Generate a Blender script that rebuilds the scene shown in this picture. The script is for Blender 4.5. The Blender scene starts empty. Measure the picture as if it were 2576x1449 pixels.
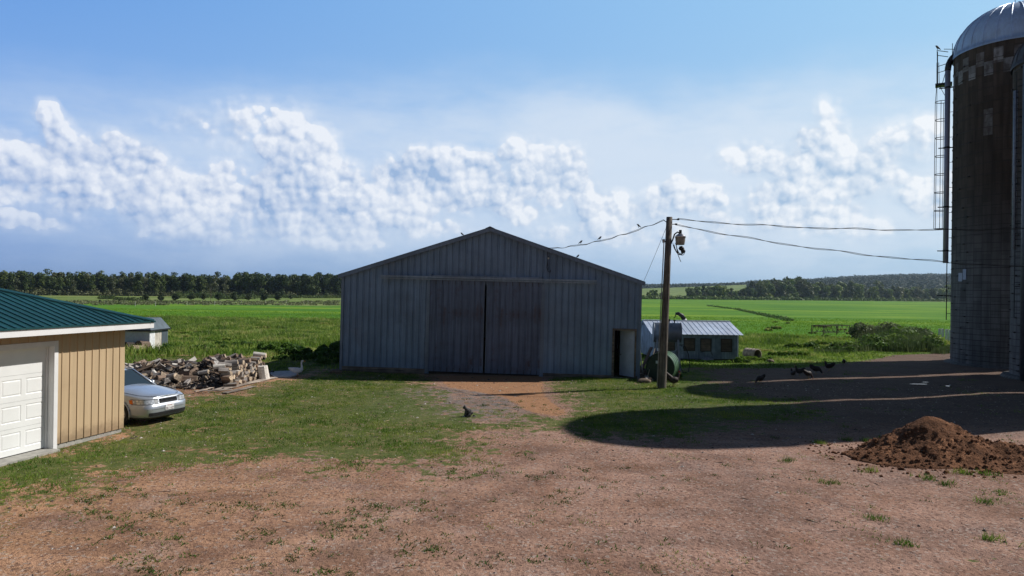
import bpy, bmesh, math, random
import numpy as np
from mathutils import Vector, Matrix, noise as mn

random.seed(7)
rng = np.random.default_rng(7)
S = bpy.context.scene
COL = S.collection
R = math.radians

# ------------------------------------------------------------ camera
CAM = Vector((0.0, 0.0, 4.0))
FPX = 700.0
cd = bpy.data.cameras.new("camera")
cam = bpy.data.objects.new("camera", cd)
COL.objects.link(cam)
cd.sensor_width = 36.0
cd.lens = FPX / 1024.0 * 36.0
cd.clip_start = 0.1
cd.clip_end = 30000
CAMROT = Matrix.Rotation(R(90.18), 4, 'X') @ Matrix.Rotation(R(0.8), 4, 'Z')
cam.matrix_world = Matrix.Translation(CAM) @ CAMROT
S.camera = cam
S.render.resolution_x, S.render.resolution_y = 1024, 576

def ray(px, py):
    """unit direction seen at a point of the photograph (2576 x 1449 units)"""
    x = (px - 1288.0) * 1024 / 2576.0
    y = (py - 724.5) * 1024 / 2576.0
    v = CAMROT.to_3x3() @ Vector((x / FPX, -y / FPX, -1.0))
    return v

def gz(x, y):
    """height of the ground"""
    t = min(1.0, max(0.0, (y - 65.0) / 130.0)); t = t * t * (3 - 2 * t)
    z = -1.5 * t
    if y > 720:
        u = min(1.0, (y - 720) / 900.0); u = u * u * (3 - 2 * u)
        e = 0.5 + 0.5 * math.tanh((x - 430) / 300.0)
        z += u * (4.5 + 34 * e)
    n = mn.noise(Vector((x * 0.16, y * 0.16, 3.1))) * 0.035 + mn.noise(Vector((x * 0.5, y * 0.5, 8.0))) * 0.016
    if x > 2 and 12 < y < 60: n += (mn.noise(Vector((x * 0.9, y * 0.9, 5.0))) * 0.030 + mn.noise(Vector((x * 0.28, y * 0.28, 1.0))) * 0.05) * min(1, (x - 2) / 5)
    if y < 90: z += n
    return z

def G(px, py, dz=0.0):
    """point of the ground seen there"""
    d = ray(px, py)
    z = 0.0
    for _ in range(12):
        t = (z + dz - CAM.z) / d.z
        p = CAM + d * t
        z = gz(p.x, p.y)
    return Vector((p.x, p.y, z))

def AT(px, py, depth):
    d = ray(px, py)
    return CAM + d * (depth / d.y)

# ------------------------------------------------------------ sun and sky
SUN_EL = R(41.0)
SUN_AZ = R(72.0)                      # clockwise from +Y, towards +X
sun_dir = Vector((math.sin(SUN_AZ) * math.cos(SUN_EL), math.cos(SUN_AZ) * math.cos(SUN_EL), math.sin(SUN_EL)))
sl = bpy.data.lights.new("sun", 'SUN')
sl.energy = 4.2
sl.angle = R(0.55)
sl.color = (1.0, 0.955, 0.89)
sun = bpy.data.objects.new("sun", sl)
COL.objects.link(sun)
sun.rotation_euler = sun_dir.to_track_quat('Z', 'Y').to_euler()
sun.location = (0, 0, 50)
S.view_settings.view_transform = 'Standard'
S.view_settings.look = 'None'
S.view_settings.exposure = 0.12
S.view_settings.gamma = 1.0
S.view_settings.use_curve_mapping = False

class NT:
    """small helper to write node trees as expressions"""
    def __init__(s, tree): s.t = tree
    def n(s, typ, **kw):
        nd = s.t.nodes.new(typ)
        for k, v in kw.items(): setattr(nd, k, v)
        return nd
    def put(s, sock, v):
        if v is None: return
        if isinstance(v, bpy.types.NodeSocket): s.t.links.new(v, sock)
        else:
            if hasattr(sock.default_value, '__len__') and isinstance(v, (tuple, list)) and len(v) == 3 and len(sock.default_value) == 4:
                v = (*v, 1.0)
            sock.default_value = v
    def m(s, op, a, b=None, c=None, clamp=False):
        nd = s.n('ShaderNodeMath', operation=op, use_clamp=clamp)
        s.put(nd.inputs[0], a); s.put(nd.inputs[1], b); s.put(nd.inputs[2], c)
        return nd.outputs[0]
    def v(s, op, a, b=None, scale=None):
        nd = s.n('ShaderNodeVectorMath', operation=op)
        s.put(nd.inputs[0], a); s.put(nd.inputs[1], b)
        if scale is not None: s.put(nd.inputs['Scale'], scale)
        return nd.outputs['Value'] if op in ('LENGTH', 'DOT_PRODUCT', 'DISTANCE') else nd.outputs[0]
    def xyz(s, a):
        nd = s.n('ShaderNodeSeparateXYZ'); s.put(nd.inputs[0], a); return nd.outputs
    def comb(s, x=0.0, y=0.0, z=0.0):
        nd = s.n('ShaderNodeCombineXYZ'); s.put(nd.inputs[0], x); s.put(nd.inputs[1], y); s.put(nd.inputs[2], z); return nd.outputs[0]
    def noise(s, vec, scale, detail=4.0, rough=0.5, lac=2.0, dist=0.0, col=False, dim='3D'):
        nd = s.n('ShaderNodeTexNoise', noise_dimensions=dim)
        s.put(nd.inputs['Vector'], vec); nd.inputs['Scale'].default_value = scale
        nd.inputs['Detail'].default_value = detail; nd.inputs['Roughness'].default_value = rough
        nd.inputs['Lacunarity'].default_value = lac; nd.inputs['Distortion'].default_value = dist
        return nd.outputs['Color' if col else 'Fac']
    def voro(s, vec, scale, feature='F1', out='Distance', rand=1.0, smooth=None, detail=0.0, dim='3D'):
        nd = s.n('ShaderNodeTexVoronoi', voronoi_dimensions=dim, feature=feature)
        s.put(nd.inputs['Vector'], vec); nd.inputs['Scale'].default_value = scale
        nd.inputs['Randomness'].default_value = rand
        if smooth is not None: nd.inputs['Smoothness'].default_value = smooth
        if 'Detail' in nd.inputs: nd.inputs['Detail'].default_value = detail
        return nd.outputs[out]
    def ramp(s, f, a, b, lo=0.0, hi=1.0, smooth=True):
        nd = s.n('ShaderNodeMapRange', interpolation_type='SMOOTHSTEP' if smooth else 'LINEAR')
        s.put(nd.inputs[0], f); s.put(nd.inputs[1], a); s.put(nd.inputs[2], b); s.put(nd.inputs[3], lo); s.put(nd.inputs[4], hi)
        return nd.outputs[0]
    def mix(s, f, a, b, typ='MIX'):
        nd = s.n('ShaderNodeMix', data_type='RGBA', blend_type=typ)
        s.put(nd.inputs[0], f); s.put(nd.inputs[6], a); s.put(nd.inputs[7], b)
        return nd.outputs[2]
    def cr(s, f, stops, interp='LINEAR'):
        nd = s.n('ShaderNodeValToRGB'); cr = nd.color_ramp; cr.interpolation = interp
        while len(cr.elements) < len(stops): cr.elements.new(0.5)
        for e, (p, c) in zip(cr.elements, stops): e.position = p; e.color = (*c, 1)
        s.put(nd.inputs[0], f); return nd.outputs[0]

def srgb(r, g, b):
    f = lambda c: c / 12.92 if c <= 0.04045 else ((c + 0.055) / 1.055) ** 2.4
    return (f(r / 255.), f(g / 255.), f(b / 255.))

# clouds as heaps of puffs, placed by compass direction and elevation: (x, y, rx, ry, height) in photo units
PUFFS = [
 # tower far left and the heap under it
 (118,285,26,22,.8),(135,315,28,30,.9),(160,350,32,32,.9),(195,375,36,26,.8),(215,400,36,22,.6),
 (20,395,46,40,1),(75,425,62,50,1.1),(135,430,62,48,1.1),(190,450,55,42,1.),(60,480,90,34,.7),(150,500,80,30,.5),(240,490,55,30,.5),
 (290,375,34,30,.9),(325,400,44,42,1.1),(375,415,42,36,1.),(340,455,70,44,.9),(425,470,62,46,1.1),(470,500,52,44,1.1),(400,520,90,40,.7),
 (500,545,50,38,.9),(545,575,60,30,.7),(450,575,60,22,.5),(560,500,60,40,.45),(600,460,50,36,.45),
 (620,305,50,26,.4),(680,310,45,24,.35),(590,330,60,20,.2),
 (700,375,50,30,.8),(755,355,46,30,1.),(800,385,44,40,1.),(830,430,50,44,1.1),(870,470,46,46,1.1),(905,500,40,40,1.),(690,430,44,40,.7),
 (720,470,60,44,.6),(640,500,34,30,.6),(780,490,60,44,.8),(780,545,90,44,.8),(900,550,50,40,.8),(820,590,90,24,.8),(740,575,50,26,.7),(930,590,40,24,.5),(650,565,50,34,.5),
 (1010,440,50,30,.9),(1070,415,54,34,1.1),(1130,420,56,34,1.1),(1190,430,54,36,1.1),(1230,460,46,40,1.1),(1270,500,40,34,.9),(1110,465,110,44,.9),(1190,505,80,26,.6),(1050,500,60,28,.5),
 (1300,390,36,26,.8),(1350,405,50,34,.8),(1400,420,50,34,.8),(1330,460,60,44,.7),(1400,480,70,34,.6),(1310,520,40,26,.6),(1120,575,44,16,.6),(1010,560,60,22,.4),
 (1470,520,50,30,.5),(1490,555,40,24,.7),(1420,585,40,18,.6),(1560,510,40,22,.5),
 (1670,490,40,22,.8),(1720,480,46,22,.9),(1775,490,36,22,.8),(1720,505,80,18,.6),(1620,520,40,20,.4),
 (2085,275,20,22,.5),(2095,305,20,26,.45),(2098,345,18,26,.4),(2030,355,34,20,.7),(2065,370,30,18,.6),(1960,390,60,22,.5),(2010,410,60,26,.6),(2090,405,50,30,.6),
 (2120,430,50,34,.7),(2160,455,36,34,.6),(1900,400,50,20,.3),(1950,485,40,20,.6),(1990,480,34,18,.5),(2060,470,50,24,.4),
 (2060,545,60,26,.6),(2130,545,44,28,.6),(2170,570,40,20,.5),(2230,572,30,14,.5),(1960,530,60,22,.4),(1870,560,60,24,.3),
 (2250,345,40,26,.5),(2310,345,34,28,.5),(2280,390,40,22,.4),(2250,440,40,24,.5),(2300,480,50,30,.6),(2350,500,46,30,.6),(2420,480,60,40,.5),(2500,440,80,50,.5),
 (20,550,60,18,.5),(95,565,40,12,.4),(1550,590,70,16,.35),(1750,590,60,16,.3),
 (-120,430,90,70,1),(-220,480,110,60,1),(2700,420,120,70,.8),(2820,480,130,60,.7),
]
VEILS = [(500,450,900,230,.9),(1300,460,900,250,1.0),(2100,450,800,260,1.1),(1250,330,500,60,.5),(400,345,340,40,.6),(900,590,300,40,.4),(1700,600,500,50,.5),(1460,340,190,100,1.1),(1530,400,150,130,1.15),(1420,300,120,60,.8),(1600,460,160,90,.5),(250,330,170,24,.35),(620,350,130,50,.45),(520,400,90,60,.3),(640,300,80,34,.4),
 (1900,440,460,150,.85),(2250,460,380,160,.8),(1650,540,420,90,.5),(1250,520,520,120,.65),(700,480,500,150,.45),(1750,560,500,70,.5),(850,500,330,90,.35),(1600,380,900,110,.22),(350,480,400,90,.3),(100,520,220,40,.25),(900,350,500,60,.22)]

def az_el(px, py):
    d = ray(px, py)
    return math.atan2(d.x, d.y), math.atan2(d.z, math.hypot(d.x, d.y))

def build_world():
    w = bpy.data.worlds.new("World"); S.world = w; w.use_nodes = True
    t = w.node_tree; t.nodes.clear(); N = NT(t)
    tc = N.n('ShaderNodeTexCoord').outputs['Generated']
    sk = N.n('ShaderNodeTexSky', sky_type='NISHITA')
    sk.sun_disc = False; sk.sun_elevation = SUN_EL; sk.sun_rotation = SUN_AZ
    sk.altitude = 300; sk.air_density = 1.0; sk.dust_density = 0.6; sk.ozone_density = 2.0
    d = N.v('NORMALIZE', tc)
    x, y, z = N.xyz(d)
    az = N.m('ARCTAN2', x, y)
    el = N.m('ARCSINE', z)
    uv = N.comb(az, el, 0.0)
    # group: sum of puffs
    def blob_group(name, items, power):
        g = bpy.data.node_groups.new(name, 'ShaderNodeTree')
        g.interface.new_socket(name='P', in_out='INPUT', socket_type='NodeSocketVector')
        g.interface.new_socket(name='H', in_out='OUTPUT', socket_type='NodeSocketFloat')
        M = NT(g)
        gi = M.n('NodeGroupInput').outputs[0]; go = M.n('NodeGroupOutput')
        acc = None
        for (bx, by, rx, ry, h) in items:
            a, e = az_el(bx, by)
            k = 1024 / 2576.0 / FPX
            ca = math.cos(a) ** 2
            rx_, ry_ = rx * k * ca * 1.3, ry * k * math.cos(a) * 1.3
            q = M.v('MULTIPLY_ADD', gi, (1 / rx_, 1 / ry_, 0))
            nd = q.node; nd.inputs[2].default_value = (-a / rx_, -e / ry_, 0)
            r2 = M.v('DOT_PRODUCT', q, q)
            f = M.m('MULTIPLY_ADD', r2, -h, h)     # h*(1-r2)
            if power == 'max':
                acc = M.m('MAXIMUM', acc if acc is not None else -3.0, f)
            else:
                f = M.m('MULTIPLY', M.m('MAXIMUM', f, 0.0), M.m('MAXIMUM', f, 0.0))
                acc = f if acc is None else M.m('ADD', acc, f)
        g.links.new(acc, go.inputs[0])
        return g
    gv = blob_group('veil_heap', VEILS, 'sum')
    # height of the cloud relief at p, one group per sector of the sky so that each only carries its own puffs
    def relief_group(name, items):
        gp = blob_group(name + '_heap', items, 'max')
        hg = bpy.data.node_groups.new(name, 'ShaderNodeTree')
        hg.interface.new_socket(name='P', in_out='INPUT', socket_type='NodeSocketVector')
        hg.interface.new_socket(name='H', in_out='OUTPUT', socket_type='NodeSocketFloat')
        hg.interface.new_socket(name='B', in_out='OUTPUT', socket_type='NodeSocketFloat')
        M = NT(hg)
        gi = M.n('NodeGroupInput').outputs[0]; go = M.n('NodeGroupOutput')
        n1 = M.noise(gi, 22.0, 3.0, 0.55, col=True)
        wv = M.v('MULTIPLY_ADD', n1, (0.022, 0.022, 0)); wv.node.inputs[2].default_value = (-0.011, -0.011, 0)
        p = M.v('ADD', gi, wv)
        b = M.n('ShaderNodeGroup', node_tree=gp); M.put(b.inputs[0], p); base = b.outputs[0]
        n2 = M.noise(gi, 60.0, 2.0, 0.5, col=True)
        wv2 = M.v('MULTIPLY_ADD', n2, (0.0045, 0.0045, 0)); wv2.node.inputs[2].default_value = (-0.00225, -0.00225, 0)
        pz = M.v('ADD', gi, wv2)
        def puff(sc, amp):
            v = M.voro(pz, sc, 'SMOOTH_F1', smooth=0.12, dim='2D')
            v2 = M.m('MULTIPLY', v, v)
            return M.m('MULTIPLY_ADD', v2, -amp * 1.6, amp * 0.5)
        q = M.m('ADD', puff(12.0, .40), puff(25.0, .50))
        q = M.m('ADD', q, puff(58.0, .34))
        q = M.m('ADD', q, puff(120.0, .13))
        fn = M.noise(gi, 90.0, 5.0, 0.68)
        q = M.m('ADD', q, M.m('MULTIPLY_ADD', fn, 0.46, -0.23))
        lowf = M.noise(gi, 15.0, 3.0, 0.55)
        gap = M.ramp(lowf, 0.34, 0.64, -0.55, 0.32)
        h = M.m('ADD', M.m('ADD', base, q), gap)
        hg.links.new(M.m('ADD', M.m('MULTIPLY_ADD', M.m('MINIMUM', base, 0.45), 0.30, q), M.m('MULTIPLY', gap, 0.45)), go.inputs[1])
        hg.links.new(h, go.inputs[0])
        return hg
    # clear sky, brighter towards the horizon and towards the sun
    side = N.ramp(az, -0.75, 0.9, 0.0, 1.0, smooth=False)
    K = 0.92 / SKY
    def c(r, g, b_, k=1.0):
        q = srgb(r, g, b_); return (q[0] * K * k, q[1] * K * k, q[2] * K * k)
    skyc = N.v('MULTIPLY', sk.outputs[0], SKYTINT)
    upc = N.mix(side, c(98, 152, 224), c(172, 218, 248))
    skyc = N.mix(N.ramp(el, 0.42, 0.62, 1.0, 0.0), skyc, upc)
    midc = N.mix(side, c(128, 172, 232), c(188, 222, 243))
    skyc = N.mix(N.ramp(el, 0.16, 0.40, 1.0, 0.0), skyc, midc)
    hz = N.mix(side, c(122, 156, 212), c(172, 208, 230))
    skyc = N.mix(N.ramp(el, 0.02, 0.17, 1.0, 0.0), skyc, hz)
    front = N.ramp(N.m('ABSOLUTE', az), 0.85, 1.25, 0.0, 1.0)
    skyc = N.mix(front, skyc, N.v('MULTIPLY', sk.outputs[0], SKYTINT))
    def bgd(colr):
        bg = N.n('ShaderNodeBackground'); N.put(bg.inputs[0], colr); bg.inputs[1].default_value = SKY; return bg.outputs[0]
    def mixsh(f, a_, b_):
        ms = N.n('ShaderNodeMixShader'); N.put(ms.inputs[0], f); t.links.new(a_, ms.inputs[1]); t.links.new(b_, ms.inputs[2]); return ms.outputs[0]
    # thin veils
    def veiled():
        bv = N.n('ShaderNodeGroup', node_tree=gv)
        wn = N.noise(uv, 7.0, 4.0, 0.6, col=True)
        wv = N.v('MULTIPLY_ADD', wn, (0.12, 0.05, 0)); wv.node.inputs[2].default_value = (-0.06, -0.025, 0)
        N.put(bv.inputs[0], N.v('ADD', uv, wv))
        streak = N.noise(N.v('MULTIPLY', uv, (1.0, 3.2, 1.0)), 9.0, 6.0, 0.62)
        veil = N.m('MULTIPLY', bv.outputs[0], N.ramp(streak, 0.25, 0.75, 0.45, 1.35)); veil = N.m('SUBTRACT', 1.0, N.m('EXPONENT', N.m('MULTIPLY', veil, -1.35)), clamp=True)
        vcol = N.mix(side, c(196, 214, 240), c(226, 238, 248))
        return N.mix(N.m('MULTIPLY', veil, 0.95), skyc, vcol)
    back = veiled()
    shade = N.mix(side, c(140, 169, 216), c(182, 208, 230))
    white = N.mix(side, c(232, 238, 250), c(246, 251, 255))
    def sector(items, k):
        hg = relief_group('cloud_relief_%d' % k, items)
        def relief(off):
            nd = N.n('ShaderNodeGroup', node_tree=hg)
            N.put(nd.inputs[0], N.v('ADD', uv, off) if off else uv)
            return nd.outputs
        h0, b0 = relief(None)
        h1, b1 = relief((0.0050, 0.0062, 0))
        h2, b2 = relief((0.017, 0.022, 0))
        lit = N.m('MULTIPLY', N.m('SUBTRACT', b0, b1), 0.98)
        lit = N.m('ADD', lit, N.m('MULTIPLY', N.m('SUBTRACT', b0, b2), 0.36))
        big = N.noise(uv, 8.0, 3.0, 0.55)
        lit = N.m('ADD', lit, N.ramp(big, 0.35, 0.65, 0.40, 0.76))
        lit = N.ramp(lit, -0.02, 1.05, 0.0, 1.0, smooth=False)
        soft = N.noise(uv, 11.0, 2.0, 0.5)
        edge = N.ramp(soft, 0.38, 0.62, 0.02, 0.40)
        cover = N.m('ADD', N.m('MULTIPLY', N.ramp(h0, -1.2, 0.2, 0.0, 1.0), 0.45), N.m('MULTIPLY', N.ramp(h0, -0.10, edge, 0.0, 1.0), 0.60))
        cc = N.mix(lit, shade, white)
        dens = N.m('MULTIPLY', cover, N.ramp(el, 0.02, 0.13, 0.3, 1.0))
        return bgd(N.mix(dens, back, cc))
    NS = 10; A0, A1 = -0.80, 0.80
    per = []
    for k in range(NS):
        lo = A0 + (A1 - A0) * k / NS; hi = lo + (A1 - A0) / NS
        items = []
        for it in PUFFS:
            a, e = az_el(it[0], it[1]); rr = it[2] * 1024 / 2576.0 / FPX * math.cos(a) ** 2 * 1.3 * 1.6 + 0.045
            if a + rr > lo and a - rr < hi: items.append(it)
        per.append((hi, items))
    sh = None
    for k in range(NS - 1, -1, -1):
        hi, items = per[k]
        leaf = sector(items, k) if items else bgd(back)
        sh = leaf if sh is None else mixsh(N.m('GREATER_THAN', az, hi), leaf, sh)
    inband = N.m('MULTIPLY', N.m('LESS_THAN', N.m('ABSOLUTE', az), 0.8), N.m('MULTIPLY', N.m('GREATER_THAN', el, 0.02), N.m('LESS_THAN', el, 0.31)))
    veilband = N.m('MULTIPLY', N.m('LESS_THAN', N.m('ABSOLUTE', az), 1.3), N.m('MULTIPLY', N.m('GREATER_THAN', el, 0.0), N.m('LESS_THAN', el, 0.45)))
    sh = mixsh(inband, mixsh(veilband, bgd(skyc), bgd(back)), sh)
    out = N.n('ShaderNodeOutputWorld'); t.links.new(sh, out.inputs[0])
    w.cycles.sampling_method = 'MANUAL'; w.cycles.sample_map_resolution = 512

SKY = 0.06
SKYTINT = (0.52, 0.55, 0.58)
build_world()
S.cycles.max_bounces = 6
S.cycles.diffuse_bounces = 3
S.cycles.transparent_max_bounces = 6
S.cycles.use_denoising = True
# ------------------------------------------------------------ tagging and mesh helpers
def tag(o, label=None, cat=None, group=None, kind=None):
    if label: o["label"] = label
    if cat: o["category"] = cat
    if group: o["group"] = group
    if kind: o["kind"] = kind
    return o

def empty(name, loc=(0, 0, 0), rz=0.0, label=None, cat=None, group=None):
    o = bpy.data.objects.new(name, None); COL.objects.link(o)
    o.location = loc; o.rotation_euler = (0, 0, rz); o.empty_display_size = 0.3
    return tag(o, label, cat, group)

class MB:
    """collects shapes into ONE mesh"""
    def __init__(s): s.v = []; s.f = []; s.mi = []; s.cur = 0; s.sm = []; s.smooth = False
    def add(s, vs, fs):
        b = len(s.v); s.v += [tuple(v) for v in vs]
        for f in fs: s.f.append(tuple(b + i for i in f)); s.mi.append(s.cur); s.sm.append(s.smooth)
    def box(s, c, size, rot=None):
        x, y, z = size[0] / 2, size[1] / 2, size[2] / 2
        vs = [Vector(p) for p in ((-x,-y,-z),(x,-y,-z),(x,y,-z),(-x,y,-z),(-x,-y,z),(x,-y,z),(x,y,z),(-x,y,z))]
        if rot is not None: vs = [rot @ v for v in vs]
        vs = [v + Vector(c) for v in vs]
        s.add(vs, [(0,3,2,1),(4,5,6,7),(0,1,5,4),(1,2,6,5),(2,3,7,6),(3,0,4,7)])
    def bounds(s, x0, x1, y0, y1, z0, z1):
        s.box(((x0+x1)/2, (y0+y1)/2, (z0+z1)/2), (abs(x1-x0), abs(y1-y0), abs(z1-z0)))
    def bar(s, a, b, w, h, up=(0, 0, 1)):
        a, b = Vector(a), Vector(b); d = (b - a); L = d.length; d.normalize()
        u = Vector(up)
        if abs(d.dot(u)) > 0.98: u = Vector((1, 0, 0))
        r = d.cross(u).normalized(); u = r.cross(d).normalized()
        s.box((a + b) / 2, (L, w, h), Matrix((d, r, u)).transposed())
    def ring(s, pts, rads, n=10, caps=True, flat=1.0):
        """tube along pts"""
        pts = [Vector(p) for p in pts]
        if not hasattr(rads, '__len__'): rads = [rads] * len(pts)
        vs = []; prev = None
        for i, p in enumerate(pts):
            d = (pts[min(i + 1, len(pts) - 1)] - pts[max(i - 1, 0)]).normalized()
            if prev is None:
                u = Vector((0, 0, 1)) if abs(d.z) < 0.9 else Vector((1, 0, 0))
                r = d.cross(u).normalized()
            else:
                r = (prev - d * prev.dot(d)).normalized()
            prev = r; u = r.cross(d)
            for k in range(n):
                a = 2 * math.pi * k / n
                vs.append(p + (r * math.cos(a) + u * math.sin(a) * flat) * rads[i])
        fs = []
        for i in range(len(pts) - 1):
            for k in range(n):
                fs.append((i*n+k, i*n+(k+1)%n, (i+1)*n+(k+1)%n, (i+1)*n+k))
        if caps:
            fs.append(tuple(range(n - 1, -1, -1))); fs.append(tuple((len(pts)-1)*n + k for k in range(n)))
        s.add(vs, fs)
    def lathe(s, prof, n=48, center=(0, 0, 0), a0=0.0, a1=2 * math.pi, xf=None):
        full = abs(a1 - a0 - 2 * math.pi) < 1e-6; m = n if full else n + 1
        vs = []
        for (r, z) in prof:
            for k in range(m):
                a = a0 + (a1 - a0) * k / n
                p = Vector((r * math.cos(a), r * math.sin(a), z))
                if xf is not None: p = xf @ p
                vs.append(p + Vector(center))
        fs = []
        for i in range(len(prof) - 1):
            for k in range(n):
                k2 = (k + 1) % m
                fs.append((i*m+k, i*m+k2, (i+1)*m+k2, (i+1)*m+k))
        s.add(vs, fs)
    def prism(s, poly, y0, y1, xf=None):
        """poly in xz extruded along y"""
        n = len(poly)
        vs = [Vector((x, y0, z)) for x, z in poly] + [Vector((x, y1, z)) for x, z in poly]
        if xf is not None: vs = [xf @ v for v in vs]
        s.add(vs, [tuple(range(n)), tuple(range(2*n-1, n-1, -1))] + [(i, i+n, (i+1)%n+n, (i+1)%n) for i in range(n)])
    def xform(s, M):
        s.v = [tuple(M @ Vector(v)) for v in s.v]
    def build(s, name, mats, parent=None, loc=None, bevel=0.0, recalc=True):
        me = bpy.data.meshes.new(name)
        me.from_pydata(s.v, [], s.f)
        if not isinstance(mats, (list, tuple)): mats = [mats]
        for m in mats: me.materials.append(m)
        me.polygons.foreach_set('material_index', s.mi)
        me.polygons.foreach_set('use_smooth', s.sm)
        if recalc:
            bm = bmesh.new(); bm.from_mesh(me); bmesh.ops.recalc_face_normals(bm, faces=bm.faces); bm.to_mesh(me); bm.free()
        me.update()
        o = bpy.data.objects.new(name, me); COL.objects.link(o)
        if parent: o.parent = parent
        if loc is not None: o.location = loc
        if bevel:
            b = o.modifiers.new('bevel', 'BEVEL'); b.width = bevel; b.segments = 2; b.limit_method = 'ANGLE'; b.angle_limit = R(40)
        return o

def ribbed(mb, x0, x1, top, bottom, pitch, rib_w, rib_h, holes=(), y=0.0, thick=0.03, offset=0.0, seam=0.006, groove=0.0):
    """wall sheet in the xz plane facing -y with vertical ribs; top/bottom are functions of x; holes = (xa, xb, za, zb)"""
    xs = []
    k = math.floor((x0 - offset) / pitch)
    while True:
        c = offset + k * pitch; k += 1
        if c > x1 + pitch: break
        for dx, d in (((-rib_w / 2 - seam, 0.0), (-rib_w / 2 - seam * .9, groove), (-rib_w / 2 - seam * .1, groove), (-rib_w / 2, 0.0)) if groove else ((-rib_w / 2 - seam, 0.0), (-rib_w / 2, 0.0))) + ( (-rib_w / 4, rib_h), (rib_w / 4, rib_h), (rib_w / 2, 0.0)):
            if x0 < c + dx < x1: xs.append((c + dx, d))
    for h in holes:
        for hx in h[:2]: xs.append((hx, None))
    xs += [(x0, None), (x1, None)]
    for e in getattr(top, 'knots', []): xs.append((e, None))
    xs.sort(key=lambda q: q[0])
    # drop near duplicates, fill depth of inserted stations
    out = []
    for q in xs:
        if out and abs(q[0] - out[-1][0]) < 0.002:
            if q[1] is None: out[-1] = (q[0], out[-1][1])
            continue
        out.append(q)
    known = [(a, d) for a, d in out if d is not None]
    if not known: known = [(x0, 0.0)]
    res = []
    for a, d in out:
        if d is None:
            d = float(np.interp(a, [q[0] for q in known], [q[1] for q in known]))
            if a <= known[0][0] or a >= known[-1][0]: d = 0.0
        res.append((a, d))
    for (xa, da), (xb, db) in zip(res[:-1], res[1:]):
        xm = (xa + xb) / 2
        cuts = sorted([(h[2], h[3]) for h in holes if h[0] < xm < h[1]])
        z = [(bottom(xa), bottom(xb))]
        segs = []; lo = z[0]
        for (c0, c1) in cuts:
            if c0 > max(lo) + 1e-4: segs.append((lo, (c0, c0)))
            lo = (c1, c1)
        segs.append((lo, (top(xa), top(xb))))
        for l, h in segs:
            mb.add([(xa, y-da, l[0]), (xb, y-db, l[1]), (xb, y-db, h[1]), (xa, y-da, h[0])], [(0, 1, 2, 3)])

# ------------------------------------------------------------ materials
MATS = {}
def mat(name, fn):
    if name in MATS: return MATS[name]
    m = bpy.data.materials.new(name); m.use_nodes = True
    t = m.node_tree; t.nodes.clear(); N = NT(t)
    b = N.n('ShaderNodeBsdfPrincipled'); o = N.n('ShaderNodeOutputMaterial')
    t.links.new(b.outputs[0], o.inputs[0])
    N.b = b; N.o = o
    fn(N, b)
    MATS[name] = m
    return m

def P(N, b, col=None, rough=None, metal=None, spec=None):
    if col is not None: N.put(b.inputs['Base Color'], col)
    if rough is not None: N.put(b.inputs['Roughness'], rough)
    if metal is not None: N.put(b.inputs['Metallic'], metal)
    if spec is not None: N.put(b.inputs['Specular IOR Level'], spec)

def bump(N, b, h, strength=0.4, dist=0.01):
    nd = N.n('ShaderNodeBump'); N.put(nd.inputs['Height'], h); nd.inputs['Strength'].default_value = strength
    nd.inputs['Distance'].default_value = dist
    N.t.links.new(nd.outputs[0], b.inputs['Normal'])

def opos(N): return N.n('ShaderNodeTexCoord').outputs['Object']
def wpos(N): return N.n('ShaderNodeNewGeometry').outputs['Position']

def simple(name, col, rough=0.6, metal=0.0, var=0.18, scale=6.0, bmp=0.0, spec=0.4):
    def f(N, b):
        p = opos(N)
        n = N.noise(p, scale, 5, 0.6)
        k = N.ramp(n, 0.3, 0.7, 1 - var, 1 + var)
        c = N.v('SCALE', col, scale=k)
        P(N, b, c, N.ramp(N.noise(p, scale * 2.3, 3), 0.3, 0.7, max(0.05, rough - 0.1), min(1, rough + 0.1)), metal, spec)
        if bmp: bump(N, b, N.noise(p, scale * 8, 4, 0.6), bmp, 0.01)
    return mat(name, f)

def worn_metal(name, col, rust, rough=0.5, metal=0.55, streak=0.5, spangle=0.10, rusty=0.3):
    """sheet metal with vertical streaks, spangle and rust"""
    def f(N, b):
        p = opos(N)
        big = N.noise(p, 0.6, 5, 0.6)
        st = N.noise(N.v('MULTIPLY', p, (9.0, 9.0, 0.35)), 1.0, 4, 0.6)
        sp = N.voro(p, 28.0, out='Color')
        spv = N.xyz(sp)[0]
        k = N.m('ADD', N.ramp(st, 0.3, 0.7, 1 - streak * 0.35, 1 + streak * 0.35), N.m('MULTIPLY_ADD', spv, spangle * 2, -spangle))
        k = N.m('MULTIPLY', k, N.ramp(big, 0.3, 0.7, 0.82, 1.16))
        c = N.v('SCALE', col, scale=k)
        rmask = N.m('MULTIPLY', N.ramp(N.noise(p, 0.9, 6, 0.65), 0.50, 0.66), N.ramp(st, 0.35, 0.65), clamp=True)
        c = N.mix(N.m('MULTIPLY', rmask, rusty), c, rust)
        P(N, b, c, N.ramp(spv, 0, 1, rough - 0.08, rough + 0.12), N.m('MULTIPLY_ADD', rmask, -0.3 * metal, metal), 0.4)
        bump(N, b, N.noise(N.v('MULTIPLY', p, (1, 1, .3)), 5.0, 3), 0.15, 0.02)
    return mat(name, f)

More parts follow.
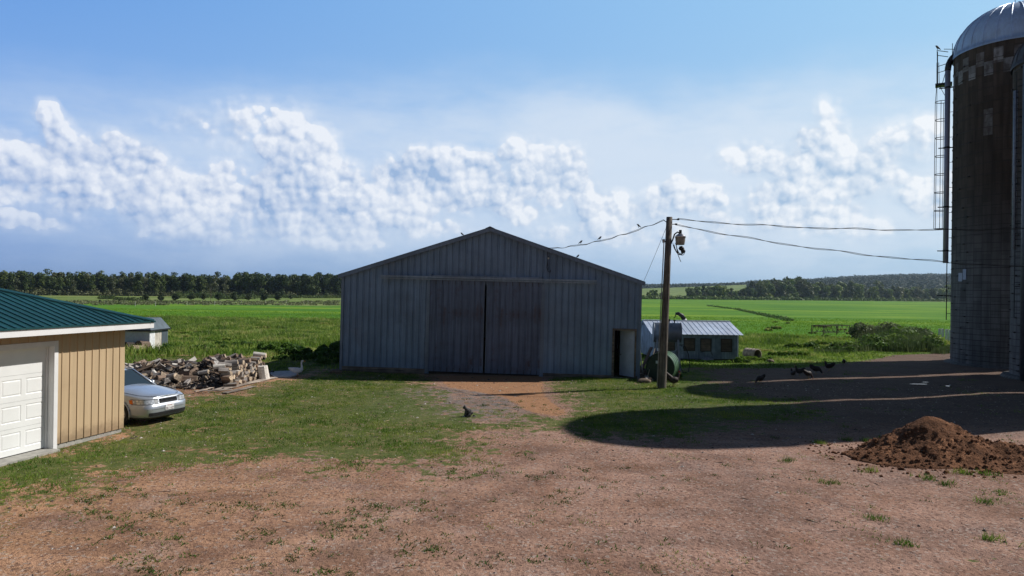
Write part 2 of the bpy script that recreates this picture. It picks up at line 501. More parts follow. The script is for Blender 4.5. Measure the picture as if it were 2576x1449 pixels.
def dirty_sheet(name, col):
    """painted sheet with mud splashed along the foot and faint runs"""
    def f(N, b):
        p = opos(N); x, y, z = N.xyz(p)
        st = N.noise(N.v('MULTIPLY', p, (7.0, 7.0, 0.4)), 1.0, 4, 0.6)
        k = N.ramp(st, 0.3, 0.7, 0.93, 1.06)
        c = N.v('SCALE', col, scale=k)
        n = N.noise(p, 5.0, 5, 0.65)
        foot = N.ramp(N.m('SUBTRACT', z, N.m('MULTIPLY', n, 0.55)), -0.12, 0.22, 1.0, 0.0)
        c = N.mix(N.m('MULTIPLY', foot, 0.6), c, (0.20, 0.135, 0.085))
        c = N.mix(N.m('MULTIPLY', N.ramp(N.noise(p, 1.1, 5, 0.6), 0.55, 0.75), 0.25), c, (0.36, 0.26, 0.16))
        P(N, b, c, 0.5, 0, 0.4)
    return mat(name, f)

def wood(name, col, dark, rough=0.85, axis=2, scale=1.0, bmp=0.4):
    def f(N, b):
        p = opos(N)
        s = [14.0 * scale] * 3; s[axis] = 0.8 * scale
        g = N.noise(N.v('MULTIPLY', p, tuple(s)), 1.0, 6, 0.65)
        g2 = N.noise(p, 2.5 * scale, 4, 0.6)
        rnd = N.n('ShaderNodeObjectInfo').outputs['Random']
        c = N.mix(N.ramp(g, 0.3, 0.7), dark, col)
        c = N.v('SCALE', c, scale=N.m('MULTIPLY', N.ramp(g2, 0.3, 0.7, 0.75, 1.2), N.ramp(rnd, 0, 1, 0.7, 1.3, smooth=False)))
        P(N, b, c, rough, 0, 0.25)
        bump(N, b, g, bmp, 0.02)
    return mat(name, f)

def leafy(name, c0, c1, c2, rough=0.6, trans=0.25, sc=0.5):
    """foliage; tint varies clump by clump and tree by tree"""
    def f(N, b):
        p = wpos(N)
        n = N.noise(p, sc, 3, 0.6)
        n2 = N.noise(p, sc * 9, 2, 0.5)
        rnd = N.n('ShaderNodeObjectInfo').outputs['Random']
        k = N.m('ADD', N.m('MULTIPLY_ADD', n, 1.7, -0.85), N.m('MULTIPLY_ADD', n2, 0.7, 0.15))
        k = N.m('ADD', k, N.m('MULTIPLY_ADD', rnd, 0.5, -0.25))
        c = N.cr(k, [(0.25, c0), (0.5, c1), (0.78, c2)])
        P(N, b, c, rough, 0, 0.25)
        tr = N.n('ShaderNodeBsdfTranslucent'); N.put(tr.inputs[0], N.v('SCALE', c, scale=1.2))
        ms = N.n('ShaderNodeMixShader'); ms.inputs[0].default_value = trans
        N.t.links.new(b.outputs[0], ms.inputs[1]); N.t.links.new(tr.outputs[0], ms.inputs[2])
        N.t.links.new(ms.outputs[0], N.o.inputs[0])
    return mat(name, f)

def glass(name, col=(0.02, 0.03, 0.04), rough=0.05):
    def f(N, b): P(N, b, col, rough, 0, 0.8)
    return mat(name, f)
# ------------------------------------------------------------ barn
def gable_top(hw, eave, rise, off=0.0):
    f = lambda x: eave + rise * (1 - abs(x) / hw) - off
    f.knots = [0.0]
    return f

def build_barn():
    A = G(857, 931); B = G(1606, 957)
    A = CAM + ray(857, 930.5) * (33.45 / ray(857, 930.5).y)
    B = CAM + ray(1606, 957) * (32.3 / ray(1606, 957).y)
    mid = (A + B) / 2
    W = math.hypot(B.x - A.x, B.y - A.y); hw = W / 2
    rz = math.atan2(B.y - A.y, B.x - A.x)
    tilt = math.atan2(B.z - A.z, W)
    t = empty("barn", (mid.x, mid.y, 0.0), rz, "large blue-grey corrugated metal barn with gable front and two tall sliding doors", "barn")
    t.rotation_mode = 'XYZ'; t.rotation_euler = (0, -tilt, rz)
    D = 21.0; eave = 4.56; rise = 2.32; base = 0.08
    m_wall = worn_metal("barn_sheet", (0.180, 0.262, 0.395), (0.14, 0.13, 0.14), 0.5, 0.25, 0.36, 0.07, 0.3)
    m_door = worn_metal("barn_door_sheet", (0.120, 0.160, 0.250), (0.085, 0.062, 0.068), 0.55, 0.3, 0.6, 0.07, 0.9)
    m_trim = worn_metal("barn_trim", (0.18, 0.24, 0.34), (0.12, 0.08, 0.07), 0.5, 0.35, 0.3)
    m_wood = wood("weathered_board", (0.22, 0.19, 0.16), (0.09, 0.075, 0.065), axis=0)
    m_dark = simple("interior_timber", (0.06, 0.05, 0.04), 0.9)
    k = W / 751.0                     # metres per photo unit along the front
    X = lambda px: -hw + (px - 857) * k
    dx0, dx1, dxm = X(1083), X(1364), X(1224.5)
    dtop = 4.42; mdx0, mdx1 = X(1547), X(1597)
    mh = 2.27
    topf = gable_top(hw, eave, rise, 0.03)
    bot = lambda x: base + 0.10
    holes = [(dx0, dx1, -1, dtop - 0.2), (mdx0, mdx1, -1, mh)]
    mb = MB(); ribbed(mb, -hw, hw, topf, bot, 0.305, 0.055, 0.022, holes, 0.0, offset=0.1, seam=0.03, groove=-0.03)
    # wainscot line and skirting board
    fw = mb.build("front_wall", m_wall, t, recalc=False)
    for a_, b_ in ((-hw + .01, dx0 - 0.16), (dx1 + 0.16, mdx0 - .1), (mdx1 + .07, hw - .061)):
        mb = MB(); mb.bounds(a_, b_, -0.03, 0.03, base - 0.12, base + 0.115); mb.build("skirting_board", m_wood, t)
    # sides and back
    for sx, nm in ((-1, "side_wall"), (1, "side_wall")):
        mb = MB()
        hl = []
        ribbed(mb, 0, D, lambda x: eave - 0.03, bot, 0.305, 0.055, 0.022, hl)
        if sx > 0: mb.xform(Matrix.Translation((hw, 0, 0)) @ Matrix.Rotation(R(90), 4, 'Z'))
        else: mb.xform(Matrix.Translation((-hw, D, 0)) @ Matrix.Rotation(R(-90), 4, 'Z'))
        mb.build(nm, m_wall, t, recalc=False)
    mb = MB(); ribbed(mb, -hw, hw, topf, bot, 0.305, 0.055, 0.022); mb.xform(Matrix.Translation((0, D, 0)) @ Matrix.Rotation(R(180), 4, 'Z'))
    mb.build("back_wall", m_wall, t, recalc=False)
    mb = MB(); mb.bounds(-hw + .08, hw - .08, D - 0.06, D - 0.02, base - 0.2, base + 0.2); mb.build("skirting_board", m_wood, t)
    for sx in (-1, 1): mb = MB(); mb.bounds(sx * (hw - .06), sx * (hw - .02), 0.1, D - .07, base - 0.2, base + 0.2); mb.build("skirting_board", m_wood, t)
    # roof: two ribbed slopes, ridge cap, rake trim
    sl = math.hypot(hw + 0.16, rise * (hw + 0.16) / hw); ang = math.atan2(rise, hw)
    roof_m = worn_metal("barn_roof_sheet", (0.36, 0.38, 0.41), (0.18, 0.11, 0.08), 0.45, 0.4, 0.4)
    for sx in (-1, 1):
        mb = MB(); ribbed(mb, 0, D + 0.36, lambda x: sl, lambda x: 0.0, 0.305, 0.05, 0.02)
        # sheet plane xz facing -y -> lay on slope
        M = Matrix.Rotation(R(-90), 4, 'X')
        mb.xform(M)           # x along length, z->y ... faces up
        # now sheet lies in xy, y from 0..sl, facing +z
        if sx > 0:
            mb.xform(Matrix.Translation((hw + 0.16, -0.18, eave + 0.035 - 0.16 * rise / hw)) @ Matrix.Rotation(ang, 4, 'Y') @ Matrix.Rotation(R(90), 4, 'Z'))
        else:
            mb.xform(Matrix.Translation((-hw - 0.16, D + 0.18, eave + 0.035 - 0.16 * rise / hw)) @ Matrix.Rotation(-ang, 4, 'Y') @ Matrix.Rotation(R(-90), 4, 'Z'))
        mb.build("roof_sheet", roof_m, t)
    mb = MB()
    for sx in (-1, 1):
        mb.bar((0, -0.2, eave + rise - 0.06), (sx * (hw + 0.18), -0.2, eave - 0.06 - 0.18 * rise / hw), 0.05, 0.16)
        mb.bar((0, -0.1, eave + rise + 0.045), (sx * (hw + 0.18), -0.1, eave + 0.045 - 0.18 * rise / hw), 0.26, 0.02)
    mb.build("rake_trim", m_trim, t)
    mb = MB(); mb.prism([(-0.22, eave + rise - 0.01), (0, eave + rise + 0.09), (0.22, eave + rise - 0.01), (0.2, eave + rise - 0.03), (0, eave + rise + 0.06), (-0.2, eave + rise - 0.03)], -0.28, D + 0.2)
    mb.build("ridge_cap", m_trim, t)
    for x in (-hw, hw): mb = MB(); mb.bounds(x - 0.06, x + 0.06, -0.034, 0.05, base - 0.1, eave - 0.06); mb.build("corner_trim", m_trim, t)
    # sliding doors on their track, slightly parted
    mb = MB()
    for (xa, xb, zt) in ((X(957), X(1224), 4.60), (X(1085), X(1500), 4.53)):
        pass
    mb.bar((X(957), -0.15, 4.535), (X(1500), -0.15, 4.535), 0.16, 0.09)
    mb.bar((X(957), -0.20, 4.435), (X(1500), -0.20, 4.435), 0.05, 0.05)
    mb.bar((X(1088), -0.09, 4.615), (X(1358), -0.09, 4.615), 0.10, 0.05)
    mb.build("door_track", worn_metal("track_steel", (0.25, 0.32, 0.42), (0.16, 0.12, 0.11), 0.5, 0.2, 0.4), t)
    for px_ in (1085, 1224, 1362): mb = MB(); mb.bounds(X(px_) - .05, X(px_) + .05, -0.20, -0.02, 4.58, 4.68); mb.build("track_bracket", m_trim, t)
    for (xa, xb) in ((dx0, dxm - 0.045), (dxm + 0.06, dx1)):
        mb = MB(); ribbed(mb, 0, xb - xa, lambda x: 4.40, lambda x: 0.10 - base * 0, 0.305, 0.05, 0.018, offset=0.02, seam=0.025, groove=-0.02)
        dr = mb.build("sliding_door", m_door, t, (xa, -0.09, 0), recalc=False)
        mb = MB()
        w = xb - xa
        mb.bounds(0, w, 0.005, 0.045, 4.2, 4.39); mb.bounds(0, w, 0.005, 0.045, 0.11, 0.3); mb.bounds(0, 0.09, 0.005, 0.045, 0.3, 4.2); mb.bounds(w - .09, w, 0.005, 0.045, 0.3, 4.2)
        mb.build("door_frame", m_dark, dr)
        mb = MB()
        edge = w - 0.03 if xa == dx0 else -0.0
        mb.bounds(edge, edge + 0.03, -0.03, 0.0, 0.12, 4.38)
        mb.build("edge_strip", m_trim, dr)
    tag(t.children[-1], None)
    # doorway jambs, lintel
    for a_, b_ in ((dx0 - 0.16, dx0 + 0.02), (dx1 - 0.02, dx1 + 0.16)):
        mb = MB(); mb.bounds(a_, b_, -0.04, 0.05, base - 0.1, dtop - .1); mb.build("door_jamb", m_trim, t)
    # man door: frame and pale leaf swung inwards
    mb = MB()
    mb.bounds(mdx0 - 0.10, mdx0, -0.045, 0.1, base - 0.1, mh + 0.1); mb.bounds(mdx1, mdx1 + 0.07, -0.045, 0.1, base - 0.1, mh + 0.1)
    mb.bounds(mdx0, mdx1, -0.045, 0.1, mh - 0.0, mh + 0.1); mb.bounds(mdx0, mdx1, -0.045, 0.12, base - 0.1, base + 0.04)
    mb.build("door_frame", m_wood, t)
    m_leaf = simple("pale_door_paint", (0.52, 0.62, 0.80), 0.5, var=0.1, scale=2)
    mb = MB(); mb.bounds(-(mdx1 - mdx0) + 0.04, 0, 0, 0.04, 0.0, mh - base - 0.06)
    leaf = mb.build("entry_door", m_leaf, t, (mdx1 - 0.01, 0.1, base + 0.05)); leaf.rotation_euler = (0, 0, R(-47))
    mb = MB(); mb.ring([(-(mdx1 - mdx0) + 0.12, -0.05, 0.98), (-(mdx1 - mdx0) + 0.12, 0.0, 0.98)], 0.03, 8)
    mb.build("handle", m_trim, leaf)
    # inside: posts, trusses, floor
    mb = MB()
    for yy in (2.6, 5.4, 8.2, 11, 13.8, 16.6, 19.4):
        for x in (-hw + 0.15, hw - 0.15): mb.bounds(x - 0.07, x + 0.07, yy - 0.07, yy + 0.07, base - .05, eave - 0.1)
        mb.bar((-hw + 0.1, yy, eave - 0.15), (hw - 0.1, yy, eave - 0.15), 0.05, 0.14)
        for sx in (-1, 1): mb.bar((0, yy, eave + rise - 0.25), (sx * (hw - 0.1), yy, eave - 0.10), 0.05, 0.14)
    mb.build("timber_frame", m_dark, t)
    mb = MB(); mb.bounds(-hw + 0.05, hw - 0.05, 0.16, D - 0.05, -0.06, 0.03)
    mb.build("floor_slab", simple("dirt_floor", (0.10, 0.08, 0.065), 0.95, bmp=.5), t)
    # electric service on the gable: insulator, conduit loop
    px = X(1377)
    zt = topf(px)
    mb = MB(); mb.ring([(px, -0.08, zt - 0.08), (px + .02, -0.10, zt - 0.5), (px - 0.02, -0.09, zt - 0.85), (px + 0.05, -0.08, zt - 1.05), (px + 0.14, -0.08, zt - 1.06), (px + 0.16, -0.08, zt - 0.95)], 0.018, 6)
    mb.ring([(px + 0.05, -0.08, zt - 0.30), (px + 0.01, -0.12, zt - 0.62), (px + 0.06, -0.11, zt - 0.95)], 0.012, 6)
    mb.ring([(px + 0.03, -0.25, zt + 0.02), (px + 0.03, -0.02, zt - 0.06)], 0.02, 6)
    mb.build("service_cable", simple("black_rubber", (0.02, 0.02, 0.022), 0.6), t)
    mb = MB(); mb.ring([(px + 0.045, -0.10, zt - 0.38), (px + 0.045, -0.10, zt - 0.46)], 0.035, 8)
    mb.build("insulator", simple("white_porcelain", (0.75, 0.75, 0.72), 0.3), t)
    return t, X, topf, eave, rise, hw, (A, B)

barn, BX, btop, beave, brise, bhw, (BA, BB) = build_barn()
bpy.context.view_layer.update()
def barn_pt(x, y, z): return barn.matrix_world @ Vector((x, y, z))

# ------------------------------------------------------------ garage with the green hip roof
def build_garage():
    d = Vector((0.223, 0.975)).normalized()
    far = G(310, 1090)
    C = Vector((-10.56, 19.0))
    C = Vector((far.x, far.y)) * (19.0 / far.y)
    L, Wd = 9.4, 8.2
    # local frame: x along the door wall from the near end (0) to the far end (L), y = into the building, wall faces -y
    ang = math.atan2(d.y, d.x)
    o = C - d * L
    t = empty("garage", (o.x, o.y, 0), ang, "tan ribbed metal garage with green hip roof and white overhead door", "garage")
    zc = gz(C.x, C.y)
    tan = dirty_sheet("tan_sheet", (0.53, 0.395, 0.245))
    white = simple("white_paint", (0.78, 0.78, 0.78), 0.45, var=0.04, scale=3)
    green = worn_metal("green_roof_sheet", (0.009, 0.055, 0.062), (0.015, 0.045, 0.05), 0.38, 0.0, 0.25, 0.03, 0.3)
    conc = simple("grey_concrete", (0.34, 0.33, 0.30), 0.9, var=0.2, scale=5, bmp=0.5)
    H = 2.84; b0 = 0.12
    dr1 = L - 2.07 - 0.17; dr0 = dr1 - 4.87; dh = 2.50
    mb = MB(); ribbed(mb, 0, L, lambda x: H + 0.05, lambda x: b0, 0.2286, 0.03, 0.02, [(dr0 - 0.02, dr1 + 0.02, -1, dh + 0.02)], offset=L + 0.06)
    mb.build("front_wall", tan, t, recalc=False)
    for i, (w, M) in enumerate(((Wd, Matrix.Translation((L, 0, 0)) @ Matrix.Rotation(R(90), 4, 'Z')), (L, Matrix.Translation((L, Wd, 0)) @ Matrix.Rotation(R(180), 4, 'Z')), (Wd, Matrix.Translation((0, Wd, 0)) @ Matrix.Rotation(R(-90), 4, 'Z')))):
        mb = MB(); ribbed(mb, 0, w, lambda x: H + 0.05, lambda x: b0, 0.2286, 0.03, 0.02); mb.xform(M)
        mb.build("end_wall" if i != 1 else "back_wall", tan, t, recalc=False)
    mb = MB(); mb.bounds(dr1 + .02, L - 0.03, 0.03, 0.2, -0.3, b0 - 0.004); mb.bounds(0.03, dr0 - .02, 0.03, 0.2, -0.3, b0 - 0.004)
    mb.bounds(L - 0.2, L - 0.028, 0.2, Wd - 0.03, -0.3, b0 - 0.004); mb.bounds(0.03, 0.2, 0.2, Wd - 0.03, -0.3, b0 - 0.004); mb.bounds(0.2, L - 0.2, Wd - 0.2, Wd - 0.03, -0.3, b0 - .004)
    mb.bounds(dr0 - 0.02, dr1 + 0.02, -0.22, 0.9, -0.3, 0.045)
    mb.build("foundation", conc, t, bevel=0.01)
    # door opening: jamb, header, casing
    rec = 0.24
    mb = MB()
    mb.bounds(dr1, dr1 + 0.03, 0.0, rec, 0.045, dh); mb.bounds(dr0 - 0.03, dr0, 0.0, rec, 0.045, dh); mb.bounds(dr0, dr1, 0.0, rec, dh - 0.0, dh + 0.03)
    mb.bounds(dr1 + 0.002, dr1 + 0.115, -0.03, 0.0, b0 - 0.12, dh + 0.13); mb.bounds(dr0 - 0.115, dr0 - 0.002, -0.03, 0.0, b0 - 0.12, dh + 0.13)
    mb.bounds(dr0 - 0.002, dr1 + 0.002, -0.03, 0.0, dh + 0.002, dh + 0.13)
    mb.bounds(dr1 - 0.03, dr1 - 0.001, 0.14, rec - 0.02, 0.045, dh - .02)
    mb.build("door_casing", white, t, bevel=0.006)
    # sectional door: four rows, pressed panels on each
    dw = dr1 - dr0; rows = 4; rh = (dh - 0.07) / rows
    mb = MB(); mb.bounds(0, dw, 0.012, 0.05, 0, dh - 0.07)
    for r in range(rows):
        z0 = r * rh + 0.003; z1 = (r + 1) * rh - 0.003
        n = 8; cw = dw / n
        xs = [0.0]; 
        # face plate with recessed grooves around raised fields
        for c in range(n):
            x0, x1 = c * cw, (c + 1) * cw
            fx0, fx1, fz0, fz1 = x0 + 0.055, x1 - 0.055, z0 + 0.13, z1 - 0.09
            if r == 3:
                mb.add([(x0, 0, z0), (x1, 0, z0), (x1, 0, z1), (x0, 0, z1)], [(0, 1, 2, 3)])
                continue
            o4 = [(x0, 0, z0), (x1, 0, z0), (x1, 0, z1), (x0, 0, z1)]
            a4 = [(fx0, 0, fz0), (fx1, 0, fz0), (fx1, 0, fz1), (fx0, 0, fz1)]
            g = 0.02; b4 = [(fx0+g, .011, fz0+g), (fx1-g, .011, fz0+g), (fx1-g, .011, fz1-g), (fx0+g, .011, fz1-g)]
            g = 0.05; c4 = [(fx0+g, .001, fz0+g), (fx1-g, .001, fz0+g), (fx1-g, .001, fz1-g), (fx0+g, .001, fz1-g)]
            vs = o4 + a4 + b4 + c4
            fs = []
            for l in range(3):
                for q in range(4): fs.append((l*4+q, l*4+(q+1)%4, (l+1)*4+(q+1)%4, (l+1)*4+q))
            fs.append((12, 13, 14, 15)); mb.add(vs, fs)
        mb.add([(0, 0, z1), (dw, 0, z1), (dw, 0.012, z1), (0, 0.012, z1)], [(0, 1, 2, 3)])
        mb.add([(0, 0, z0), (dw, 0, z0), (dw, 0.012, z0), (0, 0.012, z0)], [(0, 1, 2, 3)])
    mb.build("overhead_door", simple("door_white", (0.80, 0.81, 0.80), 0.4, var=0.03, scale=2), t, (dr0, rec - 0.05, 0.065), recalc=False)
    mb = MB(); mb.bounds(dr0, dr1, rec - 0.03, rec - 0.01, 0.045, 0.066)
    mb.build("weather_seal", MATS["black_rubber"], t)
    # roof
    oh = 0.5; pitch = 4 / 12.0; z0 = H + 0.17
    x0, x1, y0, y1 = -oh, L + oh, -oh, Wd + oh
    hy = (y1 - y0) / 2; zr = z0 + hy * pitch
    rx0, rx1 = x0 + hy, x1 - hy
    def slope(u0, u1, r0, r1, M):
        """trapezoid slope with ribs: eave from u0 to u1, ridge from r0 to r1, ribs run up the slope"""
        mb = MB()
        def top(u):
            if u < r0: return (u - u0) / (r0 - u0) * hy
            if u > r1: return (u1 - u) / (u1 - r1) * hy
            return hy
        top.knots = [r0, r1]
        ribbed(mb, u0 + 0.001, u1 - 0.001, top, lambda x: 0.0, 0.2286, 0.045, 0.024, y=0.0)
        # (x, y=-depth, z=run) -> run along +y, depth up
        mb.v = [(x, z, -y + z * pitch) for (x, y, z) in mb.v]
        mb.xform(M); return mb
    parts = [slope(x0, x1, rx0, rx1, Matrix.Translation((0, y0, z0))),
             slope(y0, y1, y0 + hy - .001, y0 + hy + .001, Matrix.Translation((x1, 0, z0)) @ Matrix.Rotation(R(90), 4, 'Z')),
             slope(-x1, -x0, -rx1, -rx0, Matrix.Translation((0, y1, z0)) @ Matrix.Rotation(R(180), 4, 'Z')),
             slope(-y1, -y0, -y1 + hy - .001, -y1 + hy + .001, Matrix.Translation((x0, 0, z0)) @ Matrix.Rotation(R(-90), 4, 'Z'))]
    rf = MB()
    for q in parts: rf.add(q.v, q.f)
    roof = rf.build("roof", green, t)
    mb = MB()
    for (a, b) in (((x0, y0, z0), (rx0, y0 + hy, zr)), ((x1, y0, z0), (rx1, y0 + hy, zr)), ((x0, y1, z0), (rx0, y0 + hy, zr)), ((x1, y1, z0), (rx1, y0 + hy, zr)), ((rx0, y0 + hy, zr), (rx1, y0 + hy, zr))):
        a = Vector(a) + Vector((0, 0, 0.04)); b = Vector(b) + Vector((0, 0, 0.04))
        dd = (b - a).normalized(); r = dd.cross(Vector((0, 0, 1))).normalized()
        for sgn in (-1, 1):
            n2 = r * sgn * 0.13 + Vector((0, 0, -0.028))
            mb.add([a + Vector((0, 0, .012)), b + Vector((0, 0, .012)), b + n2, a + n2], [(0, 1, 2, 3)])
            mb.add([a + n2, b + n2, b + n2 - Vector((0, 0, .03)), a + n2 - Vector((0, 0, .03))], [(0, 1, 2, 3)])
    mb.build("hip_cap", green, roof)
    mb = MB()
    mb.bounds(x0, x1, y0, y0 + 0.025, z0 - 0.19, z0 - 0.012); mb.bounds(x0, x1, y1 - 0.025, y1, z0 - 0.19, z0 - 0.012)
    mb.bounds(x1 - 0.025, x1, y0 + .025, y1 - .025, z0 - 0.19, z0 - 0.012); mb.bounds(x0, x0 + 0.025, y0 + .025, y1 - .025, z0 - 0.19, z0 - 0.012)
    mb.build("fascia", white, t)
    mb = MB(); mb.bounds(x0 - .0, x1 + .0, y0 - 0.03, y0 - .001, z0 - 0.035, z0 + 0.008); mb.bounds(x1 + .001, x1 + 0.03, y0 - .03, y1, z0 - 0.035, z0 + 0.008)
    mb.build("drip_edge", green, t)
    mb = MB(); mb.bounds(x0 + 0.025, x1 - 0.025, y0 + 0.025, -0.035, z0 - 0.17, z0 - 0.15); mb.bounds(L + 0.035, x1 - 0.025, -0.035, y1 - 0.03, z0 - 0.17, z0 - 0.15)
    mb.bounds(x0 + .025, -0.035, -0.035, y1 - 0.03, z0 - 0.17, z0 - 0.15); mb.bounds(-0.035, L + .035, Wd + 0.035, y1 - 0.03, z0 - 0.17, z0 - 0.15)
    mb.build("soffit", simple("soffit_brown", (0.25, 0.20, 0.16), 0.7), t)
    return t, d
garage, gdir = build_garage()

# ------------------------------------------------------------ silos
def silo_mats():
    def f(N, b):
        p = opos(N)
        x, y, z = N.xyz(p)
        a = N.m('ARCTAN2', y, x)
        u = N.m('MULTIPLY', a, 40 / (2 * math.pi))          # staves round the wall
        row = N.m('DIVIDE', z, 0.76)
        off = N.m('MULTIPLY', N.m('FLOOR', N.m('MODULO', N.m('ADD', N.m('FLOOR', u), 100.0), 2.0)), 0.5)
        row = N.m('ADD', row, off)
        cell = N.comb(N.m('FLOOR', u), N.m('FLOOR', row), 0.0)
        wn = N.n('ShaderNodeTexWhiteNoise', noise_dimensions='3D'); N.put(wn.inputs[0], cell)
        r = wn.outputs['Value']
        fu = N.m('ABSOLUTE', N.m('SUBTRACT', N.m('FRACT', u), 0.5)); fr = N.m('ABSOLUTE', N.m('SUBTRACT', N.m('FRACT', row), 0.5))
        joint = N.m('MAXIMUM', N.m('GREATER_THAN', fu, 0.475), N.m('GREATER_THAN', fr, 0.488))
        st = N.noise(N.v('MULTIPLY', p, (4, 4, 0.35)), 1.0, 5, 0.6)
        # weathering: brown algae high up, pale grey blocks lower down, a band of pale staves near the top
        up = N.ramp(N.m('ADD', z, N.m('MULTIPLY', st, 3.0)), 5.0, 13.0)
        grey = N.mix(N.ramp(st, 0.3, 0.7), (0.13, 0.13, 0.135), (0.22, 0.22, 0.225))
        brown = N.mix(N.ramp(st, 0.3, 0.7), (0.05, 0.036, 0.028), (0.088, 0.064, 0.05))
        c = N.mix(N.m('MULTIPLY', up, 0.9), grey, brown)
        par = N.m('MODULO', N.m('ADD', N.m('FLOOR', u), 100.0), 2.0)
        zc = N.m('MULTIPLY_ADD', par, -0.62, 17.75)
        band = N.m('LESS_THAN', N.m('ABSOLUTE', N.m('SUBTRACT', z, zc)), 0.40)
        few = N.m('GREATER_THAN', r, 0.965)
        pale = N.m('MULTIPLY', N.m('MAXIMUM', few, N.m('MULTIPLY', band, N.m('MULTIPLY_ADD', par, 0.45, 0.5))), N.ramp(N.noise(N.v('MULTIPLY', p, (2.5, 2.5, 1.2)), 1.0, 4, .6), 0.35, 0.6, 0.25, 1.0))
        c = N.mix(N.m('MULTIPLY', pale, N.m('MULTIPLY_ADD', band, 0.40, 0.35)), c, (0.40, 0.42, 0.46))
        c = N.v('SCALE', c, scale=N.ramp(r, 0, 1, 0.82, 1.15, smooth=False))
        c = N.mix(N.m('MULTIPLY', joint, 0.6), c, (0.05, 0.045, 0.04))
        P(N, b, c, 0.9, 0, 0.2)
        bump(N, b, N.m('ADD', N.m('MULTIPLY', joint, -1.0), N.m('MULTIPLY', N.noise(p, 12, 4), .5)), 0.6, 0.02)
    return mat("stave_concrete", f)

def dome_profile(Rr, h, n=14):
    return [(Rr * math.sin(t), h * (math.cos(t))) for t in [math.pi / 2 * (1 - i / n) for i in range(n + 1)]]

def build_silo(x, y, Rr, H, dh, label, detail, aview, dome_mat=None):
    base = gz(x, y)
    t = empty("silo", (x, y, base), 0, label, "silo")
    m = silo_mats()
    mb = MB(); mb.smooth = True; mb.lathe([(Rr, -0.3), (Rr, H)], 96)
    mb.build("stave_wall", m, t)
    mb = MB(); mb.lathe([(Rr + 0.38, -0.4), (Rr + 0.38, 0.0), (Rr + 0.30, 0.10), (Rr - 0.05, 0.13)], 64)
    mb.build("footing", simple("footing_concrete", (0.13, 0.125, 0.12), 0.95, var=0.3, bmp=0.5), t)
    dm = worn_metal("dome_sheet", (0.46, 0.62, 0.86), (0.3, 0.25, 0.2), 0.45, 0.15, 0.2, 0.04, 0.15) if not dome_mat else dome_mat
    mb = MB(); mb.smooth = True
    mb.lathe([(Rr + 0.10, H - 0.10), (Rr + 0.10, H + .02)] + [(max(r_, 0.001) + (0.10 if i < 1 else 0.06), H + 0.02 + z_) for i, (r_, z_) in enumerate(dome_profile(Rr, dh, 18))], 96)
    dome = mb.build("dome", dm, t)
    mb = MB()
    nr = 28
    for k in range(nr):
        a = 2 * math.pi * k / nr
        pts = [((r_ + 0.07) * math.cos(a), (r_ + 0.07) * math.sin(a), H + 0.03 + z_) for (r_, z_) in dome_profile(Rr, dh, 12)]
        mb.ring(pts, 0.035, 5)
    mb.ring([(0, 0, H + dh), (0, 0, H + dh + 0.7)], 0.02, 5)
    mb.build("dome_rib", dm, dome)
    # steel hoops: closer together towards the bottom
    hm = simple("hoop_steel", (0.045, 0.04, 0.04), 0.6, 0.4)
    mb = MB(); z = 0.35
    while z < H - 0.2:
        mb.lathe([(Rr + 0.0, z - 0.012), (Rr + 0.024, z - 0.012), (Rr + 0.024, z + 0.012), (Rr, z + 0.012)], 72)
        for k in range(4):
            a = aview + (k - 1.5) * 1.3 + 0.25 * math.sin(z * 3)
            mb.box(((Rr + .04) * math.cos(a), (Rr + .04) * math.sin(a), z), (0.09, 0.10, 0.06), Matrix.Rotation(a, 3, 'Z'))
        z += 0.27 + 0.62 * (z / H)
    mb.build("hoop", hm, t)["kind"] = "stuff"
    return t

silo_a = build_silo(29.7, 41.6, 3.07, 18.6, 2.75, "dark concrete stave silo with pale ribbed dome and caged ladder beside it", True, R(215))
silo_b = build_silo(27.6, 34.3, 2.6, 15.6, 2.0, "second dark silo cut off by the right edge, with a white chute and ladder", True, R(200), simple("dome_dark", (0.06, 0.06, 0.07), 0.7))
silo_c = build_silo(26.3, 27.7, 2.98, 18.6, 2.9, "third silo outside the frame whose rounded shadow falls across the yard", True, R(200))

def silo_ladder(t, Rr, ang, z0, z1, r_off=0.28, name="ladder"):
    c, s_ = math.cos(ang), math.sin(ang)
    m = MATS["hoop_steel"]
    mb = MB()
    def pt(rad, tang, z): return (c * rad - s_ * tang, s_ * rad + c * tang, z)
    for sgn in (-1, 1): mb.ring([pt(Rr + r_off, sgn * 0.2, z0), pt(Rr + r_off, sgn * 0.2, z1)], 0.022, 5)
    z = z0 + 0.15
    while z < z1: mb.ring([pt(Rr + r_off, -0.2, z), pt(Rr + r_off, 0.2, z)], 0.014, 5); z += 0.3
    z = z0 + 0.4
    while z < z1: mb.ring([pt(Rr - .02, 0.2, z), pt(Rr + r_off, 0.2, z)], 0.016, 5); z += 1.55
    return mb.build(name, m, t), pt

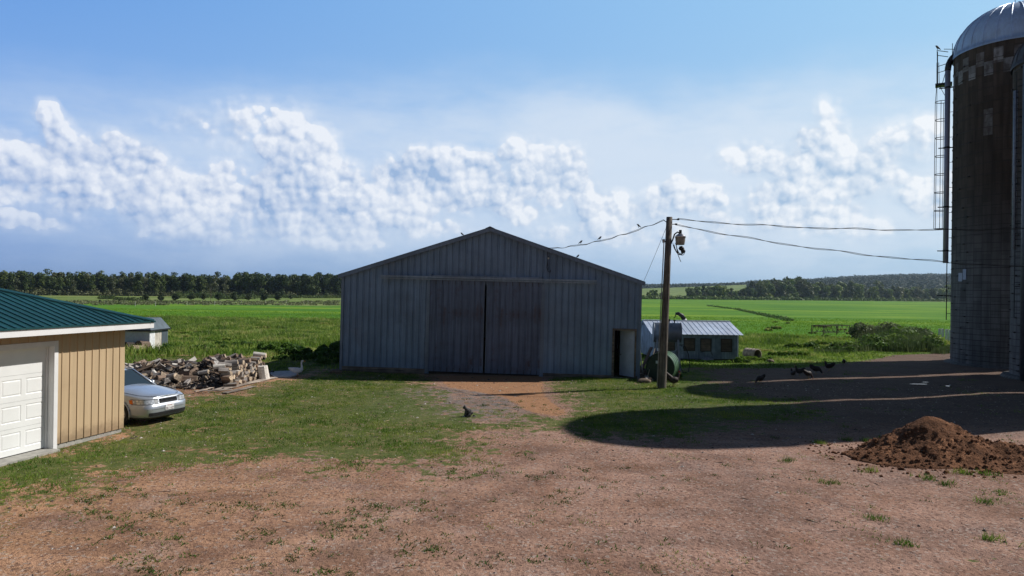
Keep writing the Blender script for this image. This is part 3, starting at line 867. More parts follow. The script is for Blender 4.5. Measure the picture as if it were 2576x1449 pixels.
# silo A: fill pipe with elbow, ladder, cage, brackets on the left side seen from the yard
def silo_a_details():
    t = silo_a; Rr = 3.07
    view = math.atan2(-41.6, -29.7)                # towards the camera
    tang = view - R(86)                              # left silhouette
    left = Vector((math.cos(tang), math.sin(tang), 0)); 
    if AT(2000, 724, 40).x < 0: pass
    # make sure it is on the left
    if (Vector((29.7, 41.6, 0)) + left * 3).x > 29.7: left = -left; tang += math.pi
    fwd = Vector((math.cos(view), math.sin(view), 0))
    pipe_m = simple("pipe_grey_white", (0.36, 0.39, 0.50), 0.4, 0.2, var=0.08)
    dark = simple("dark_steel", (0.03, 0.03, 0.035), 0.5, 0.5)
    zt = 17.95; zb = 6.25 - 0.15
    pp = left * (Rr + 0.27) + fwd * 0.35
    mb = MB(); mb.smooth = True; mb.ring([pp + Vector((0, 0, zb)), pp + Vector((0, 0, zt))], 0.15, 14)
    pipe = mb.build("fill_pipe", pipe_m, t)
    mb = MB(); mb.smooth = True
    q = []
    for i in range(8):
        a = math.pi / 2 * i / 7
        q.append(pp + Vector((0, 0, zt)) + (-left) * (0.6 * (1 - math.cos(a))) + Vector((0, 0, 0.95 * math.sin(a))))
    q.append(q[-1] - left * 0.5 + Vector((0, 0, .12)))
    mb.ring(q, [0.175] * len(q), 12)
    mb.build("pipe_elbow", dark, t)
    for z in (16.9, 13.2, 9.55, 6.85, 4.1):
        mb = MB()
        a = pp + left * 0.45 + Vector((0, 0, z)); b_ = left * (Rr - 0.1) + fwd * 0.4 + Vector((0, 0, z - 0.02))
        mb.bar(a, b_, 0.05, 0.06)
        if z > 6.2: mb.ring([pp + Vector((0, 0, z - 0.05)), pp + Vector((0, 0, z + 0.05))], 0.17, 12)
        mb.build("pipe_bracket", dark, t)
    # ladder between pipe and wall
    la, pt = silo_ladder(t, Rr, tang + 0.02, 2.6, 18.6, 0.22)
    # cage: hoops and straps around a second ladder to the left
    cp = left * (Rr + 0.60) + fwd * (-0.25)
    mb = MB()
    for k in range(8):
        z = 16.2 - k * 1.135
        ring = []
        for j in range(17):
            a = math.pi * 2 * j / 16
            ring.append(cp + left * (0.36 * math.cos(a)) + fwd * (0.36 * math.sin(a)) + Vector((0, 0, z)))
        mb.ring(ring, 0.022, 5, caps=False)
    for j in (0, 2.4, 4.1, 5.7, 7.2, 9.0):
        a = math.pi * 2 * j / 16 * 1.6
        off = left * (0.36 * math.cos(a)) + fwd * (0.36 * math.sin(a))
        top = cp + off + Vector((0, 0, 16.2))
        mb.ring([cp + off + Vector((0, 0, 16.2 - 7 * 1.135)), top], 0.017, 5)
        if j in (0, 5.7, 9.0):
            mb.ring([top, cp + left * 0.22 + off * 0.2 + Vector((0, 0, 17.25)), cp + left * 0.25 + off * 0.15 + Vector((0, 0, 18.7))], 0.016, 5)
    mb.build("ladder_cage", dark, t)
    mb = MB()
    mb.box(cp + left * 0.02 - left * 0.1 + Vector((0, 0, 17.25)), (0.9, 0.6, 0.14), Matrix.Rotation(tang, 3, 'Z'))
    for z in (18.05, 18.45, 18.95, 19.25):
        a = cp + left * 0.25 + Vector((0, 0, z + (0.2 if z > 18.5 else 0))); mb.ring([a, pp - left * 0.0 + Vector((0, 0, z - 0.05 - (0.1 if z > 18.5 else 0)))], 0.022, 5)
    for sgn in (-1, 1): mb.ring([cp + left * 0.25 + fwd * sgn * 0.25 + Vector((0, 0, 17.3)), cp + left * 0.28 + fwd * sgn * 0.2 + Vector((0, 0, 19.45))], 0.018, 5)
    mb.ring([cp + left * 0.0 + Vector((0, 0, 17.3)), pp + Vector((0, 0, 18.4))], 0.02, 5)
    # little cross brace over the elbow
    e = q[4] + Vector((0, 0, 0.2)); mb.ring([e - left * 0.5 + Vector((0, 0, .25)), e + left * 0.45 + Vector((0, 0, .42))], 0.02, 5); mb.ring([e + Vector((0, 0, -.1)), e + Vector((0, 0, .7))], 0.02, 5)
    mb.build("platform", dark, t)
    # pale patch plate near the bottom left
    a = view - (view - tang) * 0.62
    mb = MB()
    for k, (da, z, w, h) in enumerate(((0.0, 5.2, 0.34, 0.5), (0.11, 5.35, 0.26, 0.62))):
        mb.box(((Rr + 0.03) * math.cos(a + da), (Rr + 0.03) * math.sin(a + da), z), (0.03, w, h), Matrix.Rotation(a + da, 3, 'Z'))
    mb.build("patch_plate", pipe_m, t)
    # dark curved spout and chute at the right side of the wall
    a2 = view + (view - tang) * 0.0
    rgt = -left
    sp = rgt * 1.95 + fwd * (math.sqrt(max(0, (Rr) ** 2 - 1.95 ** 2)) + 0.34)
    mb = MB(); mb.smooth = True
    pts = [sp + rgt * 1.2 + Vector((0, 0, 18.6)), sp + rgt * 0.75 + Vector((0, 0, 18.5)), sp + rgt * 0.35 + Vector((0, 0, 18.0)), sp + rgt * 0.12 + Vector((0, 0, 17.2)), sp + Vector((0, 0, 15.8)), sp - rgt * 0.1 + Vector((0, 0, 13.5)), sp - rgt * 0.1 + Vector((0, 0, 11.2))]
    mb.ring(pts, [0.3] * 7, 12)
    mb.build("spout", dark, t)
    mb = MB(); mb.smooth = True
    mb.ring([sp - rgt * 0.1 + Vector((0, 0, 11.2)), sp - rgt * 0.1 + Vector((0, 0, 8.6))], 0.26, 12)
    mb.build("spout_pipe", pipe_m, t)
    # steps: short rungs up the wall
    a3 = view - 0.28 * (1 if tang < view else -1) * -1
    mb = MB(); z = 1.2
    while z < 17:
        for da in (-0.0,):
            for sgn in (-1, 1):
                pass
            aa = a3
            cc, ss = math.cos(aa), math.sin(aa)
            mb.ring([(cc * (Rr + .14) + ss * 0.22, ss * (Rr + .14) - cc * 0.22, z), (cc * (Rr + .14) - ss * 0.22, ss * (Rr + .14) + cc * 0.22, z)], 0.014, 4)
            for sgn in (-1, 1): mb.ring([(cc * (Rr + .14) + sgn * ss * 0.22, ss * (Rr + .14) - sgn * cc * 0.22, z), (cc * Rr + sgn * ss * 0.22, ss * Rr - sgn * cc * 0.22, z)], 0.014, 4)
        z += 0.62
    mb.build("step_rung", simple("galv_rung", (0.35, 0.35, 0.36), 0.5, 0.6), t)["kind"] = "stuff"
    return t, cp, left
_, cage_p, silo_left = silo_a_details()

def silo_b_details():
    t = silo_b; Rr = 2.6
    view = math.atan2(-34.3, -27.6)
    rot = -1
    l = Vector((math.cos(view - R(88)), math.sin(view - R(88)), 0))
    if l.x > 0: l = -l
    fwd = Vector((math.cos(view), math.sin(view), 0))
    pipe_m = MATS["pipe_grey_white"]
    p = l * (Rr - 0.22) + fwd * 1.0
    mb = MB(); mb.smooth = True; mb.ring([p + Vector((0, 0, 6.4)), p + Vector((0, 0, 14.3))], 0.12, 12)
    mb.build("white_pipe", simple("pipe_white", (0.25, 0.29, 0.36), 0.5), t)
    c = l * (Rr - 0.95) + fwd * 2.3
    mb = MB(); mb.smooth = True; mb.ring([c + Vector((0, 0, 0)), c + Vector((0, 0, 15.2))], 0.42, 16)
    mb.build("chute", simple("chute_grey", (0.07, 0.075, 0.10), 0.5, 0.2), t)
    mb = MB()
    q = l * (Rr - 0.45) + fwd * 1.9
    for sgn in (-1, 1): mb.ring([q + l * sgn * 0.17 + Vector((0, 0, 3.0)), q + l * sgn * 0.17 + Vector((0, 0, 15.0))], 0.018, 5)
    z = 3.2
    while z < 14.9: mb.ring([q - l * 0.17 + Vector((0, 0, z)), q + l * 0.17 + Vector((0, 0, z))], 0.013, 4); z += 0.3
    for z in (4.5, 7.6, 10.4, 13.2): mb.ring([q + l * 0.17 + Vector((0, 0, z)), l * (Rr - 0.7) + fwd * 1.2 + Vector((0, 0, z))], 0.02, 5)
    mb.build("ladder", MATS["dark_steel"], t)
    for z in (9.6, 13.9):
        mb = MB(); mb.ring([p + l * 0.1 + Vector((0, 0, z)), c + fwd * 0.5 - l * 1.6 + Vector((0, 0, z + 0.35))], 0.05, 6)
        mb.build("brace", MATS["dark_steel"], t)
silo_b_details()

# ------------------------------------------------------------ utility pole, wires, lamp
def build_pole():
    b = G(1665, 977)
    top = AT(1684, 546, b.y)
    t = empty("utility_pole", tuple(b), 0, "weathered wooden utility pole with lamp between the barn and the yard", "utility pole")
    tp = top - b
    m = wood("pole_wood", (0.17, 0.148, 0.125), (0.055, 0.048, 0.042), axis=2, scale=1.2)
    mb = MB(); mb.smooth = True
    mb.ring([Vector((0, 0, -0.4)) - tp.normalized() * 0.1, tp * 0.02, tp * 0.3, tp * 0.65, tp], [0.185, 0.175, 0.16, 0.14, 0.125], 16)
    mb.build("shaft", m, t)
    dk = MATS["dark_steel"]
    # conduit on the left side
    mb = MB(); mb.ring([Vector((-0.20, -0.02, 0.1)), Vector((tp.x * .86 - 0.19, -0.02, tp.z * 0.85))], 0.022, 6)
    mb.ring([Vector((tp.x * .86 - 0.19, -0.02, tp.z * 0.85)), Vector((tp.x * .86 - 0.21, -0.02, tp.z * 0.87))], 0.06, 8)
    mb.build("conduit", simple("conduit_grey", (0.3, 0.3, 0.31), 0.4, 0.6), t)
    # brackets and insulators
    tx = lambda f: tp * f
    mb = MB()
    for dz, L in ((-0.10, 0.34), (-0.30, 0.26)):
        mb.ring([tp + Vector((-0.05, -0.02, dz)), tp + Vector((L, -0.06, dz))], 0.018, 6)
        mb.ring([tp + Vector((L - 0.04, -0.06, dz)), tp + Vector((L + .05, -0.06, dz))], 0.035, 8)
    mb.ring([tp + Vector((0.05, -0.02, -0.35)), tp + Vector((-0.26, -0.05, -0.12))], 0.016, 6)
    mb.build("bracket", dk, t)
    # yard lamp: arm, galvanised hood, ribbed refractor, photocell
    lp = tp + Vector((0.44, -0.1, -1.18))
    mb = MB(); mb.ring([tp + Vector((0.05, -0.05, -1.15)), tp + Vector((0.13, -0.08, -0.95)), tp + Vector((0.20, -0.1, -0.72)), lp + Vector((-0.12, 0, 0.55)), lp + Vector((0, 0, 0.5))], 0.03, 8)
    mb.ring([lp + Vector((0, 0, 0.44)), lp + Vector((0, 0, 0.64))], 0.06, 8)
    mb.build("lamp_arm", dk, t)
    mb = MB(); mb.smooth = True
    mb.lathe([(0.05, 0.50), (0.11, 0.47), (0.2, 0.40), (0.235, 0.33), (0.22, 0.33)], 20, lp)
    hood = mb.build("lamp_hood", simple("galvanised_bright", (0.62, 0.62, 0.66), 0.3, 0.8), t)
    mb = MB(); mb.smooth = True
    mb.lathe([(0.21, 0.33), (0.20, 0.2), (0.175, 0.05), (0.16, 0.02), (0.0, 0.02)], 20, lp)
    mb.build("refractor", simple("cloudy_plastic", (0.28, 0.27, 0.25), 0.3), t)
    mb = MB(); mb.smooth = True
    c = lp + Vector((0.05, 0, -0.13))
    mb.lathe([(0.0, -0.09), (0.08, -0.07), (0.12, 0.0), (0.08, 0.09), (0.0, 0.11)], 10, c)
    mb.lathe([(0.0, -0.09), (0.08, -0.07), (0.10, 0.0), (0.06, 0.09), (0.0, 0.11)], 10, c + Vector((0.07, 0, -0.1)))
    mb.build("weatherhead", dk, t)
    mb = MB()
    for i in range(6):
        r0 = random.Random(i)
        a = lp + Vector((-0.32 + r0.uniform(0, .2), r0.uniform(-.08, .08), 0.05 + r0.uniform(-.1, .1)))
        pts = [a, a + Vector((0.02 * i, 0, -0.25 - 0.03 * i)), lp + Vector((-0.05 + 0.03 * i, 0.02, -0.5 - r0.uniform(0, .15))), lp + Vector((0.12 + .02 * i, 0, -0.22))]
        pr = [pts[0]]
        for k in range(1, 10):
            u = k / 9
            p = (1-u)**3 * pts[0] + 3*u*(1-u)**2 * pts[1] + 3*u*u*(1-u) * pts[2] + u**3 * pts[3]; pr.append(p)
        mb.ring(pr, 0.012, 5)
    mb.ring([lp + Vector((-0.12, 0, -0.3)), lp + Vector((0.0, 0, -0.6)), lp + Vector((0.04, 0, -0.68))], 0.014, 5)
    mb.build("cable_coil", MATS["black_rubber"], t)
    return t, b + tp
pole, ptop = build_pole()

def wire(a, b, sag, r=0.012, n=40, wob=0.02, label="", pair=0.0, seed=0, name="overhead_wire"):
    a, b = Vector(a), Vector(b); mb = MB(); pts = []
    side = (b - a).cross(Vector((0, 0, 1))).normalized()
    L = (b - a).length
    def path(ph, amp):
        ps = []
        nn = max(n, int(L / 0.25)) if amp else n
        for i in range(nn + 1):
            u = i / nn
            p = a.lerp(b, u) + Vector((0, 0, -4 * sag * u * (1 - u)))
            p += Vector((0, 0, 1)) * (wob * math.sin(u * 31 + seed) + wob * .6 * math.sin(u * 57 + seed * 2))
            if amp: p += (Vector((0, 0, 1)) * math.cos(u * L * 2.2 + ph) + side * math.sin(u * L * 2.2 + ph)) * amp
            ps.append(p)
        return ps
    o = a.copy()
    if pair:
        for ph in (0, math.pi): mb.ring([p - o for p in path(ph, pair)], r * 0.8, 5)
    else: mb.ring([p - o for p in path(0, 0)], r, 5)
    w = mb.build(name, MATS["black_rubber"], None, tuple(o)); tag(w, label, "wire"); return w
w1a = ptop + Vector((0.34, -0.06, -0.10)); 
siloW1 = Vector((22.98, 27.3, 0)) + Vector((0, 0, gz(23, 27)))
w1 = wire(w1a, Vector((23.0, 27.2, 6.85)), 0.30, 0.013, label="upper twisted wire running from the wooden pole to the silos", pair=0.022, seed=1)
w2 = wire(ptop + Vector((0.26, -0.06, -0.32)), Vector((23.0, 27.2, 5.15)), 0.42, 0.013, label="lower twisted wire sloping down from the pole to the silos", pair=0.022, seed=2)
bw = barn_pt(BX(1380), -0.25, btop(BX(1380)) + 0.04)
w3 = wire(ptop + Vector((-0.26, -0.05, -0.14)), bw, 0.22, 0.013, label="short wire with three perched birds between pole and barn gable", pair=0.02, seed=3)
w4 = wire(ptop + Vector((-0.12, 0, -0.42)), barn_pt(bhw + 0.12, -0.12, beave + 0.02), 0.03, 0.008, label="thin straight cable from the pole down to the barn eave corner", wob=0.0)
# ------------------------------------------------------------ terrain: one sheet to the horizon, with zones of cover
def inpoly(px, py, poly):
    x = np.asarray(px); y = np.asarray(py); r = np.zeros(x.shape, bool)
    n = len(poly); j = n - 1
    for i in range(n):
        xi, yi = poly[i]; xj, yj = poly[j]
        c = ((yi > y) != (yj > y)) & (x < (xj - xi) * (y - yi) / ((yj - yi) or 1e-9) + xi)
        r ^= c; j = i
    return r
def GP(pts): return [(G(a, b).x, G(a, b).y) for a, b in pts]
def gzv(x, y):
    return np.array([gz(a, b) for a, b in zip(np.ravel(x), np.ravel(y))]).reshape(np.shape(x))

# lawn in front and left of the barn, from the outlines seen in the photograph
LAWN = GP([(310,1000),(300,1078),(140,1132),(20,1150),(-250,1200),(-200,1360),(30,1330),(120,1240),(300,1200),(430,1160),(640,1150),(760,1160),(800,1180),(960,1170),(1100,1195),(1240,1185),(1180,1120),(1190,1080),(1330,1070),(1400,1090),(1500,1108),(1600,1115),(1720,1100),(1850,1070),(2000,1050),(2100,1040),(1980,1000),(1840,985),(1800,930),(1760,925),(1600,935),(1500,935),(1370,945),(1350,975),(1420,1010),(1410,1040),(1200,1050),(1120,1000),(1090,975),(1090,935),(840,925),(760,950),(690,955),(560,1000),(450,1010),(420,960),(330,900),(310,880)])
ORANGE = GP([(1095,945),(1365,945),(1365,978),(1375,1005),(1430,1040),(1400,1052),(1320,1030),(1270,1000),(1200,985),(1130,975)])
ROUGHL = GP([(100,800),(858,812),(858,935),(760,925),(690,905),(560,890),(420,868),(100,880)])
YARDR = GP([(2600,940),(2600,875),(2395,888),(2250,893),(2130,912),(1960,935),(1830,930),(1740,925),(1720,990),(1800,1010),(2600,1000)])
BACKL = GP([(310,880),(700,890),(860,905),(860,945),(700,935),(640,905),(330,905)])
fieldline = 84.0
def zones(x, y):
    """weights of: lawn, rough grass, crop, orange sand (the rest is the pink gravel)"""
    x = np.asarray(x, float); y = np.asarray(y, float)
    def soft(poly, r=0.35):
        w = np.zeros(x.shape); k = 0
        for q in (0.0, 0.4, 0.75, 1.0):
            for j in range(1 if q == 0 else 8):
                a = j * math.pi / 4 + q
                w += inpoly(x + r * q * math.cos(a), y + r * q * math.sin(a), poly); k += 1
        return w / k
    lawn = soft(LAWN, 1.9); orange = soft(ORANGE, .5)
    yr = soft(YARDR, 0.5)
    behind = np.clip((y - 36.2 - 0.02 * x) / 1.2, 0, 1)              # all green beyond the yard
    edge = np.interp(x, [-40, -9, 5, 8, 12, 18, 23, 29, 45], [30.5, 33.5, 34, 36.0, 37.0, 38.5, 42.5, 45.0, 47])
    behind = np.clip((y - edge) / 1.0, 0, 1) * (1 - yr * (x > 6))
    left = np.clip((-8.3 - x) / 1.5, 0, 1) * np.clip((y - 31.5) / 1.0, 0, 1)
    green = np.maximum(behind, left)
    crop0 = np.interp(x, [-200, -12, 5, 9, 20, 36, 200], [92, 88, 70, 62, 66, 64, 66])
    crop = np.clip((y - crop0) / 3.0, 0, 1)
    mow = np.clip(1 - (y - 39.5) / 2.0, 0, 1) * (x < -5)          # short strip behind the wood pile
    rough = green * (1 - crop) * (1 - 0.9 * mow)
    lawn = np.maximum(lawn, green * (1 - crop) * mow)
    lawn = np.maximum(lawn * (1 - orange), 0)
    return lawn * (1 - rough) * (1 - crop), rough, crop, orange

def axis(fine0, fine1, step, far0, far1, grow=1.10):
    a = list(np.arange(fine0, fine1 + 1e-6, step))
    s_ = step; v = fine1
    while v < far1: s_ *= grow; v += s_; a.append(v)
    s_ = step; v = fine0; b = []
    while v > far0: s_ *= grow; v -= s_; b.append(v)
    return np.array(b[::-1] + a)

def build_ground():
    xs = axis(-24, 34, 0.25, -9000, 9000); ys = axis(3, 62, 0.25, -600, 14000, 1.07)
    X, Y = np.meshgrid(xs, ys)
    Z = gzv(X, Y)
    # wheel ruts and small bumps on the gravel
    lw, rg, cp, og = zones(X, Y)
    n = len(xs); m = len(ys)
    idx = np.arange(n * m).reshape(m, n)
    quads = np.stack([idx[:-1, :-1], idx[:-1, 1:], idx[1:, 1:], idx[1:, :-1]], -1).reshape(-1, 4)
    me = bpy.data.meshes.new("ground")
    me.vertices.add(n * m); me.vertices.foreach_set('co', np.stack([X, Y, Z], -1).ravel())
    me.loops.add(quads.size); me.loops.foreach_set('vertex_index', quads.ravel())
    me.polygons.add(len(quads)); me.polygons.foreach_set('loop_start', np.arange(len(quads)) * 4)
    me.polygons.foreach_set('use_smooth', np.ones(len(quads), bool))
    me.update(); me.validate()
    ca = me.color_attributes.new("cover", 'FLOAT_COLOR', 'POINT')
    ca.data.foreach_set('color', np.stack([lw, rg, cp, og], -1).ravel())
    def dist_line(pts):
        P_ = GP(pts); D = np.full(X.shape, 99.0)
        for (ax, ay), (bx, by) in zip(P_[:-1], P_[1:]):
            L2 = (bx - ax) ** 2 + (by - ay) ** 2; t_ = np.clip(((X - ax) * (bx - ax) + (Y - ay) * (by - ay)) / L2, 0, 1)
            D = np.minimum(D, np.hypot(X - ax - t_ * (bx - ax), Y - ay - t_ * (by - ay)))
        return D
    tr = np.zeros(X.shape)
    for pts, wd in (([(1590,1118),(1800,1205),(2000,1285),(2250,1375),(2480,1460)], .16), ([(1700,1118),(1950,1205),(2200,1300),(2420,1380),(2600,1440)], .16), ([(1880,1200),(1895,1300),(1930,1390),(1990,1460)], .30),
                    ([(1450,1300),(1800,1290),(2150,1330),(2600,1420)], .14), ([(900,1390),(1300,1350),(1700,1345),(2100,1420)], .14), ([(1400,1120),(1150,1230),(700,1350),(300,1460)], .18), ([(1500,1130),(1300,1230),(900,1370),(650,1460)], .18),
                    ([(2600,1170),(2300,1210),(2050,1230),(1850,1180)], .2)):
        tr = np.maximum(tr, np.exp(-(dist_line(pts) / wd) ** 2))
    stn = np.zeros(X.shape)
    for (px, py, rx, ry) in ((700,1190,60,14),(785,1207,50,10),(740,1130,80,14),(1660,1268,70,16),(260,1375,110,22),(340,1330,70,12),(560,1170,40,9),(2040,1190,60,12),(1350,1130,90,14),(1250,1010,80,12),(150,1300,60,12),(2330,1165,190,24),(2200,1150,90,12),(2480,1190,120,18)):
        g = G(px, py); k = 0.3975 / FPX * g.y; a_ = ((X - g.x) / (rx * k)) ** 2 + ((Y - g.y) / (ry * k * g.y / 4.0)) ** 2; stn = np.maximum(stn, np.exp(-a_))
    wa = me.color_attributes.new("wear", 'FLOAT_COLOR', 'POINT')
    wa.data.foreach_set('color', np.stack([tr, stn, tr * 0, tr * 0 + 1], -1).ravel())
    def f(N, b):
        p = wpos(N)
        wr = N.xyz(N.n('ShaderNodeAttribute', attribute_name="wear").outputs['Color'])
        at = N.n('ShaderNodeAttribute', attribute_name="cover")
        w = N.xyz(at.outputs['Color']); og_ = at.outputs['Alpha']
        n1 = N.noise(p, 0.55, 6, 0.62); n2 = N.noise(p, 3.0, 5, 0.65); n3 = N.noise(p, 16, 4, 0.6); n4 = N.noise(p, 55, 2, 0.6)
        nn = N.m('ADD', N.m('MULTIPLY', n1, .45), N.m('ADD', N.m('MULTIPLY', n2, .35), N.m('MULTIPLY', n3, .2)))
        dx, dy, dz = N.xyz(p)
        # gravel: pinkish to the right, more orange to the left
        ob = N.m('ADD', N.ramp(dx, -11, 5, 1.0, 0.0), N.m('MULTIPLY_ADD', n1, 1.2, -0.6), clamp=True)
        base = N.mix(ob, (0.355, 0.218, 0.165), (0.42, 0.236, 0.132))
        base = N.mix(N.ramp(n1, 0.46, 0.62, 0, 0.6), base, (0.235, 0.130, 0.092))
        np_ = N.noise(N.v('MULTIPLY', p, (0.35, 1.1, 1)), 1.0, 5, 0.7)
        base = N.v('SCALE', base, scale=N.ramp(np_, 0.34, 0.64, 0.80, 1.16))
        pinky = N.noise(p, 0.8, 3, 0.5)
        base = N.mix(N.ramp(pinky, 0.52, 0.70, 0, 0.32), base, (0.37, 0.27, 0.24))
        grain = N.m('ADD', N.m('MULTIPLY_ADD', n4, 1.15, -0.575), N.m('MULTIPLY_ADD', n3, 0.95, -0.475))
        base = N.mix(N.m('MULTIPLY', wr[1], N.ramp(n2, 0.3, 0.6, 0.3, 0.85)), base, (0.21, 0.115, 0.075))
        base = N.mix(N.m('MULTIPLY', wr[0], N.ramp(n3, 0.35, 0.6, 0.05, 0.55)), base, (0.17, 0.11, 0.09))
        # wheel tracks: long faint curved bands
        rutx = N.m('ADD', dx, N.m('MULTIPLY', N.m('POWER', N.m('SUBTRACT', dy, 8.0), 2.0), 0.055))
        rut = N.m('ABSOLUTE', N.m('SUBTRACT', N.m('FRACT', N.m('DIVIDE', N.m('ADD', rutx, N.m('MULTIPLY', n1, 1.2)), 1.9)), 0.5))
        rm_ = N.m('MULTIPLY', N.ramp(rut, 0.03, 0.13, 1.0, 0.0), N.m('MULTIPLY', N.ramp(n1, 0.40, 0.60), N.ramp(dx, -4, 2)))
        base = N.mix(N.m('MULTIPLY', rm_, 0.34), base, (0.21, 0.14, 0.12))
        base = N.v('SCALE', base, scale=N.m('ADD', grain, 1.0))
        vo = N.voro(p, 22.0, out='Color'); vr = N.xyz(vo)
        base = N.mix(N.m('MULTIPLY', N.m('GREATER_THAN', vr[0], 0.90), 0.45), base, (0.45, 0.40, 0.36))
        base = N.mix(N.m('MULTIPLY', N.m('LESS_THAN', vr[1], 0.16), 0.6), base, (0.12, 0.065, 0.05))
        flk = N.m('MULTIPLY', N.ramp(N.noise(N.v('MULTIPLY', p, (5.0, 9.0, 1)), 1.0, 3, 0.7), 0.60, 0.67), N.ramp(n2, 0.42, 0.6))
        base = N.mix(N.m('MULTIPLY', flk, 0.42), base, (0.11, 0.075, 0.05))
        # farmyard soil near the silos, its colour darkened to deepen the shade there
        yard_shade = N.m('MULTIPLY', N.ramp(N.m('ADD', dy, N.m('MULTIPLY', dx, -0.15)), 17.0, 21.0), N.ramp(dx, 2.0, 8.0))
        base = N.mix(N.m('MULTIPLY', yard_shade, 0.75), base, N.v('SCALE', (0.118, 0.086, 0.066), scale=N.m('ADD', grain, 1.0)))
        # grey stone litter before the barn
        gl = N.m('MULTIPLY', N.ramp(N.m('ABSOLUTE', N.m('SUBTRACT', dx, -2.2)), 1.5, 4.2, 1, 0), N.m('MULTIPLY', N.ramp(dy, 20.5, 22.5), N.ramp(dy, 27.5, 30.0, 1, 0)))
        base = N.mix(N.m('MULTIPLY', gl, N.ramp(n2, 0.35, 0.6)), base, N.v('SCALE', (0.21, 0.18, 0.17), scale=N.m('ADD', grain, 1.0)))
        # rust-brown patches on the near left
        base = N.mix(N.ramp(N.noise(p, 0.35, 3, 0.5), 0.60, 0.72, 0, 0.5), base, (0.20, 0.105, 0.065))
        osand = N.v('SCALE', N.mix(n2, (0.345, 0.180, 0.098), (0.42, 0.235, 0.135)), scale=N.m('MULTIPLY_ADD', grain, 0.6, 1.0))
        om = N.ramp(N.m('ADD', og_, N.m('MULTIPLY_ADD', nn, 1.2, -0.6)), 0.40, 0.60)
        base = N.mix(om, base, osand)
        # turf under the blades
        turf = N.cr(N.m('ADD', N.m('MULTIPLY', n2, 0.6), N.m('MULTIPLY', n1, 0.4)), [(0.36, (0.045, 0.085, 0.014)), (0.5, (0.080, 0.125, 0.024)), (0.64, (0.18, 0.165, 0.065))])
        turf = N.v('SCALE', turf, scale=N.m('ADD', N.m('MULTIPLY', grain, .8), 1.0))
        rag = N.m('ADD', N.m('MULTIPLY_ADD', N.noise(p, 0.9, 5, 0.7), 3.4, -1.7), N.m('MULTIPLY_ADD', N.noise(p, 3.6, 4, 0.7), 2.6, -1.3))
        lm = N.ramp(N.m('ADD', w[0], N.m('MULTIPLY', rag, 0.60)), 0.48, 0.74)
        c = N.mix(N.m('MULTIPLY', lm, 0.88), base, turf)
        rt = N.cr(N.noise(p, 0.30, 5, 0.6), [(0.3, (0.065, 0.12, 0.020)), (0.5, (0.125, 0.19, 0.032)), (0.7, (0.22, 0.25, 0.06))])
        rt = N.v('SCALE', rt, scale=N.ramp(N.noise(p, 2.2, 4, 0.6), 0.3, 0.7, 0.6, 1.3))
        c = N.mix(N.ramp(N.m('ADD', w[1], N.m('MULTIPLY_ADD', nn, 0.8, -0.4)), 0.35, 0.6), c, rt)
        # crop field: even bright green with faint drill lines and yellow drifts; paler, rougher pasture far off
        fn = N.noise(N.v('MULTIPLY', p, (0.012, 0.05, 0)), 1.0, 5, 0.6)
        fine = N.noise(p, 1.6, 4, 0.7)
        cf = N.cr(fn, [(0.36, (0.060, 0.175, 0.012)), (0.5, (0.095, 0.235, 0.014)), (0.62, (0.20, 0.32, 0.022))])
        cf = N.v('SCALE', cf, scale=N.ramp(fine, 0.3, 0.7, 0.74, 1.22))
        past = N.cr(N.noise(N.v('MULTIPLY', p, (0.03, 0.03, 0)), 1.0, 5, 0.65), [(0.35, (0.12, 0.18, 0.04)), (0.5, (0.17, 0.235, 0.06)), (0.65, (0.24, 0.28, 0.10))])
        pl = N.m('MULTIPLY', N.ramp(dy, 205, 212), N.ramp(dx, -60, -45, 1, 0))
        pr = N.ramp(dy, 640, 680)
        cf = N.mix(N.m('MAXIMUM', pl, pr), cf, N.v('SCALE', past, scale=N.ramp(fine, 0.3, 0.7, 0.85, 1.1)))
        c = N.mix(N.ramp(N.m('ADD', w[2], N.m('MULTIPLY_ADD', n1, 0.8, -0.4)), 0.4, 0.6), c, cf)
        P(N, b, c, 0.95, 0, 0.12)
        hgt = N.m('ADD', N.m('MULTIPLY', n3, 0.5), N.m('ADD', N.m('MULTIPLY', n4, 0.35), N.m('MULTIPLY', n2, 1.2)))
        bump(N, b, hgt, 0.8, 0.07)
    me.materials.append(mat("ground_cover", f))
    o = bpy.data.objects.new("ground", me); COL.objects.link(o); tag(o, kind="structure")
    return o
ground = build_ground()

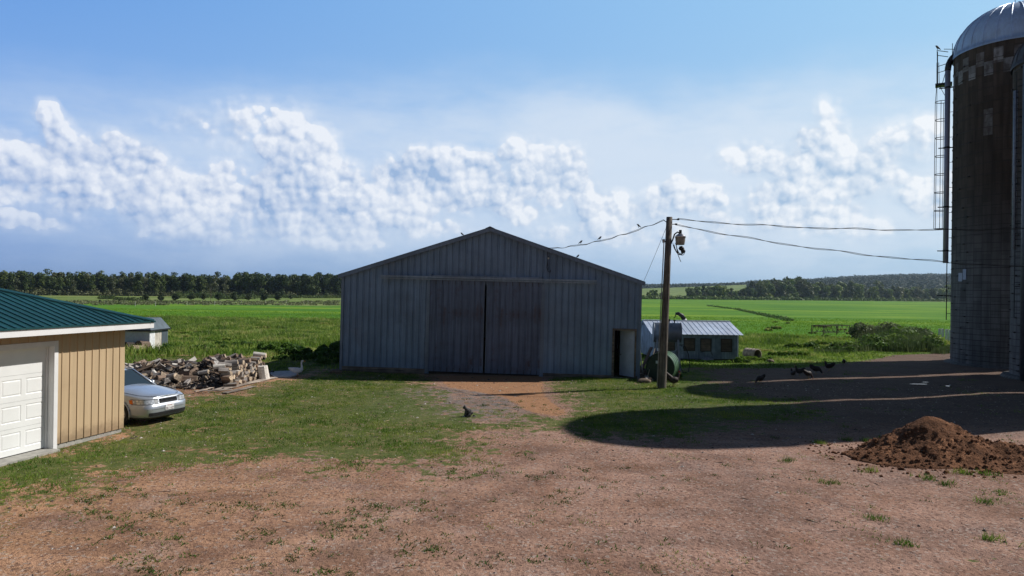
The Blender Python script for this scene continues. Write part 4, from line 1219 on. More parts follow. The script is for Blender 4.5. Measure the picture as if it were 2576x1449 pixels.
# ------------------------------------------------------------ grass and other cover: meshes of many blades
def blades(name, px, py, hmin, hmax, wd, m, per=4, spread=0.05, lean=0.5, label=None, segs=1, seed=1, hs=None):
    """px, py arrays of tuft positions"""
    r = np.random.default_rng(seed)
    n = len(px)
    Zb = gzv(px, py)
    x = np.repeat(px, per) + r.normal(0, spread, n * per); y = np.repeat(py, per) + r.normal(0, spread, n * per)
    z = np.repeat(Zb, per) - 0.01
    h = r.uniform(hmin, hmax, n * per) * (np.repeat(hs, per) if hs is not None else 1)
    a = r.uniform(0, 2 * np.pi, n * per); la = r.uniform(0, 2 * np.pi, n * per); ll = r.uniform(0.1, lean, n * per) * h
    w = wd * r.uniform(0.6, 1.3, n * per)
    cx, sx = np.cos(a) * w / 2, np.sin(a) * w / 2
    tx, ty = x + np.cos(la) * ll, y + np.sin(la) * ll
    N_ = n * per
    if segs == 1:
        V = np.empty((N_, 3, 3)); V[:, 0] = np.stack([x - cx, y - sx, z], -1); V[:, 1] = np.stack([x + cx, y + sx, z], -1); V[:, 2] = np.stack([tx, ty, z + h], -1)
        k = 3; F = np.arange(N_ * 3).reshape(-1, 3)
        loops = F.ravel(); starts = np.arange(N_) * 3
    else:
        mx, my = x + np.cos(la) * ll * 0.35, y + np.sin(la) * ll * 0.35
        V = np.empty((N_, 5, 3)); V[:, 0] = np.stack([x - cx, y - sx, z], -1); V[:, 1] = np.stack([x + cx, y + sx, z], -1)
        V[:, 2] = np.stack([mx + cx * .8, my + sx * .8, z + h * .6], -1); V[:, 3] = np.stack([mx - cx * .8, my - sx * .8, z + h * .6], -1); V[:, 4] = np.stack([tx, ty, z + h], -1)
        b = np.arange(N_)[:, None] * 5
        loops = np.concatenate([b + [0, 1, 2, 3], b + [3, 2, 4]], 1).ravel()
        starts = (np.arange(N_)[:, None] * 7 + [0, 4]).ravel()
    me = bpy.data.meshes.new(name)
    me.vertices.add(V.shape[0] * V.shape[1]); me.vertices.foreach_set('co', V.ravel())
    me.loops.add(len(loops)); me.loops.foreach_set('vertex_index', loops)
    me.polygons.add(len(starts)); me.polygons.foreach_set('loop_start', starts)
    me.update(); me.materials.append(m)
    o = bpy.data.objects.new(name, me); COL.objects.link(o)
    tag(o, label, None, None, "stuff")
    return o

def noise2(x, y, s, seed=0.0):
    return np.array([mn.fractal(Vector((a * s, b * s, seed)), 1.0, 2.0, 4) for a, b in zip(x, y)])

def clear_of_buildings(x, y):
    """true where nothing stands"""
    ok = np.ones(x.shape, bool)
    mi = barn.matrix_world.inverted(); p = [mi @ Vector((a, b, 0)) for a, b in zip(x, y)]
    bx = np.array([q.x for q in p]); by = np.array([q.y for q in p])
    ok &= ~((abs(bx) < bhw + 0.05) & (by > -0.08) & (by < 21.2))
    mi = garage.matrix_world.inverted(); p = [mi @ Vector((a, b, 0)) for a, b in zip(x, y)]
    bx = np.array([q.x for q in p]); by = np.array([q.y for q in p])
    ok &= ~((bx > -0.05) & (bx < 9.45) & (by > -0.03) & (by < 8.3))
    for s_, r_ in ((silo_a, 3.65), (silo_b, 3.2), (silo_c, 3.6)):
        ok &= np.hypot(x - s_.location.x, y - s_.location.y) > r_
    return ok
bpy.context.view_layer.update()

def scatter(n, x0, x1, y0, y1, seed):
    r = np.random.default_rng(seed)
    x = r.uniform(x0, x1, n); y = r.uniform(y0, y1, n)
    # only what lies near the view
    keep = (abs(x) < y * 0.85 + 6)
    return x[keep], y[keep], r

g_lawn = leafy("lawn_blades", (0.045, 0.110, 0.010), (0.105, 0.205, 0.020), (0.27, 0.32, 0.06), 0.6, 0.35, 0.8)
g_rough = leafy("rough_blades", (0.085, 0.160, 0.020), (0.200, 0.300, 0.042), (0.42, 0.42, 0.14), 0.6, 0.35, 0.30)
g_weed = leafy("weed_blades", (0.035, 0.085, 0.014), (0.070, 0.145, 0.022), (0.15, 0.22, 0.045), 0.6, 0.25, 0.7)
g_seed = leafy("seed_heads", (0.12, 0.13, 0.06), (0.18, 0.19, 0.09), (0.28, 0.27, 0.14), 0.7, 0.3, 0.6)

g_tuft = leafy("tuft_blades", (0.035, 0.080, 0.010), (0.070, 0.140, 0.016), (0.15, 0.20, 0.035), 0.6, 0.3, 0.8)

def lawn_grass():
    x, y, r = scatter(150000, -22, 24, 10, 42, 3)
    lw, rg, cp, og = zones(x, y)
    nn = noise2(x, y, 0.55, 1.0) * 0.75 + noise2(x, y, 2.4, 5.0) * 0.5
    gl = np.clip(1 - abs(x + 2.2) / 4.0, 0, 1) * ((y > 21) & (y < 29.5))
    dens = lw * 1.15 + nn * 1.25 - 0.42 - 0.70 * gl
    k = (r.uniform(0, 1, len(x)) < np.clip(dens * 1.1, 0, 1)) & clear_of_buildings(x, y)
    x, y = x[k], y[k]
    hs = np.clip(0.5 + dens[k] * 0.6, 0.3, 1.2)
    blades("lawn_grass", x, y, 0.025, 0.085, 0.022, g_lawn, 5, 0.07, 0.9, seed=4, hs=hs)
lawn_grass()

def stray_grass():
    # thin tufts across the gravel, thicker in loose drifts at left centre
    x, y, r = scatter(34000, -15, 24, 6.2, 26, 8)
    lw, rg, cp, og = zones(x, y)
    nn = noise2(x, y, 0.30, 9.0) + noise2(x, y, 1.3, 12.0) * 0.9
    sidek = np.clip((2.5 - x) / 3.0, 0.12, 1)
    near = np.exp(-((x + 1.6) / 3.0) ** 2 - ((y - 10.9) / 1.9) ** 2) * 1.15 + np.exp(-((x + 8.5) / 3.2) ** 2 - ((y - 14.0) / 2.6) ** 2) * .9 + 0.3 * np.clip((y - 14) / 4, 0, 1) * np.clip((6 - x) / 4, 0, 1)
    k = (r.uniform(0, 1, len(x)) < np.clip(nn * 1.3 - 0.42 + near, 0.010, 0.8) * sidek) & (lw < 0.4) & clear_of_buildings(x, y)
    x, y = x[k], y[k]
    blades("grass_tufts", x, y, 0.02, 0.06, 0.030, g_tuft, 12, 0.055, 1.8, seed=14)
    # bigger weeds here and there
    pts = [(1985,1160),(2085,1215),(2185,1185),(2200,1305),(2480,1265),(2495,1195),(2500,1360),(2270,1370),(2330,1205),(2420,1190),(2380,1220),(1480,1095),(1590,1105),(2060,1115),(2130,1108),(2180,1110),(2230,1105)]
    g = [G(a, b) for a, b in pts]
    px = np.array([q.x for q in g]).repeat(16) + r.normal(0, 0.10, len(g) * 16); py = np.array([q.y for q in g]).repeat(16) + r.normal(0, 0.08, len(g) * 16)
    blades("weed_tufts", px, py, 0.04, 0.16, 0.014, g_lawn, 7, 0.04, 1.0, seed=15)
stray_grass()

def rough_grass():
    x, y, r = scatter(120000, -62, 58, 33, 96, 21)
    lw, rg, cp, og = zones(x, y)
    d = rg * (1 - 0.45 * (y - 35) / 60)
    k = (r.uniform(0, 1, len(x)) < d) & clear_of_buildings(x, y)
    x, y = x[k], y[k]
    n = noise2(x, y, 0.12, 2.0) + 0.6 * noise2(x, y, 0.5, 7.0)
    hs = np.clip(0.75 + n * 1.1, 0.3, 2.0)
    hs *= np.where((x > 6) & (y < 56), 0.42, 1.0)
    blades("meadow_grass", x, y, 0.16, 0.42, 0.05, g_rough, 5, 0.16, 0.7, segs=2, seed=22, hs=hs)
    r2 = np.random.default_rng(5); q = r2.uniform(0, 1, len(x)) < 0.10 * (n > 0) * (x < 0)
    blades("seed_stalks", x[q], y[q], 0.4, 0.75, 0.03, g_seed, 2, 0.2, 0.35, seed=23)
rough_grass()

def crop_edge():
    x, y, r = scatter(60000, -90, 90, 62, 150, 31)
    lw, rg, cp, og = zones(x, y)
    k = (r.uniform(0, 1, len(x)) < cp * np.clip(1.3 - (y - 62) / 90, 0, 1))
    x, y = x[k], y[k]
    m = leafy("crop_blades", (0.065, 0.180, 0.012), (0.10, 0.25, 0.015), (0.20, 0.34, 0.024), 0.6, 0.3, 0.15)
    blades("crop_plants", x, y, 0.08, 0.20, 0.06, m, 3, 0.12, 0.6, seed=33)
crop_edge()

# ------------------------------------------------------------ leafy heaps: weeds, shrubs, trees
def leaf_cloud(mb_v, mb_f, centers, radii, n, size, r, up=0.3, squash=1.0):
    """leaf quads spread through ellipsoids, thicker near their skins"""
    c = np.asarray(centers, float); rad = np.asarray(radii, float)
    vol = rad[:, 0] * rad[:, 1] * rad[:, 2]; pick = r.choice(len(c), n, p=vol ** .7 / (vol ** .7).sum())
    d = r.normal(size=(n, 3)); d /= np.linalg.norm(d, axis=1)[:, None]
    q = r.uniform(0.25, 1, n) ** 0.45
    pos = c[pick] + d * rad[pick] * q[:, None]
    nrm = d * 0.8 + r.normal(size=(n, 3)) * 0.6; nrm[:, 2] += up; nrm /= np.linalg.norm(nrm, axis=1)[:, None]
    t = np.cross(nrm, r.normal(size=(n, 3))); t /= np.linalg.norm(t, axis=1)[:, None]; b = np.cross(nrm, t)
    s = size * r.uniform(0.55, 1.4, n)[:, None]
    V = np.stack([pos - t * s, pos - b * s * 0.6, pos + t * s, pos + b * s * 0.6], 1)
    return V

def quads_obj(name, V, m, parent=None, loc=None, stuff=False, link=True):
    n = len(V); me = bpy.data.meshes.new(name)
    me.vertices.add(n * 4); me.vertices.foreach_set('co', V.ravel().astype(np.float32))
    me.loops.add(n * 4); me.loops.foreach_set('vertex_index', np.arange(n * 4))
    me.polygons.add(n); me.polygons.foreach_set('loop_start', np.arange(n) * 4)
    me.update(); me.materials.append(m)
    o = bpy.data.objects.new(name, me)
    if link: COL.objects.link(o)
    if parent: o.parent = parent
    if loc is not None: o.location = loc
    if stuff: o["kind"] = "stuff"
    return o

bark = wood("bark", (0.20, 0.17, 0.14), (0.07, 0.055, 0.045), axis=2, scale=0.6)
pale_bark = simple("pale_bark", (0.36, 0.34, 0.31), 0.8, var=0.3, scale=2)
f_dark = leafy("foliage_dark", (0.034, 0.060, 0.018), (0.058, 0.092, 0.026), (0.10, 0.135, 0.038), 0.6, 0.18, 0.12)
f_shrub = leafy("foliage_shrub", (0.018, 0.034, 0.012), (0.030, 0.050, 0.016), (0.05, 0.07, 0.025), 0.6, 0.15, 0.12)
f_mid = leafy("foliage_mid", (0.052, 0.085, 0.022), (0.085, 0.125, 0.030), (0.14, 0.175, 0.046), 0.6, 0.2, 0.12)
f_light = leafy("foliage_light", (0.085, 0.140, 0.028), (0.140, 0.205, 0.040), (0.23, 0.28, 0.065), 0.6, 0.2, 0.15)
f_grey = leafy("foliage_grey", (0.075, 0.092, 0.045), (0.115, 0.132, 0.065), (0.17, 0.185, 0.09), 0.6, 0.2, 0.12)

def tree_proto(h, w, kind, seed, fm, tm, nl=900, ls=0.45, trunk_h=0.35):
    r = np.random.default_rng(seed)
    tr = MB()
    lean = r.normal(0, 0.02, 2) * h
    tr.ring([(0, 0, -0.3), (lean[0] * .3, lean[1] * .3, h * 0.3), (lean[0], lean[1], h * 0.8)], [h * 0.012, h * 0.008, h * 0.003], 6)
    cs, rs = [], []
    nb = 9 if kind != 'poplar' else 7
    for i in range(nb):
        if kind == 'round':
            a = r.uniform(0, 2 * np.pi); q = r.uniform(0, 0.62) * w / 2; z = h * r.uniform(trunk_h, 0.83)
            rr = w * r.uniform(0.17, 0.28)
        elif kind == 'tall':
            a = r.uniform(0, 2 * np.pi); q = r.uniform(0, 0.5) * w / 2; z = h * (trunk_h + (0.9 - trunk_h) * i / nb)
            rr = w * r.uniform(0.17, 0.26) * (1.1 - 0.35 * i / nb)
        else:
            a = r.uniform(0, 2 * np.pi); q = r.uniform(0, .2) * w / 2; z = h * (trunk_h + (0.85 - trunk_h) * i / nb); rr = w * r.uniform(.25, .35)
        c = (np.cos(a) * q + lean[0] * .6, np.sin(a) * q + lean[1] * .6, z)
        cs.append(c); rs.append((rr, rr, rr * r.uniform(0.7, 1.0)))
        tr.ring([(lean[0] * .5, lean[1] * .5, max(0.2 * h, z - 0.22 * h)), tuple(0.5 * np.array(c) + np.array([0, 0, 0.5 * z - 0.06 * h])), c], [h * 0.007, h * 0.004, h * 0.002], 4, caps=False)
    cs.append((lean[0], lean[1], h * 0.86)); rs.append((w * .2, w * .2, h * .12))
    V = leaf_cloud(None, None, cs, rs, nl, ls, r, up=0.35)
    V[..., 2] = np.maximum(V[..., 2], h * 0.04)
    return tr, V, fm, tm

PROTO = {}
def make_tree(name, key, loc, rz, sc, label, cat, group, szz=1.0):
    """first use builds crown and trunk; later ones copy them"""
    if key not in PROTO:
        tr, V, fm, tm = TREEDEF[key]()
        e = bpy.data.objects.new(name, None); 
        c = quads_obj("crown", V, fm, link=False)
        t = tr.build("trunk", tm); COL.objects.unlink(t)
        PROTO[key] = (c, t)
    c0, t0 = PROTO[key]
    e = empty(name, loc, rz, label, cat, group); e.scale = (sc, sc, sc * szz)
    for q in (c0, t0):
        d = q.copy(); COL.objects.link(d); d.parent = e
    return e
TREEDEF = {
 'wood0': lambda: tree_proto(12, 7.0, 'tall', 1, f_dark, pale_bark, 900, 0.42, 0.14),
 'wood1': lambda: tree_proto(12, 8.0, 'round', 2, f_dark, bark, 1000, 0.44, 0.12),
 'wood2': lambda: tree_proto(11.5, 6.4, 'tall', 3, f_mid, pale_bark, 800, 0.40, 0.16),
 'wood3': lambda: tree_proto(11, 6.6, 'tall', 4, f_grey, pale_bark, 750, 0.38, 0.12),
 'wood4': lambda: tree_proto(12.5, 8.4, 'round', 5, f_dark, bark, 1050, 0.44, 0.10),
 'far0': lambda: tree_proto(16, 13, 'round', 11, f_mid, bark, 800, 0.85, 0.12),
 'far1': lambda: tree_proto(14, 12, 'round', 12, f_light, bark, 750, 0.85, 0.10),
 'far2': lambda: tree_proto(18, 9, 'tall', 13, f_dark, bark, 750, 0.8, 0.15),
 'far3': lambda: tree_proto(12, 11, 'round', 14, f_grey, bark, 650, 0.8, 0.08),
 'shrub0': lambda: tree_proto(2.4, 2.8, 'round', 21, f_shrub, bark, 700, 0.17, 0.15),
 'shrub1': lambda: tree_proto(2.2, 2.5, 'round', 22, f_shrub, bark, 650, 0.17, 0.18),
 'sparse': lambda: tree_proto(6.2, 4.4, 'round', 23, f_grey, bark, 260, 0.13, 0.2),
 'bush': lambda: tree_proto(2.6, 5.0, 'round', 24, f_mid, bark, 420, 0.3, 0.12),
}
def front_left(u):        # wood edge on the left, u 0..1 from out of frame to behind the barn
    return (-245 + u * 185, 318 + u * 100)
def woods_left():
    r = random.Random(11)
    for row in range(3):
        for i in range(76):
            u = (i + r.random() * 0.9) / 76
            x, y = front_left(u); x += r.uniform(-1.2, 1.2) + row * 1.5; y += row * 6.0 + r.uniform(-2.5, 2.5)
            if -0.62 > 0: continue
            dk = 0.52 < u < 0.80
            key = r.choice(['wood1', 'wood4', 'wood4', 'wood0'] if dk else (['wood3', 'wood2', 'wood0'] if row == 0 else ['wood0', 'wood2', 'wood3', 'wood1']))
            s_ = r.choice([r.uniform(0.74, 0.95), r.uniform(0.9, 1.08), r.uniform(0.95, 1.14)]) * (0.92 if row == 0 and not dk else 1.0) * (1.06 - 0.05 * (1-u))
            make_tree("wood_tree", key, (x, y, gz(x, y) - 0.1), r.uniform(0, 6.28), s_,
                      "tall tree in the dense wood edge across the left field", "tree", "trees of the left wood")
    V = []
    rr = np.random.default_rng(4)
    for i in range(330):                       # undergrowth along the foot of the wood and the deep interior
        u = (i + 0.5) / 330; x, y = front_left(u)
        cs = [(x + rr.normal(0, 1), y - 2.5 + rr.normal(0, 1.0), gz(x, y) + 0.5)]; rs = [(1.8, 1.5, rr.uniform(0.8, 3.6))]
        V.append(leaf_cloud(None, None, cs, rs, 70, 0.4, rr))
    quads_obj("undergrowth", np.concatenate(V), f_grey, stuff=True)
    V = []
    for i in range(420):
        u = rr.uniform(0, 1); x, y = front_left(u); y += rr.uniform(5, 34)
        cs = [(x, y, gz(x, y) + 4.8)]; rs = [(3.4, 3.4, 5.2 * rr.uniform(.75, 1.15))]
        V.append(leaf_cloud(None, None, cs, rs, 230, 0.6, rr))
    quads_obj("woods", np.concatenate(V), f_mid, stuff=True)
woods_left()

def orchard_row():
    # crop photo positions: (x, base y, height in photo units)
    L = [(251,762,6,0),(300,762,5,0),(368,757,13,0),(405,758,13,1),(440,757,14,0),(481,756,14,1),(512,755,13,0),(550,757,14,1),(590,757,16,0),(624,757,15,1),(664,758,19,0),(700,758,19,1),(731,753,8,0)]
    names = ["leftmost small shrub", "second small shrub"]
    for i, (px, py, hh, k) in enumerate(L):
        p = G(px, py); sc = hh * 0.3975 / FPX * p.y / 2.2 * 1.3
        lab = "low dark round shrub in the spaced row across the left field"
        make_tree("orchard_shrub", 'shrub%d' % k, tuple(p), i * 1.3, sc, lab, "shrub", "shrubs in a spaced row across the left field")
    p = G(530, 759); make_tree("sparse_tree", 'sparse', tuple(p), 0.4, 53 * 0.3975 / FPX * p.y / 6.2, "tall thin grey-green tree standing among the row of low shrubs", "tree", None)
    # strip of rough growth along the fence and further hedges
    rr = np.random.default_rng(9); V = []
    for i in range(420):
        px = rr.uniform(120, 860); py = rr.uniform(758, 768) - 0.0
        p = G(px, py); V.append(leaf_cloud(None, None, [(p.x, p.y, p.z + 0.2)], [(1.2, 1.2, rr.uniform(0.2, 0.5))], 26, 0.25, rr))
    quads_obj("fence_row_weeds", np.concatenate(V), f_grey, stuff=True)
    V = []
    for (px0, px1, py, h) in ((290, 362, 756, 1.0), (560, 640, 752, 1.8), (640, 860, 749.5, 1.3), (440, 560, 750, 2.6), (250, 290, 752, 1)):
        for i in range(int((px1 - px0) * 0.7)):
            p = G(rr.uniform(px0, px1), py + rr.uniform(-.6, .6)); V.append(leaf_cloud(None, None, [(p.x, p.y, p.z + h * .4)], [(1.6, 1.6, h * rr.uniform(.5, 1))], 30, 0.3, rr))
    quads_obj("hedge_vegetation", np.concatenate(V), f_mid, stuff=True)
    # fence posts
    m = simple("pale_post", (0.5, 0.5, 0.46), 0.8)
    post0 = None
    for px, py in ((340, 770.5), (391, 770), (470, 769), (540, 768), (608, 766.5), (668, 765.5), (720, 765), (775, 764)):
        p = G(px, py)
        if post0 is None:
            mb = MB(); mb.ring([(0, 0, -0.3), (0, 0, 1.25)], [0.07, 0.06], 7); post0 = mb.build("fence_post", m, None, tuple(p)); o = post0
        else: o = post0.copy(); COL.objects.link(o); o.location = p
        tag(o, "thin pale fence post at the near edge of the shrub row", "fence post", "fence posts along the shrub row")
orchard_row()

def woods_right():
    r = random.Random(5)
    # nearer clumps: (photo x, base y, top y, kind)
    specs = []
    tops = [(1620,735),(1640,728),(1660,730),(1675,742),(1700,742),(1715,745),(1730,727),(1760,722),(1800,718),(1830,724),(1850,728),(1870,726),(1885,710),(1930,708),(1980,704),(2000,702),(2030,706),(2060,712),(2100,715),(2130,712),(2160,714),(2190,732),(2205,712),(2225,728),(2250,724),(2280,722),(2320,724),(2360,722),(2395,724),(2450,722),(2520,720)]
    for row in range(3):
        px = 1612
        while px < 2700:
            ty = float(np.interp(px, [a for a, b in tops], [b for a, b in tops])) + r.uniform(-3, 7) + row * -1
            by = 752 + (px - 1612) * 0.0085
            if 1672 < px < 1722 and row: px += 14; continue
            p = G(px, by - 0.15); y = p.y + row * 22; x = p.x * y / p.y
            hm = (by - ty) * 0.3975 / FPX * y
            key = r.choice(['far0', 'far1', 'far1', 'far2', 'far3', 'far1'] if row == 0 else ['far0', 'far2', 'far0', 'far1'])
            H0 = {'far0': 16, 'far1': 14, 'far2': 18, 'far3': 12}[key]
            hm *= r.uniform(0.45, 0.8) if (row == 0 and r.random() < 0.5) else r.uniform(0.9, 1.18)
            make_tree("hedgerow_tree", key, (x, y, gz(x, y) - .3), r.uniform(0, 6.3), max(0.25, hm / H0), "broad green tree in the belt of trees beyond the right field", "tree", "trees of the right belt", )
            px += r.uniform(7, 19)
    rr = np.random.default_rng(8); V = []
    for i in range(260):
        px = rr.uniform(1610, 2700); by = 752.3 + (px - 1612) * 0.0085; p = G(px, by)
        V.append(leaf_cloud(None, None, [(p.x, p.y, p.z + 1)], [(4, 2.5, rr.uniform(1, 2.8))], 30, 0.9, rr))
    quads_obj("belt_undergrowth", np.concatenate(V), f_light, stuff=True)
    # far forest on the rise
    V = []; V2 = []
    for i in range(7500):
        u = rr.uniform(0, 1) ; px = 1560 + u * 1300; 
        y = rr.uniform(1380, 2100) if px > 1880 else rr.uniform(1500, 1750)
        d = ray(px, 700); x = d.x / d.y * y
        top = np.interp(px, [1560, 1620, 1700, 1800, 1880, 1960, 2050, 2150, 2300, 2400, 2900], [712, 712, 711, 710, 706, 704, 700, 693, 688, 688, 690])
        d2 = ray(px, top + rr.uniform(-1.5, 3) + (2100 - y) / 720 * 7); ztop = CAM.z + d2.z / d2.y * y
        zb = ztop - 15
        V.append(leaf_cloud(None, None, [(x, y, ztop - 6)], [(6, 6, 7)], 16, 2.4, rr, up=.6))
    for i in range(3600):
        px = rr.uniform(1885, 2900); y = rr.uniform(830, 1420); d = ray(px, 700); x = d.x / d.y * y
        if 2310 < px < 2400 and 980 < y < 1130: continue
        if px < 1960 and y < 1100 and rr.random() < .7: continue
        V.append(leaf_cloud(None, None, [(x, y, gz(x, y) + 4.5)], [(6, 6, 6)], 18, 1.9, rr, up=.6))
    quads_obj("distant_forest", np.concatenate(V), leafy("far_woods", (0.012, 0.028, 0.018), (0.020, 0.042, 0.024), (0.032, 0.058, 0.030), 0.7, 0.1, 0.02), stuff=True)
woods_right()
# ------------------------------------------------------------ silver car nosing out behind the garage
def build_car():
    th = R(20)
    N0 = Vector((-9.93, 20.4, 0)); N0.z = gz(N0.x, N0.y)
    t = empty("parked_car", tuple(N0), -th, "silver sedan with its front end showing past the tan garage corner", "car")
    paint = mat("silver_paint", lambda N, b: (P(N, b, N.v('SCALE', (0.50, 0.54, 0.60), scale=N.ramp(N.noise(opos(N), 3, 4), .3, .7, .94, 1.05)), 0.28, 0.55, 0.5), N.put(b.inputs['Coat Weight'], 0.5)))
    black = simple("black_plastic", (0.018, 0.018, 0.02), 0.6)
    gl = glass("car_glass", (0.03, 0.05, 0.07), 0.04)
    L, Wh = 4.62, 0.865
    def outline(M=160):
        pts = []
        for i in range(M):
            a = 2 * math.pi * i / M
            c, s_ = math.cos(a), math.sin(a)
            # superellipse in plan
            e = 0.36
            x = math.copysign(abs(c) ** e, c); y = math.copysign(abs(s_) ** 0.30, s_)
            xx = -L / 2 + L / 2 * x
            pts.append((xx, Wh * y))
        return pts
    def front_x(y):      # forward surface of the bumper at lateral y
        u = min(0.999, abs(y) / Wh)
        s_ = u ** (1 / 0.30); c = math.sqrt(max(0, 1 - s_ * s_)); return -L / 2 + L / 2 * c ** 0.36
    O = []
    M = 200
    for i in range(M):
        a = 2 * math.pi * i / M
        # resample with denser corners
        O.append(a)
    def P2(a, inset):
        c, s_ = math.cos(a), math.sin(a)
        x = math.copysign(abs(c) ** 0.36, c); y = math.copysign(abs(s_) ** 0.30, s_)
        return (-L / 2 + (L / 2 - inset) * x, (Wh - inset * .6) * y)
    sh = lambda x: float(np.interp(-x, [0, .12, .35, 1.0, 1.5, 3.4, 4.3, 4.62], [.735, .76, .795, .885, .935, .98, .98, .90]))
    layers = [(0.10, lambda x: 0.20), (0.03, lambda x: 0.24), (0.0, lambda x: 0.34), (-0.005, lambda x: 0.46), (0.0, lambda x: 0.585), (0.035, lambda x: 0.60),
              (0.045, lambda x: 0.60 + (sh(x) - 0.60) * 0.5), (0.075, lambda x: sh(x) - 0.02), (0.11, lambda x: sh(x))]
    V = []; 
    for ins, zf in layers:
        for a in O:
            x, y = P2(a, ins); V.append((x, y, zf(x)))
    nl = len(layers)
    crown = lambda x: float(np.interp(-x, [0, .3, 1.4, 3.4, 4.62], [.035, .06, .10, .08, .06]))
    for k, s_ in enumerate((0.96, 0.85, 0.7, 0.5, 0.25, 0.0)):
        for a in O:
            x, y = P2(a, 0.11); V.append((x - 0.0, y * s_, sh(x) + crown(x) * (1 - s_ ** 2.4)))
    F = []
    tot = nl + 6
    for k in range(tot - 1):
        for i in range(M):
            q = (k*M+i, k*M+(i+1)%M, (k+1)*M+(i+1)%M, (k+1)*M+i)
            c = sum((Vector(V[j]) for j in q), Vector()) / 4
            cut = False
            for wx in (-0.93, -3.62):
                if abs(c.y) > 0.6 and (c.x - wx) ** 2 + (c.z - 0.31) ** 2 < 0.355 ** 2: cut = True
            if not cut: F.append(q)
    mb = MB(); mb.smooth = True; mb.add(V, F)
    body = mb.build("body", paint, t)
    # finer sides: subdivide rows is not needed, the arches get a lip
    mb = MB(); mb.smooth = True
    for wx in (-0.93, -3.62):
        for sy in (-1, 1):
            mb.ring([(wx + 0.36 * math.cos(a), sy * 0.862, 0.31 + 0.36 * math.sin(a)) for a in [R(-18 + i * 12) for i in range(19)]], 0.02, 6)
    mb.build("arch_lip", paint, body)
    mb = MB(); mb.bounds(-L + .3, -.3, -0.6, 0.6, 0.16, 0.5)
    for wx in (-0.93, -3.62):
        mb.bounds(wx - .4, wx + .4, -0.80, 0.80, 0.3, 0.70)
    mb.build("underbody", black, t)
    # greenhouse
    b4 = [(-1.28, .66), (-1.42, .74), (-3.95, .70), (-4.12, .6)]; t4 = [(-2.05, .50), (-2.10, .55), (-3.15, .55), (-3.3, .5)]
    vs = []
    for (x, y) in b4: vs += [(x, -y, 0.93), (x, y, 0.93)]
    for (x, y) in t4: vs += [(x, -y, 1.40), (x, y, 1.40)]
    mb = MB()
    idx = lambda k, s_: 2 * k + s_
    for s_ in (0, 1):
        for k in range(3): mb.add([vs[idx(k, s_)], vs[idx(k+1, s_)], vs[8 + idx(k+1, s_)], vs[8 + idx(k, s_)]], [(0, 1, 2, 3)])
    mb.add([vs[0], vs[1], vs[9], vs[8]], [(0, 1, 2, 3)]); mb.add([vs[6], vs[7], vs[15], vs[14]], [(0, 1, 2, 3)])
    mb.build("windshield", gl, t)
    mb = MB(); mb.smooth = True
    rr = []
    for (x, y, z) in ((-2.0, .50, 1.40), (-2.3, .57, 1.44), (-2.8, .57, 1.455), (-3.2, .54, 1.43), (-3.4, .48, 1.39)): rr.append([(x, y * s_, z - 0.04 * abs(s_) ** 2) for s_ in (-1, -.6, 0, .6, 1)])
    for a, b_ in zip(rr[:-1], rr[1:]):
        for i in range(4): mb.add([a[i], a[i+1], b_[i+1], b_[i]], [(0, 1, 2, 3)])
    for s_ in (-1, 1):
        mb.bar((-1.25, s_ * .68, 0.93), (-2.05, s_ * .52, 1.40), 0.045, 0.05); mb.bar((-2.05, s_ * .54, 1.40), (-3.3, s_ * .54, 1.40), 0.05, 0.05)
        mb.bar((-2.62, s_ * .735, 0.95), (-2.62, s_ * .56, 1.40), 0.05, 0.05); mb.bar((-3.95, s_ * .68, 0.95), (-3.25, s_ * .53, 1.40), 0.12, 0.06)
    mb.build("roof", paint, t)
    # curved strips laid on the nose
    def strip(y0, y1, z0, z1, off0, off1, m, name, parent=t, n=14, slope0=0.0, slope1=0.0):
        mb = MB(); mb.smooth = True
        for i in range(n):
            ya, yb = y0 + (y1 - y0) * i / n, y0 + (y1 - y0) * (i + 1) / n
            q = []
            for (y, z, o_) in ((ya, z0, off0), (yb, z0, off0), (yb, z1, off1), (ya, z1, off1)):
                fx = front_x(y); k = 1.0 - 0.02 * 0
                q.append((fx + o_, y, z + (slope0 if z == z0 else slope1) * abs(y)))
            mb.add(q, [(0, 1, 2, 3)])
        return mb.build(name, m, parent)
    lens = mat("headlight_lens", lambda N, b: (P(N, b, N.mix(N.voro(opos(N), 16.0), (0.95, 0.97, 1.0), (0.32, 0.34, 0.37)), 0.08, 0.35, 0.8)))
    amber = simple("amber_lens", (0.85, 0.20, 0.02), 0.15)
    for s_ in (-1, 1):
        h = strip(s_ * 0.355, s_ * 0.820, 0.612, 0.735, -0.028, -0.055, lens, "headlight")
        strip(s_ * 0.345, s_ * 0.83, 0.735, 0.750, -0.050, -0.066, black, "lamp_gap", h); strip(s_ * 0.345, s_ * 0.83, 0.602, 0.612, -0.018, -0.022, black, "lamp_gap", h)
        strip(s_ * 0.822, s_ * 0.836, 0.618, 0.73, -0.022, -0.05, amber, "turn_signal", h)
    g = strip(-0.32, 0.32, 0.615, 0.737, -0.024, -0.060, black, "grille")
    mb = MB()
    for i in range(13):
        y = -0.27 + i * 0.045; mb.bounds(-0.045, -0.022, y - .006, y + .006, 0.64, 0.725)
    mb.build("grille_bar", simple("grille_slat", (0.08, 0.085, 0.10), 0.4), g)
    strip(-0.66, 0.66, 0.265, 0.365, -0.006, 0.014, black, "lower_intake")
    strip(-0.84, 0.84, 0.19, 0.228, -0.07, -0.018, black, "bumper_lip")
    strip(-0.80, 0.80, 0.452, 0.462, 0.012, 0.012, simple("trim_line", (0.15, 0.16, 0.18), 0.4), "bumper_molding")
    # hood seam
    mb = MB()
